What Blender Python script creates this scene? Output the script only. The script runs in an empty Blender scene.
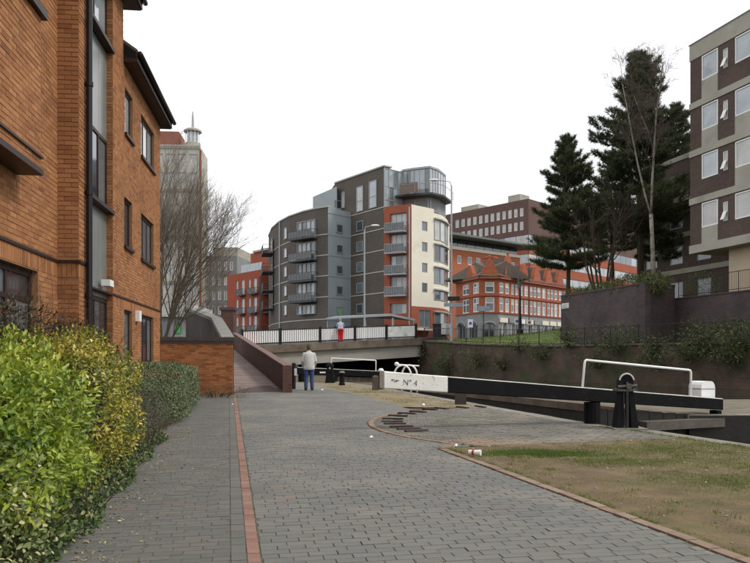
import bpy, bmesh, math, random
import numpy as np
from mathutils import Vector, Matrix
random.seed(7)
RNG = np.random.default_rng(7)
R = math.radians
scene = bpy.context.scene
col = scene.collection

# ------------------------------------------------------------------ camera
FPX, HV, EYE = 730.0, 358.0, 1.6          # focal length and horizon of the photograph in its pixels, eye height
cam_d = bpy.data.cameras.new('camera')
cam = bpy.data.objects.new('camera', cam_d)
col.objects.link(cam)
cam.location = (0, 0, EYE)
cam.rotation_euler = (R(90), 0, 0)
cam_d.sensor_width = 36.0
cam_d.lens = 36.0 * FPX / 750.0
cam_d.shift_y = (HV - 281.5) / 750.0
cam_d.clip_start = 0.05
cam_d.clip_end = 6000
scene.camera = cam

# ------------------------------------------------------------------ sky, sun, exposure
SUN_EL, SUN_AZ = 48.0, 100.0               # azimuth clockwise from the view direction (+Y): light comes from the right
world = bpy.data.worlds.new('World')
scene.world = world
world.use_nodes = True
wn, wl = world.node_tree.nodes, world.node_tree.links
wn.clear()
w_out = wn.new('ShaderNodeOutputWorld'); w_bg = wn.new('ShaderNodeBackground')
w_sky = wn.new('ShaderNodeTexSky'); w_sky.sky_type = 'NISHITA'; w_sky.sun_disc = False
w_sky.sun_elevation = R(SUN_EL); w_sky.sun_rotation = R(SUN_AZ)
w_tc = wn.new('ShaderNodeTexCoord'); w_ns = wn.new('ShaderNodeTexNoise')
w_ns.inputs['Scale'].default_value = 2.2; w_ns.inputs['Detail'].default_value = 6
w_rmp = wn.new('ShaderNodeValToRGB')
w_rmp.color_ramp.elements[0].position = 0.30; w_rmp.color_ramp.elements[0].color = (0.86, 0.86, 0.86, 1)
w_rmp.color_ramp.elements[1].position = 0.48; w_rmp.color_ramp.elements[1].color = (1, 1, 1, 1)
w_mix = wn.new('ShaderNodeMixRGB'); w_mix.inputs['Color2'].default_value = (11.5, 11.7, 12.1, 1)
wl.new(w_tc.outputs['Generated'], w_ns.inputs['Vector'])
wl.new(w_ns.outputs['Fac'], w_rmp.inputs['Fac'])
wl.new(w_rmp.outputs['Color'], w_mix.inputs['Fac'])
wl.new(w_sky.outputs['Color'], w_mix.inputs['Color1'])
wl.new(w_mix.outputs['Color'], w_bg.inputs['Color'])
w_bg.inputs['Strength'].default_value = 0.085
wl.new(w_bg.outputs['Background'], w_out.inputs['Surface'])

sun_d = bpy.data.lights.new('sun', 'SUN'); sun_d.energy = 1.5; sun_d.angle = R(12); sun_d.color = (1.0, 0.95, 0.87)
sun = bpy.data.objects.new('sun', sun_d); col.objects.link(sun)
_a, _e = R(SUN_AZ), R(SUN_EL)
sun_dir = Vector((math.sin(_a) * math.cos(_e), math.cos(_a) * math.cos(_e), math.sin(_e)))
sun.rotation_euler = sun_dir.to_track_quat('Z', 'Y').to_euler()
sun.location = (30, -5, 40)
vs = scene.view_settings
vs.view_transform = 'Standard'; vs.look = 'None'; vs.exposure = 0.42; vs.gamma = 1.0; vs.use_curve_mapping = False
scene.render.engine = 'CYCLES'
scene.cycles.use_denoising = True
scene.cycles.max_bounces = 6; scene.cycles.diffuse_bounces = 3; scene.cycles.glossy_bounces = 3
scene.cycles.transparent_max_bounces = 6; scene.cycles.transmission_bounces = 3

# ------------------------------------------------------------------ pixel helpers (direction only; the distance is given)
def PX(u, Y): return (u - 375.0) / FPX * Y
def PZ(v, Y): return EYE + (HV - v) / FPX * Y
def pt(u, v, Y): return (PX(u, Y), Y, PZ(v, Y))
SL = 0.014                                   # the towpath climbs gently towards the head of the lock
def gz(Y): return SL * max(-10.0, min(Y, 32.0))
def GY(v): return EYE * FPX / (v - (HV - SL * FPX))
def gp(u, v):
    Y = GY(v); return (PX(u, Y), Y)

# ------------------------------------------------------------------ materials
MATS = {}
def mat(name, colr, rough=0.85, var=0.22, scale=3.0, bump=0.0, bscale=60.0, ramp=None, spec=0.3, metal=0.0,
        blotch=None, transl=0.0, stretch=None):
    if name in MATS: return MATS[name]
    m = bpy.data.materials.new(name); m.use_nodes = True
    n, l = m.node_tree.nodes, m.node_tree.links
    b = n['Principled BSDF']
    b.inputs['Roughness'].default_value = rough
    b.inputs['Metallic'].default_value = metal
    b.inputs['Specular IOR Level'].default_value = spec
    tc = n.new('ShaderNodeTexCoord')
    vec = tc.outputs['Object']
    if stretch:
        mp = n.new('ShaderNodeMapping'); mp.inputs['Scale'].default_value = stretch
        l.new(vec, mp.inputs['Vector']); vec = mp.outputs['Vector']
    if ramp:
        at = n.new('ShaderNodeAttribute'); at.attribute_name = 'tint'
        rp = n.new('ShaderNodeValToRGB')
        els = rp.color_ramp.elements
        while len(els) < len(ramp): els.new(0.5)
        for e, (p, c) in zip(els, ramp): e.position = p; e.color = (*c, 1)
        l.new(at.outputs['Fac'], rp.inputs['Fac'])
        base = rp.outputs['Color']
    else:
        rgb = n.new('ShaderNodeRGB'); rgb.outputs[0].default_value = (*colr, 1)
        base = rgb.outputs[0]
    if blotch:                               # a second real colour (dirt, moss, lichen) in noise-shaped patches
        c2, bs, lo, hi = blotch
        nb = n.new('ShaderNodeTexNoise'); nb.inputs['Scale'].default_value = bs; nb.inputs['Detail'].default_value = 5
        nb.inputs['Roughness'].default_value = 0.65
        l.new(tc.outputs['Object'], nb.inputs['Vector'])
        mr = n.new('ShaderNodeMapRange'); mr.inputs[1].default_value = lo; mr.inputs[2].default_value = hi
        l.new(nb.outputs['Fac'], mr.inputs[0])
        mx = n.new('ShaderNodeMixRGB'); mx.inputs['Color2'].default_value = (*c2, 1)
        l.new(mr.outputs[0], mx.inputs['Fac']); l.new(base, mx.inputs['Color1'])
        base = mx.outputs['Color']
    ns = n.new('ShaderNodeTexNoise'); ns.inputs['Scale'].default_value = scale; ns.inputs['Detail'].default_value = 7
    ns.inputs['Roughness'].default_value = 0.6
    l.new(vec, ns.inputs['Vector'])
    mr2 = n.new('ShaderNodeMapRange'); mr2.inputs[1].default_value = 0.25; mr2.inputs[2].default_value = 0.75
    mr2.inputs[3].default_value = 1 - var; mr2.inputs[4].default_value = 1 + var
    l.new(ns.outputs['Fac'], mr2.inputs[0])
    mul = n.new('ShaderNodeVectorMath'); mul.operation = 'SCALE'
    l.new(base, mul.inputs[0]); l.new(mr2.outputs[0], mul.inputs['Scale'])
    l.new(mul.outputs['Vector'], b.inputs['Base Color'])
    if bump > 0:
        nb2 = n.new('ShaderNodeTexNoise'); nb2.inputs['Scale'].default_value = bscale; nb2.inputs['Detail'].default_value = 6
        l.new(tc.outputs['Object'], nb2.inputs['Vector'])
        bp = n.new('ShaderNodeBump'); bp.inputs['Strength'].default_value = bump; bp.inputs['Distance'].default_value = 0.02
        l.new(nb2.outputs['Fac'], bp.inputs['Height']); l.new(bp.outputs['Normal'], b.inputs['Normal'])
    if transl > 0:
        tr = n.new('ShaderNodeBsdfTranslucent'); l.new(mul.outputs['Vector'], tr.inputs['Color'])
        mxs = n.new('ShaderNodeMixShader'); mxs.inputs['Fac'].default_value = transl
        l.new(b.outputs['BSDF'], mxs.inputs[1]); l.new(tr.outputs['BSDF'], mxs.inputs[2])
        l.new(mxs.outputs['Shader'], n['Material Output'].inputs['Surface'])
    MATS[name] = m
    return m

def glass(name, colr, rough=0.06, ior=1.6, spec=0.5, var=0.3, scale=0.7):
    if name in MATS: return MATS[name]
    m = mat(name, colr, rough, var=var, scale=scale, spec=spec)
    m.node_tree.nodes['Principled BSDF'].inputs['IOR'].default_value = ior
    return m

def brickmat(name, d, c1, c2, cm, rough=.85, bw=.225, bh=.075, mortar=.011, var=.25, scale=.6, blotch=None, bump=.3):
    """brickwork material for walls too far away to tell the bricks apart; d = horizontal direction of the wall"""
    if name in MATS: return MATS[name]
    m = mat(name, c1, rough, var=var, scale=scale, blotch=blotch)
    n, l = m.node_tree.nodes, m.node_tree.links
    tc = n.new('ShaderNodeTexCoord')
    dt = n.new('ShaderNodeVectorMath'); dt.operation = 'DOT_PRODUCT'; L = math.hypot(*d); dt.inputs[1].default_value = (d[0] / L, d[1] / L, 0)
    sp = n.new('ShaderNodeSeparateXYZ'); cb = n.new('ShaderNodeCombineXYZ')
    l.new(tc.outputs['Object'], dt.inputs[0]); l.new(tc.outputs['Object'], sp.inputs[0])
    l.new(dt.outputs['Value'], cb.inputs['X']); l.new(sp.outputs['Z'], cb.inputs['Y'])
    br = n.new('ShaderNodeTexBrick'); l.new(cb.outputs[0], br.inputs['Vector'])
    br.inputs['Scale'].default_value = 1; br.inputs['Brick Width'].default_value = bw; br.inputs['Row Height'].default_value = bh
    br.inputs['Mortar Size'].default_value = mortar; br.inputs['Mortar Smooth'].default_value = .2
    br.inputs['Color1'].default_value = (*c1, 1); br.inputs['Color2'].default_value = (*c2, 1); br.inputs['Mortar'].default_value = (*cm, 1)
    src = [x for x in n if x.type == 'RGB'][0]
    for lk in list(src.outputs[0].links):
        l.new(br.outputs['Color'], lk.to_socket)
    if bump:
        bp = n.new('ShaderNodeBump'); bp.invert = True; bp.inputs['Strength'].default_value = bump; bp.inputs['Distance'].default_value = .01
        l.new(br.outputs['Fac'], bp.inputs['Height']); l.new(bp.outputs['Normal'], n['Principled BSDF'].inputs['Normal'])
    return m

# ------------------------------------------------------------------ mesh building
class MB:
    def __init__(s): s.v = []; s.f = []; s.m = []; s.t = []
    def add(s, vs_, fs_, mi=0, tint=0.5):
        b = len(s.v); s.v.extend([tuple(p) for p in vs_])
        for f in fs_: s.f.append(tuple(i + b for i in f)); s.m.append(mi); s.t.append(tint)
        return s
    def hexa(s, p, mi=0, tint=0.5, bottom=True):
        fs_ = [(4, 5, 6, 7), (0, 1, 5, 4), (1, 2, 6, 5), (2, 3, 7, 6), (3, 0, 4, 7)]
        if bottom: fs_.append((3, 2, 1, 0))
        return s.add(p, fs_, mi, tint)
    def box(s, x0, x1, y0, y1, z0, z1, mi=0, tint=0.5):
        return s.hexa([(x0, y0, z0), (x1, y0, z0), (x1, y1, z0), (x0, y1, z0),
                       (x0, y0, z1), (x1, y0, z1), (x1, y1, z1), (x0, y1, z1)], mi, tint)
    def obox(s, c, ax, size, mi=0, tint=0.5):
        """box round c whose long axis lies along ax (any direction), size = (along, across, up)"""
        a = Vector(ax).normalized(); up = Vector((0, 0, 1))
        if abs(a.z) > 0.98: up = Vector((0, 1, 0))
        w = up.cross(a).normalized(); u = a.cross(w).normalized(); c = Vector(c)
        L, W, H = [q / 2 for q in size]
        p = []
        for k in (-1, 1):
            for i, j in ((-1, -1), (1, -1), (1, 1), (-1, 1)):
                p.append(c + a * L * i + w * W * j + u * H * k)
        return s.hexa(p, mi, tint)
    def tube(s, P, r, n=8, mi=0, tint=0.5, cap=True):
        P = [Vector(p) for p in P]
        if not isinstance(r, (list, tuple)): r = [r] * len(P)
        rings = []; prev = None
        for i, p in enumerate(P):
            if i == 0: d = P[1] - P[0]
            elif i == len(P) - 1: d = P[-1] - P[-2]
            else: d = (P[i] - P[i - 1]).normalized() + (P[i + 1] - P[i]).normalized()
            d = d.normalized() if d.length > 1e-9 else Vector((0, 0, 1))
            ref = prev if prev is not None else (Vector((0, 0, 1)) if abs(d.z) < 0.9 else Vector((1, 0, 0)))
            x = (ref - d * ref.dot(d))
            x = x.normalized() if x.length > 1e-6 else d.orthogonal().normalized()
            prev = x; y = d.cross(x)
            rings.append([p + (x * math.cos(2 * math.pi * k / n) + y * math.sin(2 * math.pi * k / n)) * r[i] for k in range(n)])
        vs_ = [q for rg in rings for q in rg]; fs_ = []
        for i in range(len(P) - 1):
            for k in range(n):
                k2 = (k + 1) % n
                fs_.append((i * n + k, i * n + k2, (i + 1) * n + k2, (i + 1) * n + k))
        if cap:
            fs_.append(tuple(range(n - 1, -1, -1))); fs_.append(tuple((len(P) - 1) * n + k for k in range(n)))
        return s.add(vs_, fs_, mi, tint)
    def prism(s, bot, top, mi=0, tint=0.5, cap=True):
        n = len(bot)
        fs_ = [(i, (i + 1) % n, n + (i + 1) % n, n + i) for i in range(n)]
        if cap: fs_ += [tuple(range(n - 1, -1, -1)), tuple(range(n, 2 * n))]
        return s.add(list(bot) + list(top), fs_, mi, tint)
    def lathe(s, c, prof, n=16, mi=0, tint=0.5):
        rings = [[(c[0] + r_ * math.cos(2 * math.pi * k / n), c[1] + r_ * math.sin(2 * math.pi * k / n), c[2] + z) for k in range(n)] for r_, z in prof]
        vs_ = [q for rg in rings for q in rg]
        fs_ = [(i * n + k, i * n + (k + 1) % n, (i + 1) * n + (k + 1) % n, (i + 1) * n + k) for i in range(len(prof) - 1) for k in range(n)]
        fs_ += [tuple(range(n - 1, -1, -1)), tuple((len(prof) - 1) * n + k for k in range(n))]
        return s.add(vs_, fs_, mi, tint)
    def ell(s, c, r, n=12, m=8, mi=0, tint=0.5):
        vs_ = [(c[0], c[1], c[2] - r[2])]
        for i in range(1, m):
            a = math.pi * i / m
            for k in range(n):
                b = 2 * math.pi * k / n
                vs_.append((c[0] + r[0] * math.sin(a) * math.cos(b), c[1] + r[1] * math.sin(a) * math.sin(b), c[2] - r[2] * math.cos(a)))
        vs_.append((c[0], c[1], c[2] + r[2])); fs_ = []
        for k in range(n): fs_.append((0, 1 + (k + 1) % n, 1 + k))
        for i in range(m - 2):
            for k in range(n):
                a0 = 1 + i * n
                fs_.append((a0 + k, a0 + (k + 1) % n, a0 + n + (k + 1) % n, a0 + n + k))
        L = len(vs_) - 1
        for k in range(n): fs_.append((1 + (m - 2) * n + k, 1 + (m - 2) * n + (k + 1) % n, L))
        return s.add(vs_, fs_, mi, tint)
    def mesh(s, name, mats):
        me = bpy.data.meshes.new(name); me.from_pydata(s.v, [], s.f)
        for m_ in (mats if isinstance(mats, (list, tuple)) else [mats]): me.materials.append(m_)
        if any(s.m): me.polygons.foreach_set('material_index', s.m)
        if any(t != 0.5 for t in s.t):
            me.attributes.new('tint', 'FLOAT', 'FACE').data.foreach_set('value', s.t)
        me.update(); return me
    def build(s, name, mats, parent=None, smooth=False, recalc=False):
        me = s.mesh(name, mats)
        if recalc:
            bm = bmesh.new(); bm.from_mesh(me); bmesh.ops.recalc_face_normals(bm, faces=bm.faces); bm.to_mesh(me); bm.free()
        if smooth: me.polygons.foreach_set('use_smooth', [True] * len(me.polygons))
        return link(name, me, parent)

def wpos(o):
    p = Vector((0, 0, 0))
    while o is not None: p += o.location; o = o.parent
    return p
def link(name, data, parent=None, world=True):
    o = bpy.data.objects.new(name, data); col.objects.link(o)
    if parent is not None:
        o.parent = parent
        if world: o.location = -wpos(parent)
    return o
def np_mesh(name, V, Fc, tint, m, parent=None, smooth=False):
    """V (n,3), Fc (k,q) one polygon size, tint (k,)"""
    me = bpy.data.meshes.new(name)
    V = np.asarray(V, dtype=np.float32); Fc = np.asarray(Fc, dtype=np.int32); k, q = Fc.shape
    me.vertices.add(len(V)); me.vertices.foreach_set('co', V.ravel())
    me.loops.add(k * q); me.loops.foreach_set('vertex_index', Fc.ravel())
    me.polygons.add(k)
    me.polygons.foreach_set('loop_start', np.arange(0, k * q, q, dtype=np.int32))
    me.update(calc_edges=True)
    me.materials.append(m)
    if tint is not None: me.attributes.new('tint', 'FLOAT', 'FACE').data.foreach_set('value', np.asarray(tint, dtype=np.float32))
    if smooth: me.polygons.foreach_set('use_smooth', [True] * k)
    me.validate()
    return link(name, me, parent)

def tag(o, label=None, cat=None, group=None, kind=None):
    if label: o['label'] = label
    if cat: o['category'] = cat
    if group: o['group'] = group
    if kind: o['kind'] = kind
    return o
def thing(name, loc, label, cat, group=None):
    o = bpy.data.objects.new(name, None); col.objects.link(o); o.location = loc
    o.empty_display_size = 0.3
    return tag(o, label, cat, group)
def struct(o): o['kind'] = 'structure'; return o
def stuff(o): o['kind'] = 'stuff'; return o

class Fr:
    """facade frame: s runs along the wall (to the right as seen from outside), n points outwards"""
    def __init__(f, O, d):
        L = math.hypot(*d); f.O = O; f.d = (d[0] / L, d[1] / L); f.n = (f.d[1], -f.d[0])
    def p(f, s, z, o=0.0): return (f.O[0] + f.d[0] * s + f.n[0] * o, f.O[1] + f.d[1] * s + f.n[1] * o, z)
    def s_at(f, u):
        k = (u - 375.0) / FPX
        return (k * f.O[1] - f.O[0]) / (f.d[0] - k * f.d[1])
    def z_at(f, u, v):
        s = f.s_at(u); return PZ(v, f.O[1] + f.d[1] * s)
def fbox(mb, f, s0, s1, z0, z1, o0, o1, mi=0, tint=0.5):
    return mb.hexa([f.p(s0, z0, o1), f.p(s1, z0, o1), f.p(s1, z0, o0), f.p(s0, z0, o0),
                    f.p(s0, z1, o1), f.p(s1, z1, o1), f.p(s1, z1, o0), f.p(s0, z1, o0)], mi, tint)
def wall_sheet(mb, f, s0, s1, z0, z1, ops=(), reveal=0.15, thick=0.3, mi=0, solid=True):
    """front skin with openings (s0,s1,z0,z1), reveals round them and a solid body behind"""
    S = sorted({s0, s1, *[x for o in ops for x in o[:2] if s0 < x < s1]})
    Z = sorted({z0, z1, *[x for o in ops for x in o[2:4] if z0 < x < z1]})
    for a, b in zip(S, S[1:]):
        for c, d in zip(Z, Z[1:]):
            ms, mz = (a + b) / 2, (c + d) / 2
            if any(o[0] < ms < o[1] and o[2] < mz < o[3] for o in ops): continue
            mb.add([f.p(a, c), f.p(b, c), f.p(b, d), f.p(a, d)], [(0, 1, 2, 3)], mi)
    for a, b, c, d in [o[:4] for o in ops]:
        a, b, c, d = max(a, s0), min(b, s1), max(c, z0), min(d, z1)
        q = lambda s, z: (f.p(s, z), f.p(s, z, -reveal))
        for (x, y) in (((a, c), (a, d)), ((a, d), (b, d)), ((b, d), (b, c)), ((b, c), (a, c))):
            p0, p1 = q(*x); p2, p3 = q(*y)
            mb.add([p0, p1, p3, p2], [(0, 1, 2, 3)], mi)
    if solid:
        e = 0.0
        mb.add([f.p(s0, z1), f.p(s1, z1), f.p(s1, z1, -thick), f.p(s0, z1, -thick)], [(0, 1, 2, 3)], mi)
        mb.add([f.p(s0, z0), f.p(s0, z1), f.p(s0, z1, -thick), f.p(s0, z0, -thick)], [(0, 1, 2, 3)], mi)
        mb.add([f.p(s1, z0), f.p(s1, z0, -thick), f.p(s1, z1, -thick), f.p(s1, z1)], [(0, 1, 2, 3)], mi)
        mb.add([f.p(s0, z0, -thick), f.p(s0, z1, -thick), f.p(s1, z1, -thick), f.p(s1, z0, -thick)], [(0, 1, 2, 3)], mi)

BL, BH, BJ = 0.225, 0.075, 0.010
def brick_hexa(mb, f, a, b, c, d, h, tint, o=0.0):
    e = 0.003
    mb.hexa([f.p(a, c, o), f.p(b, c, o), f.p(b, d, o), f.p(a, d, o),
             f.p(a + e, c + e, o + h), f.p(b - e, c + e, o + h), f.p(b - e, d - e, o + h), f.p(a + e, d - e, o + h)], 0, tint, bottom=False)
def brick_list(f, s0, s1, z0, z1, ops=(), soldier=()):
    """running-bond bricks clipped to the solid part of the wall; soldier = (s0,s1,z0,z1) bands of upright bricks"""
    out = []
    k = 0; z = z0
    while z < z1 - 0.02:
        ztop = min(z + BH - BJ, z1)
        cuts = [(o[0], o[1]) for o in list(ops) + list(soldier) if o[2] < ztop - 0.012 and o[3] > z + 0.012]
        ivs = [(s0, s1)]
        for a, b in cuts:
            nv = []
            for i, j in ivs:
                if b <= i or a >= j: nv.append((i, j)); continue
                if a > i: nv.append((i, a))
                if b < j: nv.append((b, j))
            ivs = nv
        off = (k % 2) * BL / 2
        for i, j in ivs:
            n0 = math.floor((i - s0 - off) / BL)
            x = s0 + off + n0 * BL
            while x < j:
                a, b = max(x, i), min(x + BL - BJ, j)
                if b - a > 0.035: out.append((a, b, z, ztop))
                x += BL
        z += BH; k += 1
    for a, b, c, d in soldier:
        x = a
        while x < b - 0.02:
            out.append((x, min(x + BH - BJ, b), c + 0.004, d - 0.006)); x += BH
    return out
def bricks(f, s0, s1, z0, z1, ops, name, m, parent, soldier=(), h=0.0055, jit=0.0025):
    mb = MB()
    for a, b, c, d in brick_list(f, s0, s1, z0, z1, ops, soldier):
        brick_hexa(mb, f, a, b, c, d, h + random.uniform(-jit, jit), random.random())
    return stuff(mb.build(name, m, parent))

def window(f, parent, s0, s1, z0, z1, o=-0.10, fw=0.06, mull=(), trans=(), fm=None, pm=None, depth=0.06, name='window', pane=None):
    """a frame with bars; each pane is a sub-part"""
    mb = MB()
    fbox(mb, f, s0, s0 + fw, z0, z1, o - depth, o); fbox(mb, f, s1 - fw, s1, z0, z1, o - depth, o)
    fbox(mb, f, s0 + fw, s1 - fw, z0, z0 + fw, o - depth, o); fbox(mb, f, s0 + fw, s1 - fw, z1 - fw, z1, o - depth, o)
    xs = [s0 + fw] + [s0 + (s1 - s0) * q for q in mull] + [s1 - fw]
    zs = [z0 + fw] + [z0 + (z1 - z0) * q for q in trans] + [z1 - fw]
    for x in xs[1:-1]: fbox(mb, f, x - fw * .4, x + fw * .4, z0 + fw, z1 - fw, o - depth, o - 0.006)
    for z in zs[1:-1]: fbox(mb, f, s0 + fw, s1 - fw, z - fw * .4, z + fw * .4, o - depth, o - 0.003)
    w = mb.build(name, fm, parent)
    for a, b in zip(xs, xs[1:]):
        for c, d in zip(zs, zs[1:]):
            g = MB(); fbox(g, f, a, b, c, d, o - depth * .8, o - depth * .45)
            g.build('pane', pm if not isinstance(pm, list) else random.choice(pm), w)
    return w
def sill(f, parent, s0, s1, z0, z1, o0, o1, m, name='sill'):
    mb = MB(); fbox(mb, f, s0, s1, z0, z1, o0, o1); return mb.build(name, m, parent)
def part(name, m, parent, fn, smooth=False):
    mb = MB(); fn(mb); return mb.build(name, m, parent, smooth=smooth)

# ------------------------------------------------------------------ palette
M_BRICK = mat('orange_brick', (0.335, 0.140, 0.056), .9, var=.26, scale=.8, bump=.35, bscale=90, ramp=[(0, (0.246, 0.100, 0.041)), (.3, (0.312, 0.135, 0.054)), (.75, (0.353, 0.158, 0.064)), (.95, (0.391, 0.184, 0.078)), (1, (0.177, 0.073, 0.035))])
M_BRICK_WALL = mat('weathered_brick', (.3, .12, .05), .9, var=.3, scale=1.1, bump=.35, bscale=90, ramp=[(0, (.19, .07, .03)), (.4, (.30, .115, .042)), (1, (.38, .16, .06))], blotch=((.10, .085, .05), 1.1, .55, .75))
M_MORTAR = mat('mortar', (.25, .135, .068), .95, var=.2, scale=6)
M_DKBRICK = mat('dark_brick', (.075, .045, .04), .85, var=.25, scale=1.5, bump=.3, bscale=90, ramp=[(0, (.045, .028, .026)), (.5, (.075, .045, .04)), (1, (.11, .06, .05))])
M_DKMORTAR = mat('dark_mortar', (.06, .05, .045), .95, var=.2, scale=6)
M_PURPLE = mat('purple_brick', (.06, .042, .048), .8, var=.25, scale=.9, bump=.3, bscale=40, ramp=[(0, (.038, .028, .034)), (.5, (.06, .04, .046)), (1, (.085, .05, .052))])
M_RAMPBRICK = brickmat('plum_brick', (1, .15), (.085, .038, .032), (.125, .055, .044), (.12, .085, .07), var=.3, scale=1.2)
M_BROWNFRAME = mat('dark_brown_frame', (.030, .015, .012), .5, var=.15, scale=8)
M_BLACKPIPE = mat('black_plastic', (.013, .011, .014), .4, var=.1, scale=8)
M_GLASS = glass('dark_glass', (.035, .042, .045), ior=1.9)
M_GLASS_SKY = glass('sky_painted_glass', (.30, .34, .36), ior=1.9)  # sky reflection put into the pale base colour of the panes
M_CURTAIN = glass('curtained_glass', (.42, .42, .40), ior=1.6, rough=.15)
M_GLASS_MID = glass('grey_glass', (.12, .145, .155), ior=1.8)
M_PANEL = mat('grey_metal_panel', (.17, .185, .18), .26, var=.12, scale=2, spec=.5)
M_WHITE = mat('white_paint', (.74, .73, .68), .6, var=.12, scale=4, bump=.25, bscale=30, blotch=((.34, .30, .23), 5.0, .58, .74))
M_WHITEMETAL = mat('white_metal', (.80, .80, .78), .4, var=.06, scale=5)
M_BLACKPAINT = mat('black_paint', (0.008, 0.008, 0.009), .7, var=.35, scale=3, bump=.35, bscale=24, blotch=((0.030, 0.025, 0.022), 5, .6, .8), spec=.12)
M_BLACKMETAL = mat('black_metal', (.014, .014, .016), .5, var=.2, scale=5)
M_WOOD = mat('weathered_wood', (.10, .085, .065), .9, var=.35, scale=6, bump=.4, bscale=50, stretch=(1, 1, .2))
M_CONC = mat('concrete', (.21, .195, .165), .9, var=.2, scale=1.2, bump=.2, bscale=30, blotch=((.14, .125, .10), .9, .5, .75))
M_CONC_BROWN = mat('stained_concrete', (.17, .135, .10), .9, var=.3, scale=1.0, bump=.2, bscale=30, blotch=((.08, .06, .045), .8, .45, .7))
M_CONC_PALE = mat('pale_concrete', (.36, .34, .29), .85, var=.12, scale=.8, blotch=((.24, .22, .18), .5, .55, .8))
M_GREYMETAL = mat('galvanised_metal', (.34, .36, .37), .5, var=.1, scale=3, metal=.3)
M_SOIL = mat('soil', (.10, .072, .045), .97, var=.35, scale=5, bump=.6, bscale=25, blotch=((.05, .06, .02), 2.0, .5, .7))
M_VERGE = mat('verge_earth', (0.136, 0.098, 0.055), .97, var=.38, scale=2.6, bump=.7, bscale=35, blotch=((0.097, 0.090, 0.033), .62, .5, .68))
M_DIRT = mat('trodden_dirt', (0.211, 0.167, 0.101), .97, var=.25, scale=3, bump=.5, bscale=35, blotch=((0.114, 0.101, 0.053), 1.2, .5, .7))
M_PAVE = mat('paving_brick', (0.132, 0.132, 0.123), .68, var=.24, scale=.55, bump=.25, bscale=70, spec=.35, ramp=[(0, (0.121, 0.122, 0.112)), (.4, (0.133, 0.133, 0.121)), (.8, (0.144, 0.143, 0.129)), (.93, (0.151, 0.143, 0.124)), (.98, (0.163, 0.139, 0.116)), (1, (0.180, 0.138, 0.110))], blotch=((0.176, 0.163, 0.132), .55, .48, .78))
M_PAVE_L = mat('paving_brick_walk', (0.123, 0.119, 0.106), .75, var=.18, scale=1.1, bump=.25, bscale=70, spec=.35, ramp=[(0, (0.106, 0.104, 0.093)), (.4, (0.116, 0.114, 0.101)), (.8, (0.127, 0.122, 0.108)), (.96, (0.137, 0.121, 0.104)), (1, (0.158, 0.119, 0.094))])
M_PAVE_RED = mat('red_paving_brick', (0.370, 0.150, 0.097), .8, var=.18, scale=6, bump=.25, bscale=70, ramp=[(0, (0.211, 0.114, 0.086)), (.5, (0.238, 0.134, 0.103)), (1, (0.264, 0.163, 0.128))])
M_KERB = mat('pink_kerb_brick', (0.290, 0.150, 0.097), .85, var=.25, scale=4, bump=.3, bscale=70, ramp=[(0, (0.211, 0.145, 0.106)), (1, (0.264, 0.189, 0.141))])
M_GROUT = mat('paving_joint', (.116, .112, .095), .97, var=.3, scale=5, blotch=((.075, .085, .035), 3, .6, .74))
M_APRON = mat('apron_brick', (0.176, 0.167, 0.141), .85, var=.25, scale=1.0, bump=.3, bscale=60, ramp=[(0, (0.128, 0.123, 0.108)), (.5, (0.157, 0.150, 0.130)), (.8, (0.180, 0.165, 0.136)), (.87, (0.207, 0.154, 0.110)), (1, (0.246, 0.176, 0.123))], blotch=((0.238, 0.194, 0.136), .7, .5, .72))
M_TREAD = mat('engineering_brick', (.075, .055, .05), .7, var=.25, scale=6, bump=.2, bscale=60)
M_ROOF = mat('slate_roof', (.10, .075, .06), .85, var=.3, scale=.6, bump=.3, bscale=12)
M_FAR = mat('roof_felt', (.2, .2, .2), .9)

m_water = mat('canal_water', (.018, .020, .013), .06, var=.2, scale=.4, spec=.5)
_n, _l = m_water.node_tree.nodes, m_water.node_tree.links
_b = _n['Principled BSDF']; _b.inputs['IOR'].default_value = 1.33
_ns = _n.new('ShaderNodeTexNoise'); _ns.inputs['Scale'].default_value = 2.5; _ns.inputs['Detail'].default_value = 3
_tc = _n.new('ShaderNodeTexCoord'); _l.new(_tc.outputs['Object'], _ns.inputs['Vector'])
_bp = _n.new('ShaderNodeBump'); _bp.inputs['Strength'].default_value = .22; _bp.inputs['Distance'].default_value = .05
_l.new(_ns.outputs['Fac'], _bp.inputs['Height']); _l.new(_bp.outputs['Normal'], _b.inputs['Normal'])

# ------------------------------------------------------------------ the lie of the land
LOCK = 0.31                                         # the lock runs back to the left, this much per metre
HX, HY = 4.56, 15.5                                 # heel (hinge) of the near gate
def lock_x(Y): return 4.75 - LOCK * (Y - 15.0)      # edge of the towpath side of the chamber
bank = [(-8, 9.8), (8, 7.6), (12, 6.25), (13.2, 5.78), (14.2, 5.42), (15.0, 4.75), (37, lock_x(37)), (52, lock_x(52))]
def bank_x(Y):
    for (a, x), (b, y) in zip(bank, bank[1:]):
        if Y <= b: return x + (y - x) * (Y - a) / (b - a)
    return bank[-1][1]

def sheet(name, rows, m, zf):
    """rows of (Y, [x...]); all rows same length"""
    mb = MB(); n = len(rows[0][1])
    V = [(x, Y, zf(x, Y)) for Y, xs in rows for x in xs]
    Fc = [(i * n + k, i * n + k + 1, (i + 1) * n + k + 1, (i + 1) * n + k) for i in range(len(rows) - 1) for k in range(n - 1)]
    mb.add(V, Fc); return mb.build(name, m, smooth=True)

bed = MB(); bed.add([(-2500, -2500, -1.6), (2500, -2500, -1.6), (2500, 2500, -1.6), (-2500, 2500, -1.6)], [(0, 1, 2, 3)])
tag(struct(bed.build('ground', M_SOIL)))
# street level behind the bridge, reaching the horizon
mb = MB(); mb.box(-2500, 2500, 66, 2500, -1.5, 2.45); struct(mb.build('street', mat('asphalt', (.055, .055, .055), .9)))
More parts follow.
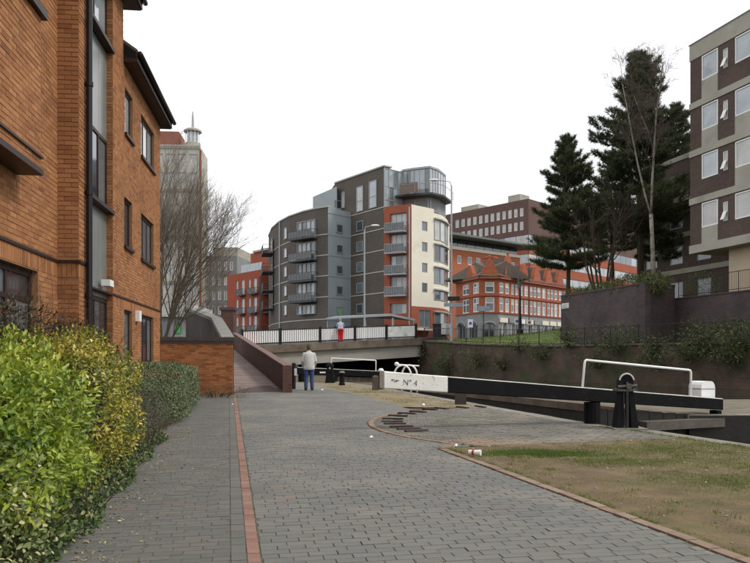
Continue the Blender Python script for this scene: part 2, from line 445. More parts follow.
# towpath ground: earth under the hedges, verge and paving
Ys = [-8 + .5 * i for i in range(int((52 + 8) / .5) + 1)]
Ys = sorted(set(Ys + [b for b, _ in bank if b >= -8]))
rows = [(Y, [-40, -14, -8, -5, -2.5, 0 if Y < 36 else -6.4, bank_x(Y) - .35, bank_x(Y) - .02]) for Y in Ys]
rows = [(Y, sorted(xs)) for Y, xs in rows]
tow = struct(sheet('towpath_ground', rows, M_SOIL, lambda x, Y: gz(Y) - .035))
# the towpath-side canal wall (coping stones are parts of it)
mb = MB()
bp_ = [(bank_x(Y), Y) for Y in [-8, 0, 8, 10, 12, 13.2, 14.2, 15.0, 18, 22, 26, 30, 34, 37, 44, 52]]
for (x0, y0), (x1, y1) in zip(bp_, bp_[1:]):
    mb.add([(x0, y0, -1.6), (x1, y1, -1.6), (x1, y1, gz(y1) - .12), (x0, y0, gz(y0) - .12)], [(0, 1, 2, 3)])
lockwall = struct(mb.build('canal_wall', mat('slimy_tow_wall', (.03, .026, .02), .6, var=.4, scale=2, bump=.4, bscale=12)))
def coping_run(P, zf, w, h, step, parent, name='coping_stone', m=None):
    for (x0, y0), (x1, y1) in zip(P, P[1:]):
        L = math.hypot(x1 - x0, y1 - y0); n = max(1, round(L / step))
        dx, dy = (x1 - x0) / L, (y1 - y0) / L
        for i in range(n):
            a, b = i * L / n + .006, (i + 1) * L / n - .006
            q = MB(); nx, ny = -dy, dx
            P4 = [(x0 + dx * a + nx * w, y0 + dy * a + ny * w), (x0 + dx * a - nx * .03, y0 + dy * a - ny * .03), (x0 + dx * b - nx * .03, y0 + dy * b - ny * .03), (x0 + dx * b + nx * w, y0 + dy * b + ny * w)]
            j = random.uniform(-.006, .006)
            q.prism([(x, y, zf(y) - h) for x, y in P4], [(x, y, zf(y) + j) for x, y in P4])
            q.build(name, m or M_CONC, parent, recalc=True)
coping_run([p for p in bp_ if 6 < p[1] < 40], lambda y: gz(y) - .005, .36, .16, 1.0, lockwall)

# water: tail of the lock and chamber (low), head of the lock and the side channel (high)
WLO, WHI = -.42, .22
mb = MB(); mb.add([(-30, -60, WLO), (60, -60, WLO), (60, 37.2, WLO), (-30, 37.2, WLO)], [(0, 1, 2, 3)])
struct(mb.build('tail_water', m_water))
# island between lock and side channel
isl = [(lock_x(16.0) + 2.45, 16.0), (13, 15.6), (30, 15), (60, 13), (60, 21), (30, 21.6), (12.5, 22.2), (7.4, 22.2), (3.6, 28.5), (lock_x(37) + 2.9, 37.2), (lock_x(37) + 2.3, 37.2), (lock_x(30) + 2.35, 30), (lock_x(22) + 2.4, 22)]
ZI = .34
mb = MB(); mb.prism([(x, y, -1.6) for x, y in isl], [(x, y, ZI) for x, y in isl])
mb.m = [1] * len(mb.m); mb.m[-1] = 0; mb.m[-2] = 0
island = struct(mb.build('lock_island', [mat('island_earth', (.145, .125, .09), .95, var=.3, scale=2), mat('slimy_lock_wall', (.026, .023, .018), .6, var=.4, scale=2, bump=.4, bscale=12, blotch=((.03, .034, .015), 1.2, .5, .7))]))
coping_run([(60, 13), (30, 15), (13, 15.6), (lock_x(16.0) + 2.45, 16.0)][1:], lambda y: ZI + .012, -.36, .2, 1.1, island)
coping_run([(lock_x(37) + 2.3, 37.2), (lock_x(30) + 2.35, 30), (lock_x(22) + 2.4, 22), (lock_x(16.0) + 2.45, 16.0)], lambda y: ZI + .012, .36, .2, 1.1, island, m=M_CONC_BROWN)
# far canal wall line
FW = [(22.5, 20.5), (19.3, 26), (16.2, 31.6), (9.9, 43.6), (6.6, 50), (3.3, 56.2), (2.6, 60), (2.4, 66)]
FWZ = [2.36, 2.36, 2.34, 2.36, 2.62, 2.98, 2.6, 2.45]
hi = [(-9, 37.3), (lock_x(37) + 2.8, 37.3), (3.65, 28.55), (7.4, 22.25), (12.5, 22.25), (30, 21.65), (60, 21.05)]
mb = MB(); V = [(x, y, WHI) for x, y in hi] + [(60, 62, WHI), (30, 66, WHI), (-9, 66, WHI)]
mb.add(V, [tuple(range(len(V)))]); struct(mb.build('canal_water', m_water))

# ------------------------------------------------------------------ paving
TD = Vector((-.196, .981)); RD = Vector((.981, .196))
def red_x(Y): return .19 - .2 * Y
def hedge_x(Y): return -1.35 - .185 * Y
def kerb_x(Y): return 4.39 - .286 * Y
RA = 4.62
def right_x(Y):
    if Y < 11.7: return kerb_x(Y)
    if Y < 18.6:
        d = RA ** 2 - (Y - HY) ** 2
        return HX - math.sqrt(max(d, .1))
    a = HX - math.sqrt(RA ** 2 - (18.6 - HY) ** 2)
    return a + (Y - 18.6) * (-.25) if Y < 24 else a - 1.35 - (Y - 24) * .33
brick_cells = []       # (centre x, centre y, length along rows, width, material)
o0 = Vector((red_x(2.6), 2.6))
ROWP, BP = .1125, .2275
for k in range(235):
    q = o0 + TD * (k * ROWP)
    if q.y > 27.6: break
    jit = random.uniform(-.045, .045) + (k % 2) * BP / 2 + (k % 3) * .015
    n0 = int(2 / BP)
    for i in range(0, 45):                                   # the wide path to the right of the red line
        a = .058 + (i - 1) * BP + jit
        a0, a1 = max(a, .058), a + BP - random.choice((.003, .003, .004, .005, .008))
        if a1 - a0 < .05: continue
        c = q + RD * ((a0 + a1) / 2)
        rx = right_x(c.y)
        if c.x + (a1 - a0) / 2 > rx - .11: 
            a1 = a0 + (rx - .11 - (q + RD * a0).x) * 1.0
            if a1 - a0 < .05: break
            c = q + RD * ((a0 + a1) / 2)
            brick_cells.append((c.x, c.y, a1 - a0, ROWP - .0045, 0)); break
        brick_cells.append((c.x, c.y, a1 - a0, ROWP - .0045, 0))
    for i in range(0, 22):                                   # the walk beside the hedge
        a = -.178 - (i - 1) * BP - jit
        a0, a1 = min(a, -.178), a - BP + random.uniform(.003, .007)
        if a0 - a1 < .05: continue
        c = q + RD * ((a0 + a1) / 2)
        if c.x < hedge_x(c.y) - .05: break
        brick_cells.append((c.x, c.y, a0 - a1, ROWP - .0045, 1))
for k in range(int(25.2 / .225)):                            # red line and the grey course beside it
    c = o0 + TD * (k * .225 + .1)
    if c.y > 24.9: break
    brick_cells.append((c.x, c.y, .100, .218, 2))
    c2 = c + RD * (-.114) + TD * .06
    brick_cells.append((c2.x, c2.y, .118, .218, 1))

def sheet_path():
    rows = []
    Y = 2.3
    while Y < 35.6:
        xl = hedge_x(Y) - .1
        xr = right_x(Y) - .10
        if Y > 25: xl = max(xl, -5.4)
        xr = min(xr, bank_x(Y) - .4)
        rows.append((Y, [xl + (xr - xl) * t / 6 for t in range(7)])); Y += .3
    return sheet('towpath', rows, M_GROUT, lambda x, Y: gz(Y) - .0065)
path = struct(sheet_path())
# beyond 27.4 m the single bricks are too small to tell apart
rows = []
Y = 27.5
while Y < 35.4:
    rows.append((Y, [max(-5.2, -3.3 - (Y - 27) * .5 if Y > 28 else -3.6), min(right_x(Y), bank_x(Y) - .45)])); Y += .5
o = sheet('far_paving', rows, mat('far_paving', (.165, .163, .15), .8, var=.25, scale=2.5, bump=.3, bscale=30), lambda x, Y: gz(Y) - .002)
o.parent = path
PMATS = [M_PAVE, M_PAVE_L, M_PAVE_RED]
def paver(mb, cx, cy, lr, lt, z, tint, e=.0028, h=.014):
    def P(a, b, zz): 
        p = Vector((cx, cy)) + RD * a + TD * b
        return (p.x, p.y, zz + SL * (p.y - cy))
    A, B = lr / 2, lt / 2
    mb.hexa([P(-A, -B, z - h), P(A, -B, z - h), P(A, B, z - h), P(-A, B, z - h),
             P(-A + e, -B + e, z), P(A - e, -B + e, z), P(A - e, B - e, z), P(-A + e, B - e, z)], 0, tint, bottom=False)
def visible(c): return c[1] > 5.45 and abs(c[0] / c[1]) < .512
vis = sorted([i for i, c in enumerate(brick_cells) if visible(c) and c[2] * c[3] > .015], key=lambda i: brick_cells[i][1])
solo = set(vis[:300])
bulk = [MB(), MB(), MB()]
var_mesh = {}
for i, (cx, cy, lr, lt, mi) in enumerate(brick_cells):
    z = gz(cy) + random.uniform(-.002, .002) + (random.uniform(-.004, .005) if random.random() < .10 else 0)
    if i in solo:
        key = (mi, round(lr, 2), round(lt, 2), random.randrange(7))
        if key not in var_mesh:
            q = MB(); A, B, e, h = lr / 2, lt / 2, .0028, .014
            RDl = RD; 
            def P(a, b, zz):
                p = RD * a + TD * b; return (p.x, p.y, zz + SL * p.y)
            q.hexa([P(-A, -B, -h), P(A, -B, -h), P(A, B, -h), P(-A, B, -h), P(-A + e, -B + e, 0), P(A - e, -B + e, 0), P(A - e, B - e, 0), P(-A + e, B - e, 0)], 0, (key[3] + random.random()) / 7.0, bottom=False)
            var_mesh[key] = q.mesh('paving_brick', PMATS[mi])
        b_ = link('paving_brick', var_mesh[key], path, world=False); b_.location = (cx, cy, z)
    else:
        paver(bulk[mi], cx, cy, lr, lt, z, random.random())
for mb, m in zip(bulk, PMATS): stuff(mb.build('paving_bricks', m, path))

# kerb bricks along the verge and round the swing of the balance beam
def kerb_pts():
    P = [(kerb_x(Y), Y) for Y in (2.3 + .05 * i for i in range(int((11.7 - 2.3) / .05)))]
    a = math.atan2(11.75 - HY, kerb_x(11.75) - HX)
    a = a + 2 * math.pi if a < 0 else a
    while a > math.radians(139):
        P.append((HX + RA * math.cos(a), HY + RA * math.sin(a))); a -= .012
    return P
kp = kerb_pts(); kb = MB(); acc = 0; start = kp[0]; solo_k = 0
kerb = MB()
nk = 0
i0 = 0
for i in range(1, len(kp)):
    if math.dist(kp[i0], kp[i]) >= .225:
        (x0, y0), (x1, y1) = kp[i0], kp[i]; i0 = i
        L = math.dist((x0, y0), (x1, y1)); d = Vector(((x1 - x0) / L, (y1 - y0) / L)); nrm = Vector((d.y, -d.x))
        q = MB(); z = random.uniform(0, .008); e = .004; a, b = .004, L - .004
        def K(s, w, up): 
            p = Vector((x0, y0)) + d * s + nrm * w; return (p.x, p.y, gz(p.y) + up)
        q.hexa([K(a, -.09, -.04), K(b, -.09, -.04), K(b, .03, -.04), K(a, .03, -.04), K(a + e, -.09 + e, .006 + z), K(b - e, -.09 + e, .006 + z), K(b - e, .03 - e, .006 + z), K(a + e, .03 - e, .006 + z)], 0, random.random(), bottom=False)
        q.build('kerb_brick', M_KERB, path); nk += 1

# verge of worn grass right of the kerb
GD = Vector((.961, .277))
def verge_top(x): return 11.75 + (x - 1.03) * .288
rows = []
Y = 2.2
import mathutils
def vnoise(x, y, s=1.0): return mathutils.noise.noise((x * s, y * s, 3.1))
xs_n = 46
while Y < 15.01:
    xl = kerb_x(Y) + .02
    if Y > 11.7: xl = 1.03 + (Y - 11.75) / .288
    xr = bank_x(Y) - .33
    if xl < xr: rows.append((Y, [xl + (xr - xl) * t / xs_n for t in range(xs_n + 1)]))
    Y += .11
verge = struct(sheet('grass_verge', rows, M_VERGE, lambda x, Y: gz(Y) - .004 + .022 * vnoise(x, Y, 1.3) + .012 * vnoise(x, Y, 5)))

# apron of brick paving inside the swing of the beam
rows = []
Y = 11.7
while Y < 19.8:
    d = RA ** 2 - (Y - HY) ** 2
    xl = HX - math.sqrt(max(d, .01)) + .02
    xr = min(bank_x(Y) - .34, 1.03 + (Y - 11.75) / .288 + .06 if Y < 15 else 99)
    if xr > xl: rows.append((Y, [xl + (xr - xl) * t / 8 for t in range(9)]))
    Y += .12
apron = struct(sheet('lock_apron', rows, M_GROUT, lambda x, Y: gz(Y) - .008))
mb = MB(); RDs, TDs = RD, TD
RD, TD = GD, Vector((-.277, .961))
C0 = Vector((-2.0, 9.4)); cnt = 0
for k in range(110):
    for i in range(50):
        c = C0 + TD * (k * ROWP) + RD * (i * BP + (k % 2) * BP / 2)
        if math.hypot(c.x - HX, c.y - HY) > RA - .14 or c.x > bank_x(c.y) - .46 or c.y > 19.7: continue
        if c.y < 15 and c.y < verge_top(c.x) + .03: continue
        paver(mb, c.x, c.y, BP - .008, ROWP - .007, gz(c.y) + random.uniform(-.006, .004), (.86 + .14 * random.random()) if (c.y < 15 and c.y - verge_top(c.x) < .95 and c.x < 2.4 + random.uniform(-.5, .5)) else .8 * random.random())
RD, TD = RDs, TDs
stuff(mb.build('apron_bricks', M_APRON, apron))
# raised brick treads for pushing the beam
for (a, b) in [(290, 260), (242, 246), (197, 233), (155, 214), (138, 201), (142, 184), (176, 165), (232, 150), (300, 139), (375, 124), (447, 118), (578, 112), (690, 107)]:
    x, y = gp(370 + a / 6.25, 390 + b / 6.25)
    dv = Vector((HX - x, HY - y)).normalized()
    n = 2
    for j in range(n):
        q = MB(); c = Vector((x, y)) + dv * ((j - .5) * .235)
        q.obox((c.x, c.y, gz(c.y) + .002), (dv.x, dv.y, SL * dv.y), (.230, .095, .07))
        q.build('tread_brick', M_TREAD, apron)
# trodden dirt between path and lock beyond the apron
rows = []
Y = 16.5
while Y < 35:
    xl = right_x(Y) - .12
    if Y < 19.6: xl = HX - math.sqrt(max(RA ** 2 - (Y - HY) ** 2, .02)) - .0
    xr = bank_x(Y) - .33
    if Y > 18 and xr > xl: rows.append((Y, [xl + (xr - xl) * t / 10 for t in range(11)]))
    Y += .25
struct(sheet('dirt_strip', rows, M_DIRT, lambda x, Y: gz(Y) - .006 + .01 * vnoise(x, Y, 2)))

# ================================================================== the brick building on the left
KS = math.hypot(1, .1164)
FD = (-.1164, 1.0)
F1 = Fr((-3.74, 0), FD); FP = Fr((-3.40, 0), FD); F2 = Fr((-4.33, 0), FD); FB = Fr((-3.40, 0), FD)
lb = thing('brick_building', (-6, 14, .1), 'three storey orange brick building with dark brown window frames beside the hedges', 'building')
Z0, ZB = -.1, 3.15
s_ = lambda Y: Y * KS
# near block
gw = (s_(7.9), s_(10.83), 1.35, 2.88)
bayS = (s_(4.0), s_(9.98), 4.14, 9.0)
mb = MB(); wall_sheet(mb, F1, s_(-3), s_(11.72), Z0, 11.6, [gw], reveal=.13, thick=4.5); near = mb.build('near_wall', M_MORTAR, lb)
bricks(F1, s_(5.5), s_(11.72), Z0, 11.5, [gw, (bayS[0], bayS[1] - .02, bayS[2], 9.0)], 'bricks', M_BRICK, near, soldier=[(s_(5.5), s_(11.72), 2.895, 3.125)])
window(F1, lb, gw[0], gw[1], gw[2], gw[3], o=-.09, fw=.085, mull=(.34, .67), trans=(.72,), fm=M_BROWNFRAME, pm=[M_GLASS, M_GLASS_MID])
sill(F1, lb, gw[0] - .08, gw[1] + .08, gw[2] - .10, gw[2] - .005, -.05, .10, M_BROWNFRAME)
# projecting bay with dark soffit
FBY = Fr((-3.41, 0), FD)
bw2 = (s_(6.2), s_(8.9), 6.36, 7.7)
mb = MB(); wall_sheet(mb, FBY, bayS[0], bayS[1], 4.36, 9.0, [bw2], reveal=.13, thick=.31); bay = mb.build('bay', M_MORTAR, lb)
bricks(FBY, s_(5.5), bayS[1], 4.375, 8.9, [bw2], 'bricks', M_BRICK, bay)
EB = Fr(FBY.p(bayS[1], 0)[:2], (-FBY.n[0], -FBY.n[1]))
bricks(EB, 0, .31, 4.375, 8.9, [], 'bricks', M_BRICK, bay)
bricks(FBY, s_(5.5), bayS[1], 4.19, 4.33, [], 'bricks', M_BRICK, bay, h=.006)
mb = MB(); fbox(mb, FBY, bayS[0], bayS[1] - .002, 4.18, 4.36, -.30, -.001); mb.build('bay_base', M_MORTAR, bay)
mb = MB(); fbox(mb, FBY, bayS[0], bayS[1] + .03, 4.325, 4.358, -.3, .035); fbox(mb, FBY, bayS[0], bayS[1] + .03, 4.10, 4.178, -.31, .03); mb.build('soffit', M_BROWNFRAME, bay)
window(FBY, lb, *bw2, o=-.08, fw=.08, mull=(.5,), fm=M_BROWNFRAME, pm=M_GLASS_SKY)
sill(FBY, lb, bw2[0] - .1, bayS[1] + .06, 6.24, 6.355, -.1, .08, M_BROWNFRAME)
# black string course under the soldier bricks' top
mb = MB(); fbox(mb, F1, s_(-3), s_(11.72), 3.13, 3.175, -.03, .028); mb.build('string_course', M_BROWNFRAME, lb)
# corner pier: its end face is laid brick by brick
FE = Fr(F1.p(s_(11.72), 0)[:2], F1.n)
mb = MB()
fbox(mb, F1, s_(11.723), s_(12.22), Z0, 11.6, -.9, .336); pier = mb.build('pier', M_MORTAR, lb)
n_p = 0
vm = {}
for a, b, c, d in brick_list(FE, .0, .338, 1.2, 8.6, [], soldier=[(0, .338, 2.895, 3.125)]):
    q = MB(); brick_hexa(q, FE, a, b, c, d, .0055 + random.uniform(-.0025, .0025), random.random())
    if n_p < 300: q.build('brick', M_BRICK, pier); n_p += 1
bricks(FE, 0, .338, Z0, 1.2, [], 'bricks', M_BRICK, pier); bricks(FE, 0, .338, 8.6, 11.5, [], 'bricks', M_BRICK, pier)
bricks(FP, s_(11.76), s_(12.22), Z0, 11.5, [], 'bricks', M_BRICK, pier, soldier=[(s_(11.76), s_(12.22), 2.895, 3.125)])
mb = MB(); fbox(mb, FE, -.02, .37, 3.13, 3.175, -.05, .026); fbox(mb, FP, s_(11.70), s_(12.22), 3.13, 3.175, -.05, .027); mb.build('string_course', M_BROWNFRAME, pier)
mb = MB(); fbox(mb, F1, s_(-3.2), s_(12.7), 11.6, 11.9, -4.6, .75); mb.build('eaves', M_BROWNFRAME, lb)
# far block: higher part with the glazed slot, lower part with the windows
slot = (s_(15.6), s_(17.85), -.05, 10.4)
wins = [(19.04, 20.0, 1.45, 2.87), (21.2, 23.15, 1.45, 2.87), (19.04, 20.0, 4.55, 5.83), (21.2, 23.15, 4.5, 5.83), (19.12, 20.08, 7.52, 8.72), (21.2, 23.25, 7.5, 8.72)]
wins = [(s_(a), s_(b), c, d) for a, b, c, d in wins]
mb = MB(); wall_sheet(mb, F2, s_(12.22), s_(18.95), Z0, 10.8, [slot, *[w for w in wins if w[1] < s_(18.95)]] , reveal=.16, thick=4.5)
fw = mb.build('tall_wall', M_MORTAR, lb)
sold = [(s_(12.22), s_(24.3), 2.895, 3.125)]
def clipw(a, b): return [w for w in wins if w[0] < b and w[1] > a]
mb = MB(); wall_sheet(mb, F2, s_(18.95), s_(24.3), Z0, 9.3, [(max(w[0], s_(18.95)), w[1], w[2], w[3]) for w in wins], reveal=.13, thick=4.5); lw = mb.build('low_wall', M_MORTAR, lb)
# openings that start left of the joint between both parts
mb = MB()
bricks(F2, s_(12.22), s_(18.95), Z0, 10.75, [slot] + wins, 'bricks', M_BRICK, fw, soldier=[(s_(12.22), slot[0], 2.895, 3.125), (slot[1], s_(18.95), 2.895, 3.125)])
bricks(F2, s_(18.95), s_(24.3), Z0, 9.25, wins, 'bricks', M_BRICK, lw, soldier=[(s_(18.95), s_(24.3), 2.895, 3.125)])
# reveal of the slot, facing the path
FR = Fr(F2.p(slot[1], 0, -.15)[:2], F2.n)
bricks(FR, 0, .15, .0, 10.4, [], 'bricks', M_BRICK, fw, h=.005, jit=.002)
mb = MB(); fbox(mb, F2, s_(12.22), slot[0], 3.13, 3.175, -.03, .028); fbox(mb, F2, slot[1], s_(24.32), 3.13, 3.175, -.03, .028); mb.build('string_course', M_BROWNFRAME, lb)
for i, w in enumerate(wins):
    mull = (.5,) if i % 2 == 0 else (.33, .66)
    window(F2, lb, *w, o=-.07, fw=.075, mull=() if i % 2 == 0 else mull, fm=M_BROWNFRAME, pm=[M_GLASS, M_GLASS_MID] if i < 4 else [M_GLASS_SKY, M_CURTAIN])
    sill(F2, lb, w[0] - .04, w[1] + .05, w[2] - .085, w[2] - .004, -.06, .07, M_BROWNFRAME)
# the slot: door, spandrels and windows
a, b = slot[0] + .01, slot[1] - .01
window(F2, lb, a, b, .12, 3.02, o=-.14, fw=.09, mull=(.5,), fm=M_BROWNFRAME, pm=M_GLASS, name='door')
window(F2, lb, a, b, 5.2, 6.88, o=-.14, fw=.08, mull=(.33, .66), fm=M_BROWNFRAME, pm=[M_GLASS, M_GLASS_MID])
window(F2, lb, a, b, 9.15, 10.38, o=-.14, fw=.08, mull=(.5,), fm=M_BROWNFRAME, pm=M_GLASS_SKY)
for z0, z1 in ((3.03, 5.1), (6.89, 9.04)):
    for q0, q1 in ((0, .33), (.335, .66), (.665, 1)):
        mb = MB(); fbox(mb, F2, a + (b - a) * q0, a + (b - a) * q1, z0, z1, -.16, -.135 - (.012 if q0 else 0)); mb.build('spandrel_panel', M_PANEL, lb)
for z in (5.1, 9.05): sill(F2, lb, a - .04, b + .06, z, z + .085, -.14, .04, M_BROWNFRAME)
mb = MB(); fbox(mb, F2, a, b, 3.13, 3.17, -.13, .0); mb.build('string_course', M_BROWNFRAME, lb)
mb = MB(); c = F2.p(s_(17.2), 3.36, .03); mb.obox(c, (FD[0], FD[1], 0), (.36, .2, .15)); mb.build('wall_lamp', M_WHITEMETAL, lb)
mb = MB(); mb.obox(F2.p(s_(20.55), 2.78, .06), (FD[0], FD[1], 0), (.28, .12, .30)); mb.build('alarm_box', M_WHITEMETAL, lb)
# eaves, gutters and roofs
def eave(f, y0, y1, z, parent, proj=.5):
    mb = MB(); fbox(mb, f, s_(y0), s_(y1), z, z + .10, -.2, proj - .04); fbox(mb, f, s_(y0), s_(y1) , z + .02, z + .24, proj - .04, proj); mb.build('eaves', M_BROWNFRAME, parent)
    mb = MB(); mb.tube([f.p(s_(y0), z + .22, proj + .065), f.p(s_(y1) + .04, z + .22, proj + .065)], .07, 10); mb.build('gutter', M_BLACKPIPE, parent, smooth=True)
    mb = MB(); P = lambda s, o, zz: f.p(s, zz, o)
    A, B = s_(y0), s_(y1)
    mb.prism([P(A, proj, z + .25), P(B, proj, z + .25), P(B, -2.8, z + 2.4), P(A, -2.8, z + 2.4)], [P(A, proj, z + .33), P(B, proj, z + .33), P(B, -2.8, z + 2.5), P(A, -2.8, z + 2.5)]); 
    mb.prism([P(A, -2.8, z + 2.4), P(B, -2.8, z + 2.4), P(B, -6, z + .25), P(A, -6, z + .25)], [P(A, -2.8, z + 2.5), P(B, -2.8, z + 2.5), P(B, -6, z + .33), P(A, -6, z + .33)])
    mb.build('roof', M_ROOF, parent, recalc=True)
eave(F2, 18.952, 24.55, 9.3, lb, .36); eave(F2, 12.23, 19.3, 10.8, lb, .42)
mb = MB(); wall_sheet(mb, Fr(F2.p(s_(24.3), 0)[:2], (-F2.n[0], -F2.n[1])), 0.001, 4.5, Z0, 9.3, thick=.2); mb.build('end_wall', M_BRICK, lb)
# rainwater pipe in front of the pier
mb = MB(); px_, py_ = FP.p(s_(12.08), 0, .075)[:2]
mb.tube([(px_, py_, .0), (px_, py_, 11.6)], .052, 10)
for z in (1.0, 2.6, 4.3, 6.1, 7.9, 9.6):
    mb.tube([(px_, py_, z), (px_, py_, z + .07)], .066, 10); mb.box(px_ - .14, px_, py_ - .02, py_ + .02, z + .01, z + .06)
mb.build('drainpipe', M_BLACKPIPE, lb, smooth=False)

# ================================================================== garden wall, ramp and its parapets
gwa, gwb = (-7.14, 24.32), (-4.82, 24.72)
GW = Fr(gwa, (gwb[0] - gwa[0], gwb[1] - gwa[1])); LGW = math.dist(gwa, gwb)
gwt = thing('garden_wall', (-6, 24.5, .34), 'low orange brick wall with dark coping at the corner of the ramp', 'wall')
mb = MB(); wall_sheet(mb, GW, 0, LGW, .1, 2.08, thick=.33); gwall = mb.build('wall', M_MORTAR, gwt)
bricks(GW, 0, LGW, .3, 2.08, [], 'bricks', M_BRICK_WALL, gwall)
GE = Fr(gwb, (-GW.n[0], -GW.n[1])); bricks(GE, 0, .33, .3, 2.08, [], 'bricks', M_BRICK_WALL, gwall)
x = -.06
while x < LGW + .02:                                             # coping bricks on edge
    q = MB(); fbox(q, GW, x, x + .068, 2.17, 2.305 + random.uniform(-.004, .004), -.38, .055); q.build('coping_brick', M_TREAD, gwt); x += .076
mb = MB(); fbox(mb, GW, -.05, LGW + .03, 2.08, 2.166, -.36, .03); mb.build('coping_course', M_TREAD, gwt)

def ramp_z(Y): return max(gz(Y), .37 + (Y - 26.0) * .0935)
RPL = [(-4.85, 25.05), (-5.6, 27.8), (-6.6, 31), (-8.6, 36), (-10.3, 40.5), (-12.5, 46.5)]
RPR = [(-3.28, 26.4), (-3.9, 28.5), (-4.75, 31.5), (-6.15, 36.3), (-7.55, 41.2), (-9.1, 46.6)]
m_ramp = brickmat('ramp_paving', (1, .2), (.21, .15, .13), (.26, .19, .165), (.07, .055, .05), bw=.45, bh=.05, var=.2)
mb = MB()
for i in range(len(RPL)):
    pass
Vr = []
for (a, b), (c, d) in zip(RPL, RPR):
    Vr += [(a, b, ramp_z((b + d) / 2)), (c, d, ramp_z((b + d) / 2))]
# front lip down to the towpath
q = MB(); q.add([(-4.82, 24.92, gz(25) + .002), (-3.25, 26.05, gz(26) + .002), (-3.28, 26.4, ramp_z(25.7) + .013), (-4.82, 25.07, ramp_z(25.7) + .013)], [(0, 1, 2, 3)])
mb.add([(-4.82, 24.9, gz(25) - .03), (-3.25, 26.0, gz(26) - .03)] + Vr, [(2 * i, 2 * i + 1, 2 * i + 3, 2 * i + 2) for i in range(len(RPL))])
ramp = mb.build('ramp', mat('ramp_base', (.085, .062, .056), .9, var=.2, scale=3)); struct(ramp)
q.build('threshold', mat('ramp_lip', (.165, .155, .14), .85, var=.2, scale=3), ramp)
# courses of ramp brick, each row a proud strip
for i in range(62):
    t = i / 62.0 * 4.999; k = int(t); w = t - k
    t2 = (i + .82) / 62.0 * 4.999; k2 = min(int(t2), 4); w2 = t2 - k2
    L0 = Vector(RPL[k]).lerp(Vector(RPL[k + 1]), w); R0 = Vector(RPR[k]).lerp(Vector(RPR[k + 1]), w)
    L1 = Vector(RPL[k2]).lerp(Vector(RPL[k2 + 1]), w2); R1 = Vector(RPR[k2]).lerp(Vector(RPR[k2 + 1]), w2)
    za, zb_ = ramp_z((L0.y + R0.y) / 2) + .012, ramp_z((L1.y + R1.y) / 2) + .012
    q = MB(); q.prism([(L0.x + .05, L0.y, za - .02), (R0.x - .05, R0.y, za - .02), (R1.x - .05, R1.y, zb_ - .02), (L1.x + .05, L1.y, zb_ - .02)],
                      [(L0.x + .05, L0.y, za), (R0.x - .05, R0.y, za), (R1.x - .05, R1.y, zb_), (L1.x + .05, L1.y, zb_)], tint=random.random())
    q.build('brick_course', mat('ramp_course', (.23, .165, .145), .85, var=.2, scale=3, ramp=[(0, (.19, .135, .12)), (1, (.27, .20, .17))]), ramp, recalc=True)

def parapet(name, P, Zt, zb, th, m, mc, label, capw=.05, caph=.10):
    """sloping wall along P (x,y) with top heights Zt; coping laid in lengths"""
    root = thing(name, (P[0][0], P[0][1], zb), label, 'wall')
    mb = MB(); mc_ = MB()
    offs = []
    for i in range(len(P)):
        a = Vector(P[max(i - 1, 0)]); b = Vector(P[min(i + 1, len(P) - 1)]); d = (b - a).normalized(); offs.append(Vector((-d.y, d.x)))
    for i in range(len(P) - 1):
        p0, p1, n0, n1 = Vector(P[i]), Vector(P[i + 1]), offs[i], offs[i + 1]
        q = [p0, p0 + n0 * -th, p1 + n1 * -th, p1]
        z0, z1 = Zt[i], Zt[i + 1]
        mb.prism([(v.x, v.y, zb) for v in q], [(q[0].x, q[0].y, z0 - caph), (q[1].x, q[1].y, z0 - caph), (q[2].x, q[2].y, z1 - caph), (q[3].x, q[3].y, z1 - caph)])
        L = (p1 - p0).length; k = max(1, int(L / .9))
        for j in range(k):
            t0, t1 = j / k + .004 / L, (j + 1) / k - .004 / L
            c = MB(); A, B = p0.lerp(p1, t0), p0.lerp(p1, t1); nA, nB = n0.lerp(n1, t0), n0.lerp(n1, t1)
            zA, zB = z0 + (z1 - z0) * t0, z0 + (z1 - z0) * t1
            q4 = [A + nA * capw, A - nA * (th + capw), B - nB * (th + capw), B + nB * capw]; zz = [zA, zA, zB, zB]
            c.prism([(v.x, v.y, z - caph + .001) for v, z in zip(q4, zz)], [(v.x, v.y, z) for v, z in zip(q4, zz)])
            c.build('coping', mc, root, recalc=True)
    mb.build('wall', m, root, recalc=True)
    return root
m_rw = brickmat('ramp_wall_brick', (-.29, 1), (.085, .038, .032), (.125, .055, .044), (.12, .085, .07), var=.3, scale=1.2)
m_rwl = brickmat('ramp_wall_dark', (-.33, 1), (.030, .023, .019), (.048, .036, .029), (.04, .034, .03), var=.25)
zr = [1.33] + [ramp_z(y) + .93 for _, y in RPR[1:]]
pr = parapet('ramp_parapet', RPR, zr, .2, .27, m_rw, mat('plum_coping', (.155, .095, .085), .85, var=.25, scale=3), 'plum brick parapet rising along the canal side of the ramp', capw=.02, caph=.07)
mb = MB(); q0 = Vector(RPR[0]); mb.obox((q0.x + .135, q0.y - .18, .76), (1, .1, 0), (.33, .35, 1.14)); mb.build('end_pier', M_RAMPBRICK, pr)
mb = MB(); mb.obox((q0.x - .08, q0.y + 1.0, .98), (-.29, 1, .09), (.22, .02, .16)); mb.build('plaque', M_CONC, pr)
parapet('ramp_wall', [(-5.22, 25.08), (-6.93, 31.1), (-10.45, 40.3)], [2.30, 3.32, 4.42], .2, .36, m_rwl, mat('grey_coping', (.19, .18, .165), .85, var=.2, scale=2), 'dark brick wall with sloping grey coping behind the low orange wall', capw=.04, caph=.14)
up = thing('brick_pier', (-9.55, 47.0, 2.0), 'dark square brick pier at the top of the ramp', 'pier')
part('shaft', M_RAMPBRICK, up, lambda q: q.box(-9.85, -9.05, 46.7, 47.4, 1.6, 4.66))
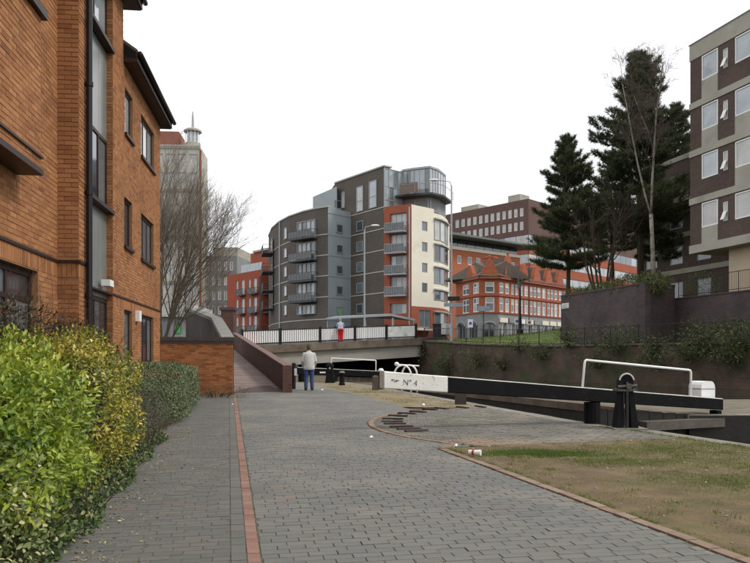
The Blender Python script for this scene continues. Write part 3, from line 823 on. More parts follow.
part('cap', M_TREAD, up, lambda q: q.box(-9.95, -8.95, 46.6, 47.5, 4.662, 4.85))

# flat-roofed kiosk beyond the wall
ki = thing('kiosk', (-12.3, 43, .42), 'grey flat roofed kiosk with big windows behind the bare tree', 'kiosk')
KF = Fr((-14.6, 42.0), (1, 0))
mb = MB(); wall_sheet(mb, KF, 0, 4.1, .3, 3.95, [(.5, 2.9, 2.2, 3.72)], reveal=.1, thick=4); mb.build('wall', mat('kiosk_render', (.34, .35, .34), .8), ki)
mb = MB(); fbox(mb, KF, -.3, 4.3, 3.952, 4.62, -4.2, .4); mb.build('roof', mat('pale_fascia', (.48, .48, .45), .7, var=.15, scale=1.2), ki)
window(KF, ki, .5, 2.9, 2.2, 3.72, o=-.05, fw=.08, mull=(.5,), fm=M_GREYMETAL, pm=M_GLASS)
mb = MB(); fbox(mb, KF, 3.1, 3.42, 3.02, 3.6, .02, .08); mb.build('green_sign', mat('green_sign', (.07, .55, .12), .5, var=.05), ki)
mb = MB(); fbox(mb, KF, 3.0, 3.18, 2.5, 2.8, .02, .06); mb.build('notice', mat('pale_notice', (.5, .6, .7), .5, var=.05), ki)

# ================================================================== road bridge
BR = Fr((-8.65, 47.5), (.834, .552))
def dk(s): return 2.36 + max(s, -4) * .0525
br = thing('road_bridge', (-2, 52, .22), 'low concrete road bridge crossing the canal with stained edge beam', 'bridge')
SA, SB = -1.2, 14.55
def slab(mb, s0, s1, o0, o1, t0, t1):
    mb.hexa([BR.p(s0, dk(s0) + t0, o1), BR.p(s1, dk(s1) + t0, o1), BR.p(s1, dk(s1) + t0, o0), BR.p(s0, dk(s0) + t0, o0),
             BR.p(s0, dk(s0) + t1, o1), BR.p(s1, dk(s1) + t1, o1), BR.p(s1, dk(s1) + t1, o0), BR.p(s0, dk(s0) + t1, o0)])
part('edge_beam', M_CONC_BROWN, br, lambda q: slab(q, SA, SB, -.5, .25, -.52, -.002))
part('girder', M_CONC_PALE, br, lambda q: slab(q, SA, SB, -.9, .0, -1.42, -.523))
part('deck', mat('bridge_asphalt', (.06, .06, .058), .9), br, lambda q: slab(q, SA - 1, SB + 3, -17, -.502, -.4, -.003))
for j in range(6): part('girder', M_CONC, br, lambda q: slab(q, SA, SB, -3.4 - j * 2.4, -2.6 - j * 2.4, -1.3, -.401))
sA = BR.s_at(300)
part('abutment', mat('abutment_render', (.33, .36, .37), .85, var=.15, scale=.8), br, lambda q: slab(q, SA - 1.2, sA, -17, -.25, -3.5, -1.421))
part('abutment', M_DKBRICK, br, lambda q: slab(q, SB + .0, SB + 3, -17, -.26, -3.6, -.403))
# railing: black posts and rails, white pickets
rl = thing('bridge_railing', BR.p(6, dk(6), -.32), 'white picket railing with black posts along the edge of the bridge', 'railing')
OR = -.36
posts = [BR.s_at(u) for u in (244, 282.5, 322.5, 357.5, 389, 418.5)]
for s in posts:
    q = MB(); fbox(q, BR, s - .09, s + .09, dk(s) - .002, dk(s) + 1.12, OR - .08, OR + .08); q.build('post', M_BLACKMETAL, rl)
for s0, s1 in zip(posts, posts[1:]):
    for t in (.10, .96):
        q = MB(); a, b = s0 + .09, s1 - .09
        q.hexa([BR.p(a, dk(a) + t, OR + .03), BR.p(b, dk(b) + t, OR + .03), BR.p(b, dk(b) + t, OR - .03), BR.p(a, dk(a) + t, OR - .03), BR.p(a, dk(a) + t + .06, OR + .03), BR.p(b, dk(b) + t + .06, OR + .03), BR.p(b, dk(b) + t + .06, OR - .03), BR.p(a, dk(a) + t + .06, OR - .03)])
        q.build('rail', M_BLACKMETAL, rl)
    if s1 != posts[-1]:
        n = int((s1 - s0 - .18) / .155); 
        for i in range(n):
            s = s0 + .09 + (i + .5) * (s1 - s0 - .18) / n
            q = MB(); fbox(q, BR, s - .048, s + .048, dk(s) + .161, dk(s) + .958, OR - .02, OR + .02); q.build('picket', M_WHITEMETAL, rl)
    else:
        q = MB(); a, b = s0 + .10, s1 - .10
        q.hexa([BR.p(a, dk(a) + .165, OR + .02), BR.p(b, dk(b) + .165, OR + .02), BR.p(b, dk(b) + .165, OR - .02), BR.p(a, dk(a) + .165, OR - .02), BR.p(a, dk(a) + .955, OR + .02), BR.p(b, dk(b) + .955, OR + .02), BR.p(b, dk(b) + .955, OR - .02), BR.p(a, dk(a) + .955, OR - .02)])
        q.build('board', mat('white_board', (.72, .73, .70), .6, var=.15, scale=1.2, blotch=((.45, .47, .42), 1.5, .52, .7)), rl)

# ================================================================== lock gates
def ray_on(A, B, u):
    k = (u - 375.0) / FPX; dx, dy = B[0] - A[0], B[1] - A[1]
    return (k * A[1] - A[0]) / (dx - k * dy)
def gate(label, A, B, zA, zB, hA, hB, w, split, rails, root_name='lock_gate'):
    """A = outer end of the balance beam, B = nose of the gate; split = fraction painted white"""
    root = thing(root_name, ((A[0] + B[0]) / 2, (A[1] + B[1]) / 2, 0), label, 'lock gate')
    d = Vector((B[0] - A[0], B[1] - A[1])).normalized(); n = Vector((d.y, -d.x))
    def P(t, up, o):
        x, y = A[0] + (B[0] - A[0]) * t, A[1] + (B[1] - A[1]) * t
        return (x + n.x * o, y + n.y * o, up)
    zt = lambda t: zA + (zB - zA) * t
    hh = lambda t: hA + (hB - hA) * t
    def seg(t0, t1, m, name, e=.018):
        q = MB(); N = max(2, int((t1 - t0) * 14)); ring = []
        for i in range(N + 1):
            t = t0 + (t1 - t0) * i / N; z1, z0 = zt(t), zt(t) - hh(t); j = random.uniform(-.004, .004)
            prof = [(w / 2, z0 + e), (w / 2, z1 - e), (w / 2 - e, z1 + j), (-w / 2 + e, z1 + j), (-w / 2, z1 - e), (-w / 2, z0 + e), (-w / 2 + e, z0), (w / 2 - e, z0)]
            ring.append([P(t, z, o) for o, z in prof])
        k = 8; V = [v for r_ in ring for v in r_]
        for i in range(N):
            for j in range(k):
                f_ = (i * k + j, (i + 1) * k + j, (i + 1) * k + (j + 1) % k, i * k + (j + 1) % k)
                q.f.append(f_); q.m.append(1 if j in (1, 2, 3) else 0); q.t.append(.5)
        q.v = V
        q.f += [tuple(range(k)), tuple(N * k + j for j in range(k - 1, -1, -1))]; q.m += [0, 0]; q.t += [.5, .5]
        return q.build(name, m, root, recalc=True)
    if split: wb = seg(0, split - .0004, [M_WHITE, M_WHITE], 'balance_beam')
    else: wb = None
    bb = seg(split, 1, [M_BLACKPAINT, mat('sky_lit_beam_top', (.46, .45, .42), .8, var=.3, scale=3)], 'balance_beam')  # pale colour on the top face stands in for sky light falling on it
    if rails:
        (t0, t1, hr, r) = rails
        q = MB(); za, zb = zt(t0), zt(t1)
        pa, pb = P(t0, za, -.02), P(t1, zb, -.02)
        in0, in1 = P(t0 + .012, za + hr, -.02), P(t1 - .008, zb + hr, -.02)
        up0, up1 = P(t0 + .006, za + hr * .86, -.02), P(t1, zb + hr * .9, -.02)
        q.tube([pa, up0, P(t0 + .008, za + hr * .96, -.02), in0, P((t0 + t1) / 2, (za + zb) / 2 + hr, -.02), in1, P(t1 - .002, zb + hr * .97, -.02), up1, pb], r, 8)
        q.build('handrail', M_WHITEMETAL, root, smooth=True)
    return root, P, zt, hh, wb, bb, n, d
GA, GB = (.136, 14.22), (7.70, 16.40)
tw = ray_on(GA, GB, 444.8); t583 = ray_on(GA, GB, 583); t693 = ray_on(GA, GB, 691.5)
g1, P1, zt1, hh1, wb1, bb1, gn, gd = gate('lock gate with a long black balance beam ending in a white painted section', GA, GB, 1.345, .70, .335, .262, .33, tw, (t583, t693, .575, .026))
tH = ray_on(GA, GB, 592)
NPL = 9
for i in range(NPL):                                              # planks of the leaf
    t0 = tH + (0.985 - tH) * i / NPL; t1 = tH + (0.985 - tH) * (i + 1) / NPL - .002
    q = MB(); z1 = min(zt1(t0) - hh1(t0), zt1(t1) - hh1(t1)) - .01
    q.prism([P1(t0, -1.4, .07), P1(t1, -1.4, .07), P1(t1, -1.4, -.08), P1(t0, -1.4, -.08)], [P1(t0, z1 - .12, .07), P1(t1, z1 - .12, .07), P1(t1, z1 - .12, -.08), P1(t0, z1 - .12, -.08)])
    q.build('plank', mat('wet_timber', (.028, .024, .02), .7, var=.3, scale=5), g1, recalc=True)
q = MB(); q.tube([P1(tH, -1.4, 0), P1(tH, zt1(tH) - hh1(tH) - .012, 0)], .17, 14); q.build('heel_post', M_BLACKPAINT, g1, smooth=False)
q = MB(); q.hexa([P1(.985, -1.4, .12), P1(1.0, -1.4, .12), P1(1.0, -1.4, -.12), P1(.985, -1.4, -.12), P1(.985, zt1(1) - hh1(1) - .012, .12), P1(1.0, zt1(1) - hh1(1) - .012, .12), P1(1.0, zt1(1) - hh1(1) - .012, -.12), P1(.985, zt1(1) - hh1(1) - .012, -.12)]); q.build('nose_post', M_BLACKPAINT, g1)
ta = ray_on(GA, GB, 634)
q = MB(); q.hexa([P1(ta, .06, .44), P1(.975, .10, .44), P1(.975, .10, .14), P1(ta, .06, .14), P1(ta, .25, .44), P1(.975, .28, .44), P1(.975, .28, .14), P1(ta, .25, .14)]); q.build('footboard', mat('footboard_wood', (.105, .095, .078), .9, var=.3, scale=5, bump=.3, bscale=40), g1)
for t in (ta + .02, .97):
    q = MB(); q.obox(P1(t - .01, -.2, .28), (0, 0, 1), (.5, .09, .09)); q.build('bracket', M_BLACKPAINT, g1)
# lettering on the white end (N° 4 and the dark mark before it)
def text_mesh(txt, size, name, m, parent, origin, xdir, extr=.003, bold=0.0):
    cu = bpy.data.curves.new(name, 'FONT'); cu.body = txt; cu.size = size; cu.extrude = extr; cu.offset = bold
    cu.align_x = 'LEFT'
    tmp = bpy.data.objects.new('tmp_text', cu); col.objects.link(tmp)
    dg = bpy.context.evaluated_depsgraph_get(); dg.update()
    me = bpy.data.meshes.new_from_object(tmp.evaluated_get(dg)); me.name = name
    bpy.data.objects.remove(tmp); bpy.data.curves.remove(cu)
    X = Vector(xdir).normalized(); Zv = Vector((0, 0, 1)); Yv = (Zv - X * Zv.dot(X)).normalized(); N = X.cross(Yv)
    M4 = Matrix(((X.x, Yv.x, N.x, origin[0]), (X.y, Yv.y, N.y, origin[1]), (X.z, Yv.z, N.z, origin[2]), (0, 0, 0, 1)))
    me.transform(M4); me.materials.clear(); me.materials.append(m)
    return link(name, me, parent)
m_letter = mat('faded_black_letter', (.13, .125, .115), .8, var=.3, scale=30, blotch=((.6, .58, .54), 22, .52, .62))
bd = Vector(P1(.2, zt1(.2), 0)) - Vector(P1(0, zt1(0), 0))
tl = ray_on(GA, GB, 400)
text_mesh('N\u00b0 4', .155, 'lettering', m_letter, wb1, P1(tl, zt1(tl) - .235, .1685), bd)
tm_ = ray_on(GA, GB, 389)
q = MB(); o_ = P1(tm_, zt1(tm_) - .19, .168); bu = bd.normalized()
for i, (a, b, c, d) in enumerate(((0, .06, .02, .05), (.05, .11, .0, .045), (.1, .15, .022, .04))):
    p = Vector(o_) + bu * ((a + b) / 2); q.obox((p.x, p.y, p.z + (c + d) / 2), bu, (b - a, .006, d - c))
q.build('worn_mark', m_letter, wb1)
# white gear cover on the gate
gc = thing('gear_cover', P1(ray_on(GA, GB, 706), .7, -.35), 'white rounded metal cover standing behind the nose of the lock gate', 'gear cover')
def cover(mb, c, d, n, L, W, H):
    prof = [(-L / 2, 0), (-L / 2, H * .72), (-L / 2 * .93, H * .86), (-L / 2 * .72, H * .965), (-L / 4, H), (L / 4, H), (L / 2 * .72, H * .965), (L / 2 * .93, H * .86), (L / 2, H * .72), (L / 2, 0)]
    f = lambda o: [(c[0] + d[0] * x + n[0] * o, c[1] + d[1] * x + n[1] * o, c[2] + z) for x, z in prof]
    mb.prism(f(W / 2), f(-W / 2))
cc = P1(ray_on(GA, GB, 715), .35, -.42)
q = MB(); cover(q, (cc[0], cc[1], .52), gd, gn, .37, .42, .55); q.build('cover', M_WHITEMETAL, gc, recalc=True)
q = MB(); q.obox((cc[0], cc[1], .90), (gd.x, gd.y, 0), (.384, .434, .02)); q.build('seam', M_GREYMETAL, gc)

# paddle gear stand in front of the beam
psx, psy = PX(625, 14.5), 14.5
ps = thing('paddle_gear', (psx, psy, gz(psy)), 'black cast iron paddle gear with a white rimmed hood at the lock side', 'paddle gear')
zb0 = gz(psy)
for sx in (-1, 1):
    q = MB(); 
    q.prism([(psx + sx * .215, psy - .16, zb0), (psx + sx * .075, psy - .16, zb0), (psx + sx * .075, psy + .16, zb0), (psx + sx * .215, psy + .16, zb0)],
            [(psx + sx * .135, psy - .10, zb0 + .74), (psx + sx * .05, psy - .10, zb0 + .74), (psx + sx * .05, psy + .10, zb0 + .74), (psx + sx * .135, psy + .10, zb0 + .74)])
    q.build('side_frame', M_BLACKPAINT, ps, recalc=True)
q = MB(); q.box(psx - .028, psx + .028, psy - .135, psy - .07, zb0 + .02, zb0 + .93)
for i in range(20): q.box(psx - .022, psx + .022, psy - .155, psy - .13, zb0 + .05 + i * .034, zb0 + .068 + i * .034)
q.build('rack', mat('rack_iron', (.05, .045, .042), .5, var=.3, scale=10, metal=.5), ps)
q = MB(); q.box(psx - .20, psx + .20, psy - .15, psy + .15, zb0 + .742, zb0 + .785); q.build('cap_plate', mat('worn_iron', (.09, .085, .08), .6, var=.4, scale=12), ps)
q = MB(); prof = []
for i in range(13): a = math.pi * i / 12; prof.append((.135 * math.cos(a), .16 * math.sin(a) + .13))
prof = [(.135, 0)] + prof + [(-.135, 0)]
q.prism([(psx + x, psy - .10, zb0 + .787 + z) for x, z in prof], [(psx + x, psy + .10, zb0 + .787 + z) for x, z in prof]); q.build('hood', M_BLACKPAINT, ps, recalc=True)
q = MB(); pp = [(psx + x * 1.08, psy - .10, zb0 + .787 + .13 + (z - .13) * 1.06) for x, z in prof[2:-2]]; q.tube(pp, .016, 6); q.build('rim', mat('white_rim', (.55, .55, .53), .5, var=.3, scale=10), ps)
q = MB(); q.tube([(psx - .18, psy - .13, zb0 + .83), (psx + .19, psy - .13, zb0 + .85)], .03, 8); q.tube([(psx + .02, psy - .2, zb0 + .84), (psx + .02, psy - .08, zb0 + .84)], .06, 10); q.build('spindle', mat('worn_iron', (.09, .085, .08)), ps)
q = MB(); q.box(psx - .3, psx + .36, psy - .3, psy + .26, zb0 - .04, zb0 + .018); q.build('base_stone', M_CONC, ps)
# chain hanging down the side
q = MB(); q.tube([(psx - .08, psy - .16, zb0 + .72), (psx - .09, psy - .19, zb0 + .4), (psx - .05, psy - .2, zb0 + .04)], .014, 6); q.build('chain', M_BLACKMETAL, ps)

# the far gate of the lock
GA2, GB2 = (PX(297, 35.2), 35.2), (PX(384, 36.4), 36.4)
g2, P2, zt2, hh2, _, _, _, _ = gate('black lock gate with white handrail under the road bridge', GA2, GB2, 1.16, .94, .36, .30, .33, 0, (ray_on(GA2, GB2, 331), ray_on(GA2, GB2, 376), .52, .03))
for i in range(7):
    t0 = .42 + .56 * i / 7; t1 = .42 + .56 * (i + 1) / 7 - .003
    q = MB(); z1 = zt2(t1) - hh2(t1) - .03
    q.prism([P2(t0, -1.4, .07), P2(t1, -1.4, .07), P2(t1, -1.4, -.08), P2(t0, -1.4, -.08)], [P2(t0, z1, .07), P2(t1, z1, .07), P2(t1, z1, -.08), P2(t0, z1, -.08)]); q.build('plank', M_WOOD, g2, recalc=True)
for t in (.05, .42):
    q = MB(); q.tube([P2(t, -.2 if t > .1 else gz(35), 0), P2(t, zt2(t) - hh2(t) - .01, 0)], .16, 12); q.build('post', M_BLACKPAINT, g2)
q = MB(); q.obox(P2(.28, zt2(.28) - .2, .17), (GB2[0] - GA2[0], GB2[1] - GA2[1], 0), (.28, .01, .07)); q.build('number_plate', M_WHITEMETAL, g2)
fx, fy = PX(330, 34.0), 34.0
fp = thing('paddle_gear', (fx, fy, gz(fy)), 'small black paddle gear beside the gate under the bridge', 'paddle gear')
q = MB(); q.prism([(fx - .22, fy - .2, gz(fy)), (fx + .22, fy - .2, gz(fy)), (fx + .22, fy + .2, gz(fy)), (fx - .22, fy + .2, gz(fy))], [(fx - .13, fy - .12, 1.1), (fx + .13, fy - .12, 1.1), (fx + .13, fy + .12, 1.1), (fx - .13, fy + .12, 1.1)]); q.build('frame', M_BLACKPAINT, fp, recalc=True)
q = MB(); q.ell((fx, fy, 1.2), (.19, .14, .17)); q.build('hood', M_BLACKPAINT, fp, smooth=True)
q = MB(); q.tube([(fx, fy - .2, 1.12), (fx, fy + .2, 1.12)], .05, 8); q.build('spindle', M_GREYMETAL, fp)

# bollards and posts
def bollard(u, v, h, w, label, m, top=None, name='bollard', square=False):
    x, y = gp(u, v); z = gz(y)
    o = thing(name, (x, y, z), label, 'bollard')
    q = MB()
    if square:
        q.prism([(x - w / 2, y - w / 2, z - .05), (x + w / 2, y - w / 2, z - .05), (x + w / 2, y + w / 2, z - .05), (x - w / 2, y + w / 2, z - .05)], [(x - w * .46, y - w * .46, z + h), (x + w * .46, y - w * .46, z + h), (x + w * .46, y + w * .46, z + h), (x - w * .46, y + w * .46, z + h)])
        q.build('post', m, o, recalc=True)
        q = MB(); q.prism([(x - w * .46, y - w * .46, z + h + .001), (x + w * .46, y - w * .46, z + h + .001), (x + w * .46, y + w * .46, z + h + .001), (x - w * .46, y + w * .46, z + h + .001)], [(x - w * .2, y - w * .2, z + h + .05), (x + w * .2, y - w * .2, z + h + .05), (x + w * .2, y + w * .2, z + h + .05), (x - w * .2, y + w * .2, z + h + .05)]); q.build('top', top or m, o, recalc=True)
    else:
        q.lathe((x, y, z), [(w * .55, -.05), (w * .52, .06), (w * .42, .12), (w * .40, h * .7), (w * .5, h * .8), (w * .52, h * .86)], 14); q.build('post', m, o, smooth=False)
        q = MB(); q.lathe((x, y, z), [(w * .52, h * .861), (w * .46, h * .94), (w * .25, h)], 14); q.build('top', top or m, o)
    return o
bollard(342, 385, .60, .25, 'black cast iron bollard with pale top behind the man', M_BLACKPAINT, M_CONC)
bollard(375.5, 390, .50, .26, 'square weathered timber post left of the white beam end', M_WOOD, square=True, name='timber_post')
bollard(460.5, 404, .62, .30, 'squat dark timber post under the black balance beam', mat('dark_timber', (.055, .045, .036), .9, var=.3, scale=6), square=True, name='timber_post')
bollard(381, 389, .80, .22, 'black bollard with white painted cap behind the white beam end', M_BLACKPAINT, M_WHITEMETAL)
bx_, by_ = gp(293.8, 389)
bo = thing('gate_post', (bx_, by_, gz(by_)), 'slim black post with a white notice beside the ramp end', 'post')
q = MB(); q.tube([(bx_, by_, gz(by_) - .05), (bx_, by_, gz(by_) + .96)], .075, 12); q.build('post', M_BLACKMETAL, bo)
q = MB(); q.ell((bx_, by_, gz(by_) + .97), (.085, .085, .06)); q.build('cap', M_BLACKMETAL, bo, smooth=True)
q = MB(); q.box(bx_ + .03, bx_ + .13, by_ - .09, by_ - .08, gz(by_) + .52, gz(by_) + .80); q.build('notice', M_WHITEMETAL, bo)
# white hoops of the lock ladder
lx, ly = PX(404, 26), 26.0
ld = thing('ladder_hoops', (lx, ly, gz(ly)), 'pair of white curved grab rails at the lock ladder', 'grab rail')
for k, dx in enumerate((-.05, .20)):
    q = MB(); P = []
    for i in range(9):
        a = math.pi * i / 8; P.append((lx + dx - .30 * math.cos(a) * (1 if k == 0 else .9) , ly + dx * .4, gz(ly) + .62 + .36 * math.sin(a)))
    P = [(P[0][0], P[0][1], gz(ly) - .05)] + P + [(P[-1][0], P[-1][1], gz(ly) - .05)]
    q.tube(P, .032, 8); q.build('hoop', M_WHITEMETAL, ld, smooth=True)
q = MB(); q.tube([(lx - .25, ly + .05, gz(ly) + 1.0), (lx + .55, ly + .15, gz(ly) + .95)], .025, 8); q.build('cross_bar', M_WHITEMETAL, ld)
q = MB(); q.ell((lx - .26, ly + .05, gz(ly) + 1.02), (.085, .085, .075)); q.build('ball_end', M_WHITEMETAL, ld, smooth=True)

# ================================================================== far side of the canal
m_fw = brickmat('canal_wall_brick', (.47, -.88), (.082, .056, .040), (.115, .076, .052), (.06, .05, .038), var=.5, scale=.8, blotch=((.055, .06, .03), .7, .46, .62))
cw = thing('canal_retaining_wall', (9.9, 43.6, .2), 'long mossy dark brick wall rising from the water on the far bank', 'wall')
mb = MB()
for i in range(len(FW) - 1):
    (x0, y0), (x1, y1) = FW[i], FW[i + 1]
    mb.prism([(x0, y0, -1.0), (x0 + .35, y0 + .2, -1.0), (x1 + .35, y1 + .2, -1.0), (x1, y1, -1.0)], [(x0 + .06, y0 + .03, FWZ[i] - .1), (x0 + .38, y0 + .2, FWZ[i] - .1), (x1 + .38, y1 + .2, FWZ[i + 1] - .1), (x1 + .06, y1 + .03, FWZ[i + 1] - .1)])
mb.build('wall', m_fw, cw, recalc=True)
for i in range(1, 5):
    (x0, y0), (x1, y1) = FW[i], FW[i + 1]; L = math.dist((x0, y0), (x1, y1)); n = int(L / 1.1)
    for j in range(n):
        a, b = j / n + .01, (j + 1) / n - .01
        q = MB(); g = lambda t: (x0 + (x1 - x0) * t, y0 + (y1 - y0) * t, FWZ[i] + (FWZ[i + 1] - FWZ[i]) * t)
        A, B = g(a), g(b); jz = random.uniform(-.02, .02)
        q.prism([(A[0] - .02, A[1] - .02, A[2] - .10), (A[0] + .42, A[1] + .2, A[2] - .10), (B[0] + .42, B[1] + .2, B[2] - .10), (B[0] - .02, B[1] - .02, B[2] - .10)], [(A[0] - .02, A[1] - .02, A[2] + jz), (A[0] + .42, A[1] + .2, A[2] + jz), (B[0] + .42, B[1] + .2, B[2] + jz), (B[0] - .02, B[1] - .02, B[2] + jz)])
        q.build('coping_stone', M_CONC_BROWN, cw, recalc=True)
# grass bank up to the street
M_GRASSG = mat('bank_turf', (.12, .17, .035), .95, var=.3, scale=1.2, bump=.6, bscale=14, blotch=((.12, .125, .04), .6, .5, .7))
mb = MB(); offs_ = [.40, 1.0, 3.0, 6.0, 12.0, 22.0, 60.0]
def bz(i, d):
    base = FWZ[i] - .05
    top = [2.2, 2.2, 2.2, 2.45, 4.4, 3.6, 2.9, 2.7][i]
    t = min(max((d - .8) / 12.0, 0), 1); return base + (top - base) * t
rows_ = []
for i, (x, y) in enumerate(FW):
    for d in offs_: mb.v.append((x + .88 * d, y + .47 * d, bz(i, d)))
nO = len(offs_)
for i in range(len(FW) - 1):
    for k in range(nO - 1): mb.f.append((i * nO + k, i * nO + k + 1, (i + 1) * nO + k + 1, (i + 1) * nO + k)); mb.m.append(0); mb.t.append(.5)
bank_o = struct(mb.build('grass_bank', M_GRASSG, recalc=True))
def bank_z(x, y):
    """height of the bank sheet at a place"""
    best = None
    for i in range(len(FW) - 1):
        (x0, y0), (x1, y1) = FW[i], FW[i + 1]
        dx, dy = x1 - x0, y1 - y0
        det = dx * (-.47) - dy * (-.88)
        t = ((x - x0) * (-.47) - (y - y0) * (-.88)) / det
        d = (dx * (y - y0) - dy * (x - x0)) / det if det else 0
        d = ((x - x0 - dx * t) * .88 + (y - y0 - dy * t) * .47)
        if -.001 <= t <= 1.001: best = (1 - t) * bz(i, d) + t * bz(i + 1, d)
    return best if best is not None else 2.5
# black railings along the wall top
rf = thing('canal_railing', (10.3, 43.8, 2.3), 'black metal railing running along the top of the canal wall', 'railing')
def fw_at(Lp):
    for i in range(len(FW) - 1):
        L = math.dist(FW[i], FW[i + 1])
        if Lp <= L: 
            t = Lp / L; return (FW[i][0] + (FW[i + 1][0] - FW[i][0]) * t + .62, FW[i][1] + (FW[i + 1][1] - FW[i][1]) * t + .33, FWZ[i] + (FWZ[i + 1] - FWZ[i]) * t - .05)
        Lp -= L
    return (FW[-1][0] + .62, FW[-1][1] + .33, FWZ[-1])
NPOST = 22
for k in range(NPOST):
    p = fw_at(k * 1.95); q = MB(); q.tube([p, (p[0], p[1], p[2] + 1.06)], .03, 6); q.build('post', M_BLACKMETAL, rf)
    if k:
        for h in (.12, 1.0):
            q = MB(); q.tube([(p0[0], p0[1], p0[2] + h), (p[0], p[1], p[2] + h)], .019, 6, cap=False); q.build('rail', M_BLACKMETAL, rf)
    p0 = p
mb = MB(); L = 0
while L < (NPOST - 1) * 1.95:
    p = fw_at(L); mb.tube([(p[0], p[1], p[2] + .12), (p[0], p[1], p[2] + 1.0)], .006, 4, cap=False); L += .13
stuff(mb.build('bars', M_BLACKMETAL, rf))

# purple brick terrace walls
RBd = (.277, -.961)
m_pur = brickmat('purple_wall_a', RBd, (.052, .038, .039), (.078, .053, .050), (.068, .058, .056), rough=.75, var=.35, scale=.6, blotch=((.036, .029, .030), .35, .5, .7))
m_pur2 = brickmat('purple_wall_b', (1, .7), (.052, .038, .039), (.078, .053, .050), (.068, .058, .056), rough=.7, var=.3, scale=.5)
pw = thing('terrace_wall', (14, 42, 2.6), 'tall dark purple brick planter wall with a white street plate', 'wall')
PA, PB, PC = (12.36, 48.5), (14.8, 40.0), (17.05, 41.5)
def wprism(mb, P, th, z0, z1):
    for (x0, y0), (x1, y1) in zip(P, P[1:]):
        L = math.dist((x0, y0), (x1, y1)); nx, ny = -(y1 - y0) / L * th, (x1 - x0) / L * th
        mb.prism([(x0, y0, z0), (x1, y1, z0), (x1 + nx, y1 + ny, z0), (x0 + nx, y0 + ny, z0)], [(x0, y0, z1), (x1, y1, z1), (x1 + nx, y1 + ny, z1), (x0 + nx, y0 + ny, z1)])
part('wall', m_pur, pw, lambda q: wprism(q, [PA, PB], .35, 1.6, 5.66))
part('wall', m_pur2, pw, lambda q: wprism(q, [PB, PC], .35, 1.6, 5.658))
part('wall', m_pur2, pw, lambda q: wprism(q, [(PA[0] + 9, PA[1] + 3), PA], .35, 1.6, 5.655))
mcop = mat('purple_coping', (.075, .055, .06), .8, var=.3, scale=3)
for X0, X1 in ((PA, PB), (PB, PC)):
    L = math.dist(X0, X1); n = int(L / .9)
    for j in range(n):
        q = MB(); a, b = Vector(X0).lerp(Vector(X1), (j + .01) / n), Vector(X0).lerp(Vector(X1), (j + .99) / n)
        d = (b - a).normalized(); nn = Vector((-d.y, d.x)); A, B = a - nn * .04, b - nn * .04
        q.prism([(A.x, A.y, 5.661), (B.x, B.y, 5.661), (B.x + nn.x * .43, B.y + nn.y * .43, 5.661), (A.x + nn.x * .43, A.y + nn.y * .43, 5.661)], [(A.x, A.y, 5.76), (B.x, B.y, 5.76), (B.x + nn.x * .43, B.y + nn.y * .43, 5.76), (A.x + nn.x * .43, A.y + nn.y * .43, 5.76)])
        q.build('coping', mcop, pw)
WA = Fr(PA, (PB[0] - PA[0], PB[1] - PA[1]))
sp = MB(); fbox(sp, WA, .12, 1.0, 4.86, 5.2, .003, .03); spo = sp.build('street_plate', mat('street_plate', (.6, .61, .58), .5, var=.06), pw)
for z, a, b in ((5.08, .2, .9), (4.98, .22, .7), (4.93, .2, .85)):
    q = MB()
    x = a
    while x < b: w_ = random.uniform(.03, .08); fbox(q, WA, x, x + w_, z - .022, z + .03, .031, .034); x += w_ + .025
    q.build('faint_lettering', mat('grey_print', (.3, .3, .29), .6), spo)
WC = Fr(PC, RBd)
tw2 = thing('terrace_wall', (20, 34, 2.4), 'dark purple brick wall under the terrace railing of the flats', 'wall')
part('wall', m_pur, tw2, lambda q: wprism(q, [PC, (PC[0] + RBd[0] * 16, PC[1] + RBd[1] * 16)], .35, 1.4, 4.93))
part('coping', mcop, tw2, lambda q: fbox(q, WC, .02, 16, 4.932, 5.0, -.38, .04))
# terrace itself
mb = MB(); TP = [(PA[0] + .3, PA[1] + .1), (PB[0] + .3, PB[1] + .3), (PC[0] + .3, PC[1] + .45), (PC[0] + .3 + RBd[0] * 15.6, PC[1] + RBd[1] * 15.6), (70, 26), (70, 120), (30, 120), (21, 52)]
mb.prism([(x, y, 1.5) for x, y in TP], [(x, y, 4.62) for x, y in TP]); struct(mb.build('terrace', M_SOIL, recalc=True))
mb = MB(); TP2 = [(PA[0] + .33, PA[1] - .1), (PB[0] + .3, PB[1] + .4), (PC[0] - .2, PC[1] + .25), (20.5, 51)]
mb.prism([(x, y, 4.6) for x, y in TP2], [(x, y, 5.5) for x, y in TP2]); struct(mb.build('planter_soil', M_SOIL, recalc=True))
# terrace railing
tr = thing('terrace_railing', (19, 36, 5), 'thin black railing on top of the purple terrace wall', 'railing')
s = .1; pr_ = None
while s < 15:
    p = WC.p(s, 5.0, -.17); q = MB(); q.tube([p, (p[0], p[1], 6.05)], .022, 6); q.build('post', M_BLACKMETAL, tr)
    if pr_:
        for z in (5.12, 6.03): q = MB(); q.tube([(pr_[0], pr_[1], z), (p[0], p[1], z)], .018, 6, cap=False); q.build('rail', M_BLACKMETAL, tr)
        for j in range(1, 12):
            x, y = pr_[0] + (p[0] - pr_[0]) * j / 12, pr_[1] + (p[1] - pr_[1]) * j / 12
            q = MB(); q.tube([(x, y, 5.12), (x, y, 6.03)], .008, 4, cap=False); q.build('bar', M_BLACKMETAL, tr)
    pr_ = p; s += 1.5

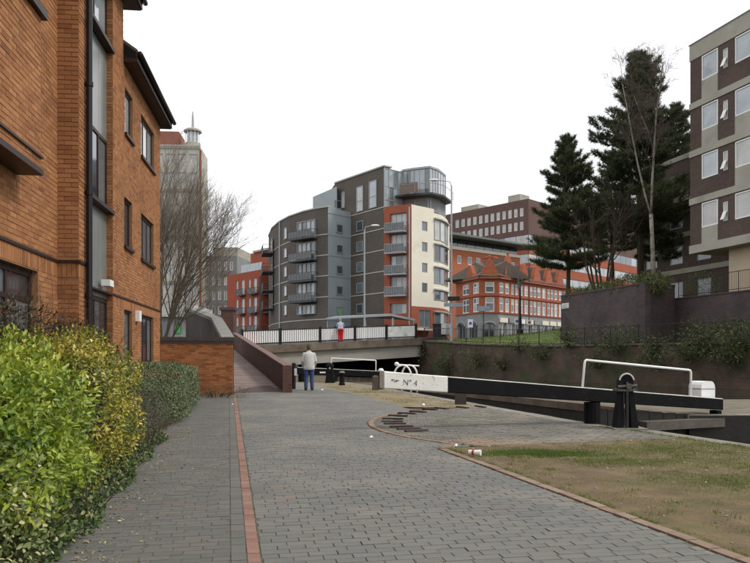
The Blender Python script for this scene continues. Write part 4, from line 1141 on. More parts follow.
# ================================================================== block of flats on the right
rb = thing('flats', (21, 40, 4.62), 'dark brown brick flats with pale concrete bands and white window frames', 'building')
RF = Fr((19.0, 44.0), RBd)
m_rb = brickmat('flats_brick', RBd, (.082, .056, .045), (.115, .075, .058), (.06, .05, .045), var=.22, scale=.4)
M_RBC = mat('flats_concrete', (.34, .325, .27), .9, var=.15, scale=.7, blotch=((.22, .20, .16), .5, .55, .8))
LR = 17.0
bands = [(19.44, 20.40), (16.50, 16.88), (13.64, 14.02), (10.78, 11.16), (7.86, 8.34)]
floors = [(16.882, 19.438), (14.022, 16.498), (11.162, 13.638), (8.342, 10.778)]
wp = [(1.0, 2.30, True), (2.68, 3.05, False), (3.62, 5.5, True), (6.7, 8.0, True), (8.4, 8.77, False), (9.3, 11.2, True), (12.4, 13.7, True), (14.1, 14.47, False), (15.0, 16.9, True)]
M_PVC = mat('white_window_frame', (.74, .74, .72), .45, var=.05)
ops = []
for fz0, fz1 in floors:
    for (a, b, big) in wp: ops.append((a, b, fz1 - 1.50 if big else fz1 - 1.42, fz1 - .06 if big else fz1 - .34))
mb = MB(); wall_sheet(mb, RF, 0, LR, 8.342, 19.438, ops, reveal=.1, thick=11); mb.build('wall', m_rb, rb)
for z0, z1 in bands:
    e = .06 if z1 < 20 else .04
    q = MB(); fbox(q, RF, -.03, LR, z0, z1, -11 if z1 < 9 or z1 > 20 else -.4, e); q.build('concrete_band', M_RBC, rb)
part('roof_edge', M_GREYMETAL, rb, lambda q: fbox(q, RF, -.08, LR, 20.402, 20.45, -11, .09))
for k, (fz0, fz1) in enumerate(floors):
    for j, (a, b, big) in enumerate(wp):
        if big:
            window(RF, rb, a, b, fz1 - 1.50, fz1 - .06, o=.015, fw=.07, fm=M_PVC, pm=[M_GLASS_SKY, M_CURTAIN, M_GLASS_SKY], depth=.09)
            if (j + k) % 3 != 2:
                q = MB(); fbox(q, RF, a, b, fz0, fz1 - 1.505, -.05, .03); q.build('panel', M_RBC, rb)
        else:
            window(RF, rb, a, b, fz1 - 1.42, fz1 - .34, o=-.02, fw=.05, trans=(.5,), fm=M_PVC, pm=M_CURTAIN, depth=.07)
            q = MB(); p0 = Vector(RF.p(a + .05, fz1 - .88, .0)); p1 = Vector(RF.p(a + .05, fz1 - 1.36, .22)); p2 = Vector(RF.p(b - .05, fz1 - 1.36, .22)); p3 = Vector(RF.p(b - .05, fz1 - .88, .0))
            off = Vector((RF.n[0], RF.n[1], 0)) * .03
            q.prism([p0, p1, p2, p3], [p0 + off, p1 + off, p2 + off, p3 + off]); q.build('open_vent', M_PVC, rb, recalc=True)
# recessed ground floor under the slab
m_tan = mat('tan_render', (.46, .38, .27), .9, var=.12, scale=.8)
q = MB(); wall_sheet(q, Fr(RF.p(2.3, 0, -.75)[:2], RBd), 0, LR - 2.4, 4.62, 7.858, [(2.1, 3.7, 5.5, 7.3)], reveal=.1, thick=8); q.build('ground_floor_wall', m_tan, rb)
GF = Fr(RF.p(2.3, 0, -.75)[:2], RBd)
window(GF, rb, 2.1, 3.7, 5.5, 7.3, o=-.02, fw=.07, mull=(.5,), fm=M_PVC, pm=M_CURTAIN)
for s in (5.2, 10.4):
    q = MB(); fbox(q, RF, s, s + .28, 4.62, 7.858, -.5, -.2); q.build('column', M_CONC, rb)
q = MB(); fbox(q, Fr(RF.p(0.2, 0, -6)[:2], RBd), 0, 2.1, 4.62, 7.858, -4, 0); q.build('core_wall', m_rb, rb)
# wing set back behind the trees
wg = thing('flats_wing', (24, 60, 4.62), 'dark brick wing of the flats half hidden behind the trees', 'building')
WF = Fr((22.6, 63.0), RBd)
mb = MB(); wops = []
for z in (6.2, 9.05, 11.9, 14.75):
    for a in (1.2, 4.3, 7.4): wops.append((a, a + 1.5, z, z + 1.4))
wall_sheet(mb, WF, 0, 14, 4.62, 17.6, wops, reveal=.1, thick=10); mb.build('wall', m_rb, wg)
for w_ in wops: window(WF, wg, *w_, o=-.02, fw=.06, fm=M_GREYMETAL, pm=[M_GLASS_MID, M_GLASS])
for z in (5.4, 8.25, 11.1, 13.95, 17.2):
    q = MB(); fbox(q, WF, -.05, 14, z, z + .38, -.3, .06); q.build('concrete_band', M_RBC, wg)

# ================================================================== dark apartment block in the middle
ab = thing('apartment_block', (0, 97, 2.45), 'brown brick apartment block with curved wing, grey bay and glazed penthouse', 'building')
M_BROWN = mat('brown_brick', (.085, .062, .05), .85, var=.18, scale=.35, bump=.2, bscale=6, blotch=((.12, .085, .065), .25, .5, .75))
m_brownb = brickmat('brown_brickwork', (1, 0), (.090, .074, .061), (.122, .10, .081), (.095, .083, .07), var=.2, scale=.3)
M_RENDER = mat('orange_red_render', (.31, .088, .045), .8, var=.12, scale=.4)
M_CREAM = mat('cream_render', (.70, .655, .54), .85, var=.06, scale=.4, blotch=((.52, .47, .38), .35, .6, .85))
M_BAYGREY = mat('bay_grey_panel', (.29, .335, .35), .5, var=.1, scale=.5, spec=.5)
M_ALU = mat('alu_frame', (.30, .32, .33), .45, var=.08, metal=.2)
M_BALC = mat('dark_balcony', (.07, .072, .075), .6, var=.2)
M_BAND = mat('pale_band', (.42, .40, .36), .8, var=.1)
WB = [(-17.2, 118), (-15.6, 110.6), (-13.9, 105.5), (-11.9, 101.3), (-9.6, 97.9), (-7.8, 96.0), (-6.1, 94.8)]
ZTOP = 21.2
def box_behind(P, z0, z1, back):
    mb = MB(); bp2 = [(x + back[0], y + back[1]) for x, y in P]
    for i in range(len(P) - 1):
        q = [P[i], P[i + 1], bp2[i + 1], bp2[i]]
        mb.prism([(x, y, z0) for x, y in q], [(x, y, z1) for x, y in q])
    return mb
box_behind(WB, 2.3, ZTOP, (-.5, 12)).build('curved_wing', m_brownb, ab, recalc=True)
cap = MB()
for i in range(len(WB) - 1):
    f = Fr(WB[i], (WB[i + 1][0] - WB[i][0], WB[i + 1][1] - WB[i][1])); L = math.dist(WB[i], WB[i + 1])
    fbox(cap, f, -.02, L + .02, ZTOP, ZTOP + .18, -.6, .10)
cap.build('parapet_capping', M_BAND, ab)
for z in (6.6, 9.5, 12.25, 14.95, 17.65):
    q = MB()
    for i in range(len(WB) - 1):
        f = Fr(WB[i], (WB[i + 1][0] - WB[i][0], WB[i + 1][1] - WB[i][1])); fbox(q, f, 0, math.dist(WB[i], WB[i + 1]), z, z + .12, -.1, .05)
    q.build('floor_band', M_BAND, ab)
def balcony(f, s0, s1, z, proj, parent, h=1.05, m=None, bars=True):
    b = MB(); fbox(b, f, s0, s1, z - .18, z, 0, proj); o = b.build('balcony', m or M_BALC, parent)
    q = MB(); fbox(q, f, s0, s1, z + h - .06, z + h, proj - .05, proj); fbox(q, f, s0, s0 + .05, z + h - .06, z + h, 0, proj); fbox(q, f, s1 - .05, s1, z + h - .06, z + h, 0, proj)
    for i in range(9):
        x = s0 + (s1 - s0 - .04) * i / 8; fbox(q, f, x, x + .04, z, z + h - .06, proj - .045, proj - .005)
    q.build('balcony_rail', m or M_BALC, o)
    g = MB(); fbox(g, f, s0 + .05, s1 - .05, z + .1, z + h - .1, proj - .035, proj - .02); g.build('balcony_screen', mat('balcony_mesh', (.14, .145, .145), .6), o)
def fr_seg(P, u):
    """frame of the polyline segment that the pixel column u falls on"""
    for a, b in zip(P, P[1:]):
        f = Fr(a, (b[0] - a[0], b[1] - a[1])); s = f.s_at(u)
        if -.01 <= s <= math.dist(a, b) + .01: return f, s
    f = Fr(P[-2], (P[-1][0] - P[-2][0], P[-1][1] - P[-2][1])); return f, f.s_at(u)
zrows = [(18.3, 19.9), (15.7, 17.0), (13.0, 14.4), (10.3, 11.7), (7.6, 9.0)]
for i, (z0, z1) in enumerate(zrows):
    f, s = fr_seg(WB, 286); window(f, ab, s - .55, s + .55, z0, z1, o=.12, fw=.09, fm=M_ALU, pm=[M_CURTAIN, M_GLASS_SKY], depth=.1)
frs, sB = fr_seg(WB, 303)
P_, Q_ = Vector(frs.p(frs.s_at(299), 0)[:2]), Vector(WB[-1]); 
f309 = Fr(WB[4], (WB[6][0] - WB[4][0], WB[6][1] - WB[4][1]))
sa, sb = f309.s_at(300), f309.s_at(317.5)
for i, (z0, z1) in enumerate([(17.5, 19.8), (14.6, 16.9), (11.85, 14.15), (9.15, 11.5), (7.4, 8.6)]):
    window(f309, ab, sa, sb, z0, z1, o=.56, fw=.09, mull=(.25, .5, .75), fm=M_ALU, pm=[M_CURTAIN, M_GLASS_SKY, M_GLASS_SKY, M_GLASS_MID], depth=.3)
    if i < 4: balcony(f309, sa - .9, sb + .25, z0 - .05, 1.4, ab)
fl, sl = fr_seg(WB, 272)
for i, z in enumerate((17.4, 14.6, 11.8, 9.1)):
    window(fl, ab, sl - 1.6, sl + 1.6, z, z + 2.2, o=.12, fw=.1, mull=(.5,), fm=M_ALU, pm=M_GLASS_MID, depth=.1)
    balcony(fl, sl - 2.2, sl + 2.2, z - .05, 1.5, ab, h=1.15)
f, s = fr_seg(WB, 280.5); q = MB(); q.tube([f.p(s, 2.4, .12), f.p(s, ZTOP, .12)], .13, 8); q.build('drainpipe', M_GREYMETAL, ab)
# grey bay
BYP = [(-6.1, 94.8), (PX(351.5, 98.0), 98.0)]
BYF = Fr(BYP[0], (BYP[1][0] - BYP[0][0], BYP[1][1] - BYP[0][1])); LB = math.dist(*BYP)
bay_o = box_behind(BYP, 2.3, ZTOP - .05, (-.6, 6)).build('grey_bay', M_BAYGREY, ab, recalc=True)
for z in (6.5, 9.4, 12.2, 14.9, 17.6, 20.4):
    q = MB(); fbox(q, BYF, 0, LB, z, z + .09, -.1, .04); q.build('seam', M_ALU, bay_o)
for i, z in enumerate((18.1, 15.4, 12.65, 9.95, 7.2)):
    s0 = BYF.s_at(336); s1 = BYF.s_at(342.5)
    window(BYF, ab, s0, s1, z, z + 1.15, o=.12, fw=.12, fm=M_ALU, pm=M_GLASS if i != 4 else mat('green_blind', (.25, .42, .22), .5), depth=.1)
# upper set-back storey
mb = MB(); mb.prism([(-8.6, 101, ZTOP - .3), (-5.2, 99.2, ZTOP - .3), (-4.4, 108, ZTOP - .3), (-8.6, 110, ZTOP - .3)], [(-8.6, 101, 23.9), (-5.2, 99.2, 24.9), (-4.4, 108, 24.9), (-8.6, 110, 23.9)]); mb.build('set_back_storey', M_BAYGREY, ab, recalc=True)
# brown tower
TWA, TWB = (PX(335, 101.0), 101.0), (PX(384.5, 92.0), 92.0)
TF = Fr(TWA, (TWB[0] - TWA[0], TWB[1] - TWA[1])); LT = math.dist(TWA, TWB)
box_behind([TWA, TWB], 2.3, 25.75, (-2.5, 12)).build('tower', brickmat('tower_brickwork', (.7, -.7), (.090, .074, .061), (.122, .10, .081), (.095, .083, .07), var=.2, scale=.3), ab, recalc=True)
part('parapet_capping', M_BAND, ab, lambda q: fbox(q, TF, -.1, LT + .05, 25.75, 25.93, -1.2, .12))
for z in (7.0, 9.8, 12.5, 15.2, 17.9, 20.6):
    part('floor_band', M_BAND, ab, lambda q: fbox(q, TF, TF.s_at(351), LT, z, z + .12, -.1, .05))
s1a, s1b = TF.s_at(357), TF.s_at(363.5); s2a, s2b = TF.s_at(369.5), TF.s_at(377)
for (a, b, z0, z1, tr_) in ((s1a, s1b, 20.9, 24.2, (.42,)), (s2a, s2b, 20.9, 24.4, (.42,))):
    window(TF, ab, a, b, z0, z1, o=.12, fw=.1, trans=tr_, fm=M_ALU, pm=[M_CURTAIN, M_GLASS_SKY], depth=.1)
for i, z in enumerate((18.3, 15.6, 12.9, 10.15, 7.4)):
    window(TF, ab, s1a, s1b, z, z + 1.35, o=.12, fw=.11, fm=M_ALU, pm=[M_GLASS_MID, M_GLASS], depth=.1)
balcony(TF, .2, 1.6, 22.0, 1.0, ab, m=M_BAYGREY); window(TF, ab, 1.7, 2.5, 22.0, 24.2, o=.12, fw=.1, fm=M_ALU, pm=M_CURTAIN, depth=.1)
# red column with balconies
CNR = (PX(411.5, 89.8), 89.8)
RCA = (PX(384, 91.6), 91.6)
RCF = Fr(RCA, (CNR[0] - RCA[0], CNR[1] - RCA[1])); LC = math.dist(RCA, CNR)
wa, wb_ = RCF.s_at(390), RCF.s_at(406.5)
rops = [(wa, wb_, z, z + 2.3) for z in (17.3, 14.7, 12.05, 9.4)] + [(wa, wb_, 7.1, 8.4)]
mb = MB(); wall_sheet(mb, RCF, 0, LC, 2.3, 20.55, rops, reveal=.5, thick=8); mb.build('red_column', M_RENDER, ab)
for i, o_ in enumerate(rops):
    window(RCF, ab, *o_, o=-.25, fw=.1, mull=(.33, .66), fm=M_ALU, pm=[M_GLASS_SKY, M_GLASS_MID, M_CURTAIN], depth=.1)
    if i < 4: balcony(RCF, wa - .35, wb_ + .1, o_[2] - .02, .95, ab, m=M_ALU)
q = MB(); q.tube([RCF.p(LC - .25, 4.5, .1), RCF.p(LC - .25, 20.2, .1)], .1, 8); q.build('drainpipe', M_GREYMETAL, ab)
# cream corner
CRE = (PX(434, 92.6), 92.6); CRG = (PX(447.5, 97.5), 97.5); CRH = (PX(449.5, 102), 102)
CF = Fr(CNR, (CRE[0] - CNR[0], CRE[1] - CNR[1])); LCr = math.dist(CNR, CRE)
c1, c2 = CF.s_at(422), CF.s_at(427.5)
cops = [(c1, c2, z, z + 1.2) for z in (17.5, 14.9, 12.3, 9.8)] + [(CF.s_at(419), CF.s_at(430.5), 5.4, 7.6)]
mb = MB(); wall_sheet(mb, CF, 0.01, LCr, 8.0, 20.5, cops[:4], reveal=.2, thick=7); mb.build('cream_wall', M_CREAM, ab)
mb = MB(); wall_sheet(mb, CF, 0.01, LCr, 2.3, 7.995, cops[4:], reveal=.2, thick=7); mb.build('red_base', M_RENDER, ab)
for o_ in cops: window(CF, ab, *o_, o=-.08, fw=.1, mull=() if o_[3] > 8 else (.5,), fm=M_ALU, pm=M_GLASS_MID, depth=.1)
bowP = [CRE, (PX(440, 93.6), 93.6), (PX(444.5, 95.3), 95.3), CRG, CRH]
box_behind(bowP, 8.0, 20.0, (-4, 6)).build('cream_bow', M_CREAM, ab, recalc=True)
box_behind(bowP, 2.3, 7.995, (-4, 6)).build('red_bow', M_RENDER, ab, recalc=True)
for z, h in ((16.6, 2.6), (13.9, 2.1), (11.1, 2.0), (9.0, 1.2), (5.2, 2.2)):
    for a, b in zip(bowP[:3], bowP[1:4]):
        f = Fr(a, (b[0] - a[0], b[1] - a[1])); window(f, ab, .02, math.dist(a, b) - .02, z, z + h, o=.09, fw=.08, fm=M_ALU, pm=[M_GLASS_MID, M_GLASS] if z < 16 else M_CURTAIN, depth=.12)
    q = MB()
    for a, b in zip(bowP[:3], bowP[1:4]):
        f = Fr(a, (b[0] - a[0], b[1] - a[1])); fbox(q, f, -.05, math.dist(a, b) + .05, z + h + .02, z + h + .2, 0, .35)
    q.build('bow_canopy', M_BAND, ab)
# penthouse
mb = MB(); PHA = (PX(384.5, 91.9), 91.9); PHB = (PX(403, 94.2), 94.2)
GPF = Fr(PHA, (PHB[0] - PHA[0], PHB[1] - PHA[1])); LG = math.dist(PHA, PHB)
window(GPF, ab, 0.02, LG, 19.9, 25.6, o=0, fw=.1, mull=(.25, .5, .75), trans=(.3, .6), fm=M_ALU, pm=[M_GLASS_MID, M_GLASS_SKY, M_BAYGREY], depth=.15, name='penthouse_glazing')
DR = [(PX(403, 94.2), 94.2), (PX(414, 93.4), 93.4), (PX(430, 92.5), 92.5), (PX(438.5, 93.9), 93.9), (PX(446, 97), 97)]
for i, (a, b) in enumerate(zip(DR, DR[1:])):
    f = Fr(a, (b[0] - a[0], b[1] - a[1])); L = math.dist(a, b)
    window(f, ab, 0.01, L - .01, 22.4, 25.7, o=0, fw=.07, mull=(.34, .67) if L > 1 else (), fm=M_ALU, pm=[M_GLASS_MID, M_GLASS_SKY] if i < 2 else [M_CURTAIN, M_GLASS_SKY, M_GLASS_SKY], depth=.12, name='penthouse_glazing')
    window(f, ab, 0.01, L - .01, 20.55, 21.9, o=-.3, fw=.07, fm=M_ALU, pm=M_GLASS_MID if i < 2 else M_CURTAIN, depth=.12, name='penthouse_glazing')
box_behind([(x, y + .35) for x, y in DR], 20.3, 25.6, (-2, 6)).build('penthouse_core', mat('core_grey', (.22, .23, .23), .8), ab, recalc=True)
box_behind([(x, y - .1) for x, y in DR], 25.71, 25.95, (-2.5, 7)).build('penthouse_roof', M_GREYMETAL, ab, recalc=True)
DK = [(PX(397, 92.2), 92.2), (PX(415, 91.2), 91.2), (PX(433, 90.6), 90.6), (PX(445, 92.2), 92.2), (PX(453, 96.0), 96.0)]
box_behind([(x, y + .7) for x, y in DK], 22.12, 22.35, (-3, 5)).build('terrace_deck', M_BALC, ab, recalc=True)
q = MB()
for (x, y) in DK: q.tube([(x, y + .1, 22.35), (x, y + .1, 23.4)], .04, 5)
for (x, y), (x2, y2) in zip(DK, DK[1:]): q.tube([(x, y + .1, 23.38), (x2, y2 + .1, 23.38)], .04, 5)
q.build('terrace_rail', M_ALU, ab)
f = Fr(DK[0], (DK[1][0] - DK[0][0], DK[1][1] - DK[0][1])); part('terrace_screen', mat('timber_screen', (.18, .14, .11), .8), ab, lambda q: fbox(q, f, .3, math.dist(DK[0], DK[1]) + .3, 22.36, 23.6, -.2, -.1))
# glazed canopy on the street side
cn = thing('glass_canopy', (0, 84, 2.45), 'low glass and steel canopy in front of the apartment block', 'canopy')
CA, CB, CC = (PX(326, 86), 86), (PX(391, 80), 80), (PX(415, 86), 86)
zc_ = lambda v, Y: PZ(v, Y)
mb = MB(); mb.prism([(CA[0], CA[1], zc_(319.5, 86)), (CB[0], CB[1], zc_(316, 80)), (CC[0], CC[1], zc_(321, 86)), (CC[0] - 5, 90, zc_(318, 90)), (CA[0] + 1, 90, zc_(318, 90))], [(CA[0], CA[1], zc_(318, 86)), (CB[0], CB[1], zc_(313.6, 80)), (CC[0], CC[1], zc_(319, 86)), (CC[0] - 5, 90, zc_(316, 90)), (CA[0] + 1, 90, zc_(316, 90))]); mb.build('canopy_roof', M_GREYMETAL, cn, recalc=True)
for (x, y) in (CA, (PX(364, 82.5), 82.5), CB, CC): q = MB(); q.tube([(x + (.2 if x < 2 else -.2), y + .4, 2.4), (x + (.2 if x < 2 else -.2), y + .4, 6.0)], .1, 8); q.build('column', M_GREYMETAL, cn)
f = Fr((PX(334, 87), 87), (PX(412, 87) - PX(334, 87), 0)); 
for i in range(6): L = PX(412, 87) - PX(334, 87); q = MB(); fbox(q, f, L * i / 6, L * (i + 1) / 6 - .08, 2.45, 5.4, -.06, 0); q.build('glass_panel', M_GLASS_MID, cn)
# shop front under the cream corner
q = MB(); fbox(q, CF, .3, 3.2, 5.0, 5.3, .1, 1.0); q.build('shop_canopy', M_CREAM, ab)
q = MB(); f = Fr(bowP[1], (bowP[3][0] - bowP[1][0], bowP[3][1] - bowP[1][1])); fbox(q, f, -.6, 3.4, 4.6, 6.0, .3, .9); q.build('shop_blind', mat('white_blind', (.75, .75, .72), .7, var=.06), ab)

# ================================================================== red flats beyond the curved wing
rd = thing('red_flats', (-26, 128, 2.45), 'red flats with white french windows and a glass roof terrace left of the curved block', 'building')
RDF = Fr((PX(227, 133), 133), (PX(262, 124) - PX(227, 133), 124 - 133)); LRD = RDF.s_at(261)
dops = []
us = [(236, 238.2), (241.5, 244.5), (248.5, 250.7), (253.5, 256.8)]
for z0, h in ((12.8, 2.5), (9.5, 2.5), (6.3, 2.5)):
    for u0, u1 in us: dops.append((RDF.s_at(u0), RDF.s_at(u1), z0, z0 + h))
M_REDB = mat('red_brick_far', (.30, .075, .04), .85, var=.12, scale=.4)
mb = MB(); wall_sheet(mb, RDF, 0, LRD, 2.3, 16.6, dops, reveal=.3, thick=14); mb.build('wall', M_REDB, rd)
for i, o_ in enumerate(dops):
    window(RDF, rd, *o_, o=-.1, fw=.08, fm=M_PVC, pm=[M_CURTAIN, M_GLASS_SKY], depth=.1)
for z in (12.7, 9.4, 6.2):
    for u0, u1 in ((240, 246), (251, 259)): balcony(RDF, RDF.s_at(u0), RDF.s_at(u1), z, .8, rd, h=1.0)
mb = MB(); fbox(mb, RDF, LRD * .35, LRD + .3, 16.6, 20.4, -12, -2.5); mb.build('upper_storey', M_RENDER, rd)
mb = MB(); fbox(mb, RDF, LRD * .45, LRD + .5, 20.41, 20.75, -12.5, -2.2); mb.build('roof', M_BAND, rd)
for i in range(7):
    q = MB(); fbox(q, RDF, LRD * (.4 + .085 * i), LRD * (.4 + .085 * i) + LRD * .08, 16.7, 18.0, -.3, -.22); q.build('terrace_glass', M_GLASS_SKY, rd)
mb = MB(); f = Fr(RDF.p(LRD, 0)[:2], (.6, .8)); fbox(mb, f, 0, 6, 2.3, 15.5, -.5, 0); mb.build('side_wall', mat('side_dark', (.07, .06, .055), .85), rd)
for z in (12.6, 9.4, 6.2): balcony(f, .3, 4, z, 1.2, rd)
# grey block seen through the bare tree
gb = thing('grey_flats', (-36, 150, 2.45), 'grey panelled block seen through the twigs of the bare tree', 'building')
GBF = Fr((PX(201, 150), 150), (1, -.12)); LGB = GBF.s_at(237)
gops = [(GBF.s_at(u), GBF.s_at(u + 3), z, z + 1.8) for z in (19.5, 16.5, 13.5, 10.5, 7.5) for u in (206, 212, 218, 224, 230)]
mb = MB(); wall_sheet(mb, GBF, 0, LGB, 2.3, 22.5, gops, reveal=.2, thick=12); mb.build('wall', mat('grey_panel_far', (.20, .205, .20), .8, var=.15, scale=.3), gb)
for o_ in gops: window(GBF, gb, *o_, o=-.06, fw=.12, fm=M_PVC, pm=[M_CURTAIN, M_GLASS_MID], depth=.1)
part('roof_plant', M_CONC_PALE, gb, lambda q: fbox(q, GBF, 2.5, LGB, 22.51, 24.3, -10, -.5))
# pale tower with lantern
pt_ = thing('pale_tower', (-34, 145, 2.45), 'pale concrete tower with a glazed lantern and mast on its roof', 'tower')
PTF = Fr((PX(150, 142), 142), (PX(198.5, 142) - PX(150, 142), .6)); LP = math.dist((PX(150, 142), 142), (PX(198.5, 142), 142.6))
pops = []
for z in np.arange(7, 40, 3.6):
    for i in range(4): pops.append((.9 + i * 2.2, 2.5 + i * 2.2, float(z), float(z) + 2.0))
mb = MB(); wall_sheet(mb, PTF, 0, LP, 2.3, 43.2, pops, reveal=.25, thick=10); mb.build('wall', mat('tower_concrete', (.43, .415, .36), .85, var=.1, scale=.2), pt_)
for o_ in pops: window(PTF, pt_, *o_, o=-.1, fw=.12, fm=mat('tower_concrete', (.43, .415, .36)), pm=[M_CURTAIN], depth=.1)
for z in (34.0, 25.0, 16.0, 42.4): part('band', mat('tower_band', (.26, .25, .22), .85), pt_, lambda q: fbox(q, PTF, -.1, LP + .1, z, z + .6, -.4, .12))
part('brick_edge', M_REDB, pt_, lambda q: fbox(q, PTF, LP + .002, LP + .3, 2.3, 42.3, -.9, -.1))
part('lift_house', mat('lift_house_brick', (.26, .10, .065), .85, var=.15, scale=.4), pt_, lambda q: fbox(q, PTF, LP - 9, LP - 4.3, 43.2, 46.4, -8, -2))
lc = PTF.p(LP - 1.7, 43.2, -2.5)
q = MB(); q.lathe(lc, [(1.5, 0), (1.5, 1.0), (1.3, 1.05)], 20); q.build('lantern_base', M_CONC_PALE, pt_)
q = MB(); q.lathe(lc, [(1.15, 1.06), (1.15, 3.2)], 16); lg = q.build('lantern_glass', M_GLASS_SKY, pt_)
for k in range(12): a = 2 * math.pi * k / 12; q = MB(); q.tube([(lc[0] + 1.42 * math.cos(a), lc[1] + 1.42 * math.sin(a), lc[2] + 1.0), (lc[0] + 1.42 * math.cos(a), lc[1] + 1.42 * math.sin(a), lc[2] + 3.2)], .07, 5); q.build('column', M_WHITEMETAL, lg)
q = MB(); q.lathe(lc, [(1.75, 3.2), (1.75, 3.5), (1.2, 3.9), (.35, 4.1)], 20); q.build('lantern_roof', M_CONC_PALE, pt_)
q = MB(); q.tube([(lc[0], lc[1], lc[2] + 4.0), (lc[0], lc[1], lc[2] + 6.2), (lc[0], lc[1], lc[2] + 7.4)], [.3, .22, .1], 8); q.tube([(lc[0], lc[1], lc[2] + 6.0), (lc[0] - 3.0, lc[1], lc[2] + 8.6)], .035, 5); q.build('mast', M_GREYMETAL, pt_)

# ================================================================== Victorian corner building
vb = thing('victorian_building', (15, 82, 2.45), 'red brick corner building with gables, slate roofs and a grey stone ground floor', 'building')
VM_D = (1, 0)
m_vr = brickmat('victorian_brick', (.7, .7), (.31, .086, .045), (.37, .11, .055), (.29, .10, .062), var=.14, scale=.4, bw=.45, bh=.15, bump=.1)
M_STONE = mat('grey_stone', (.235, .24, .235), .85, var=.15, scale=.8, bump=.2, bscale=8)
M_SLATE = mat('brown_slates', (.105, .085, .07), .85, var=.25, scale=.9, bump=.3, bscale=10)
VA, VB_, VC, VD = (PX(456, 84.0), 84.0), (PX(480, 78.6), 78.6), (PX(498.5, 78.6), 78.6), (PX(570, 91), 91)
segs = [(VA, VB_), (VB_, VC), (VC, VD)]
ZE = 10.15
def victor(seg, cols, name):
    f = Fr(seg[0], (seg[1][0] - seg[0][0], seg[1][1] - seg[0][1])); L = math.dist(*seg)
    o_ = []
    for (c0, c1) in cols:
        o_ += [(L * c0, L * c1, 8.62, 9.8), (L * c0, L * c1, 6.6, 8.15)]
    q = MB(); wall_sheet(q, f, 0, L, 6.4, ZE, o_, reveal=.15, thick=.4); q.build(name, m_vr, vb)
    for w_ in o_: window(f, vb, *w_, o=-.05, fw=.1, trans=(.6,), mull=(.5,) if (w_[1] - w_[0]) > 1 else (), fm=M_PVC, pm=[M_GLASS_MID, M_CURTAIN], depth=.08)
    for z in (8.28, 6.41): q = MB(); fbox(q, f, -.02, L + .02, z, z + .16, 0, .1); q.build('string_course', mat('terracotta_band', (.30, .09, .05), .8), vb)
    q = MB(); fbox(q, f, -.05, L + .05, ZE - .02, ZE + .2, -.4, .28); q.build('cornice', mat('terracotta_band', (.30, .09, .05)), vb)
    return f, L
fA, LA = victor(segs[0], [(.28, .55), (.72, .95)], 'side_wall')
fBv, LBv = victor(segs[1], [(.28, .78)], 'corner_wall')
cc_ = []
for g in range(4):
    b = .015 + g * .247
    cc_ += [(b, b + .05), (b + .07, b + .12), (b + .145, b + .185), (b + .195, b + .235)]
fCv, LCv = victor(segs[2], cc_, 'long_wall')
mb = MB(); core = [VA, VB_, VC, VD, (VD[0] + 2, VD[1] + 9), (VA[0] + 4, VA[1] + 11)]
core_in = [(x + (.45 if i in (0,) else 0), y + .45) for i, (x, y) in enumerate(core)]
mb.prism([(x, y, 2.3) for x, y in core_in], [(x, y, ZE) for x, y in core_in]); mb.build('core', M_STONE, vb, recalc=True)
# stone ground floor with arches and shop windows
for f, L, n in ((fA, LA, 2), (fBv, LBv, 1), (fCv, LCv, 9)):
    o_ = []
    for i in range(n):
        c = L * (i + .5) / n; h = L / n * (.30 if n < 5 else .36); o_.append((c - h, c + h, 3.0, 5.4))
    q = MB(); wall_sheet(q, f, 0, L, 2.3, 6.398, o_, reveal=.25, thick=.4); q.build('stone_storey', M_STONE, vb)
    for j, w_ in enumerate(o_):
        window(f, vb, *w_, o=-.12, fw=.1, mull=(.5,), fm=M_STONE if n < 5 else M_PVC, pm=M_GLASS, depth=.1)
        if n < 5:
            q = MB(); c = (w_[0] + w_[1]) / 2; r_ = (w_[1] - w_[0]) / 2
            P = [f.p(c - r_ * math.cos(math.pi * i / 10) * 1.1, 5.1 + r_ * .6 * math.sin(math.pi * i / 10), .06) for i in range(11)]
            q.tube(P, .11, 6); q.build('arch', M_STONE, vb)
        else:
            q = MB(); fbox(q, f, w_[0] - .1, w_[1] + .1, 5.45, 5.95, .0, .16); q.build('fascia_board', random.choice([M_CREAM, M_STONE, M_PVC]), vb)
# roofs
def roof(P0, P1, back, ze, zr, name='roof'):
    d = Vector((P1[0] - P0[0], P1[1] - P0[1])).normalized(); n = Vector((-d.y, d.x)); q = MB()
    a, b = Vector(P0) - n * .3, Vector(P1) - n * .3; c, e = Vector(P1) + n * back, Vector(P0) + n * back; c2, e2 = c + n * back, e + n * back
    q.prism([(a.x, a.y, ze), (b.x, b.y, ze), (c2.x, c2.y, ze), (e2.x, e2.y, ze)], [(a.x + d.x * 1.2, a.y + d.y * 1.2, ze + .1), (b.x - d.x * .2, b.y - d.y * .2, ze + .1), (c2.x, c2.y, ze + .1), (e2.x, e2.y, ze + .1)])
    q.add([(a.x, a.y, ze + .1), (b.x, b.y, ze + .1), (c.x, c.y, zr), (e.x + d.x * 1.0, e.y + d.y * 1.0, zr), (c2.x, c2.y, ze + .1), (e2.x, e2.y, ze + .1)], [(0, 1, 2, 3), (3, 2, 4, 5), (1, 4, 2), (0, 3, 5)])
    return q.build(name, M_SLATE, vb, recalc=False)
roof(VA, VB_, 3.2, ZE + .2, 12.2); roof(VB_, VC, 2.6, ZE + .2, 11.7); rfo = roof(VC, VD, 3.6, ZE + .2, 12.3)
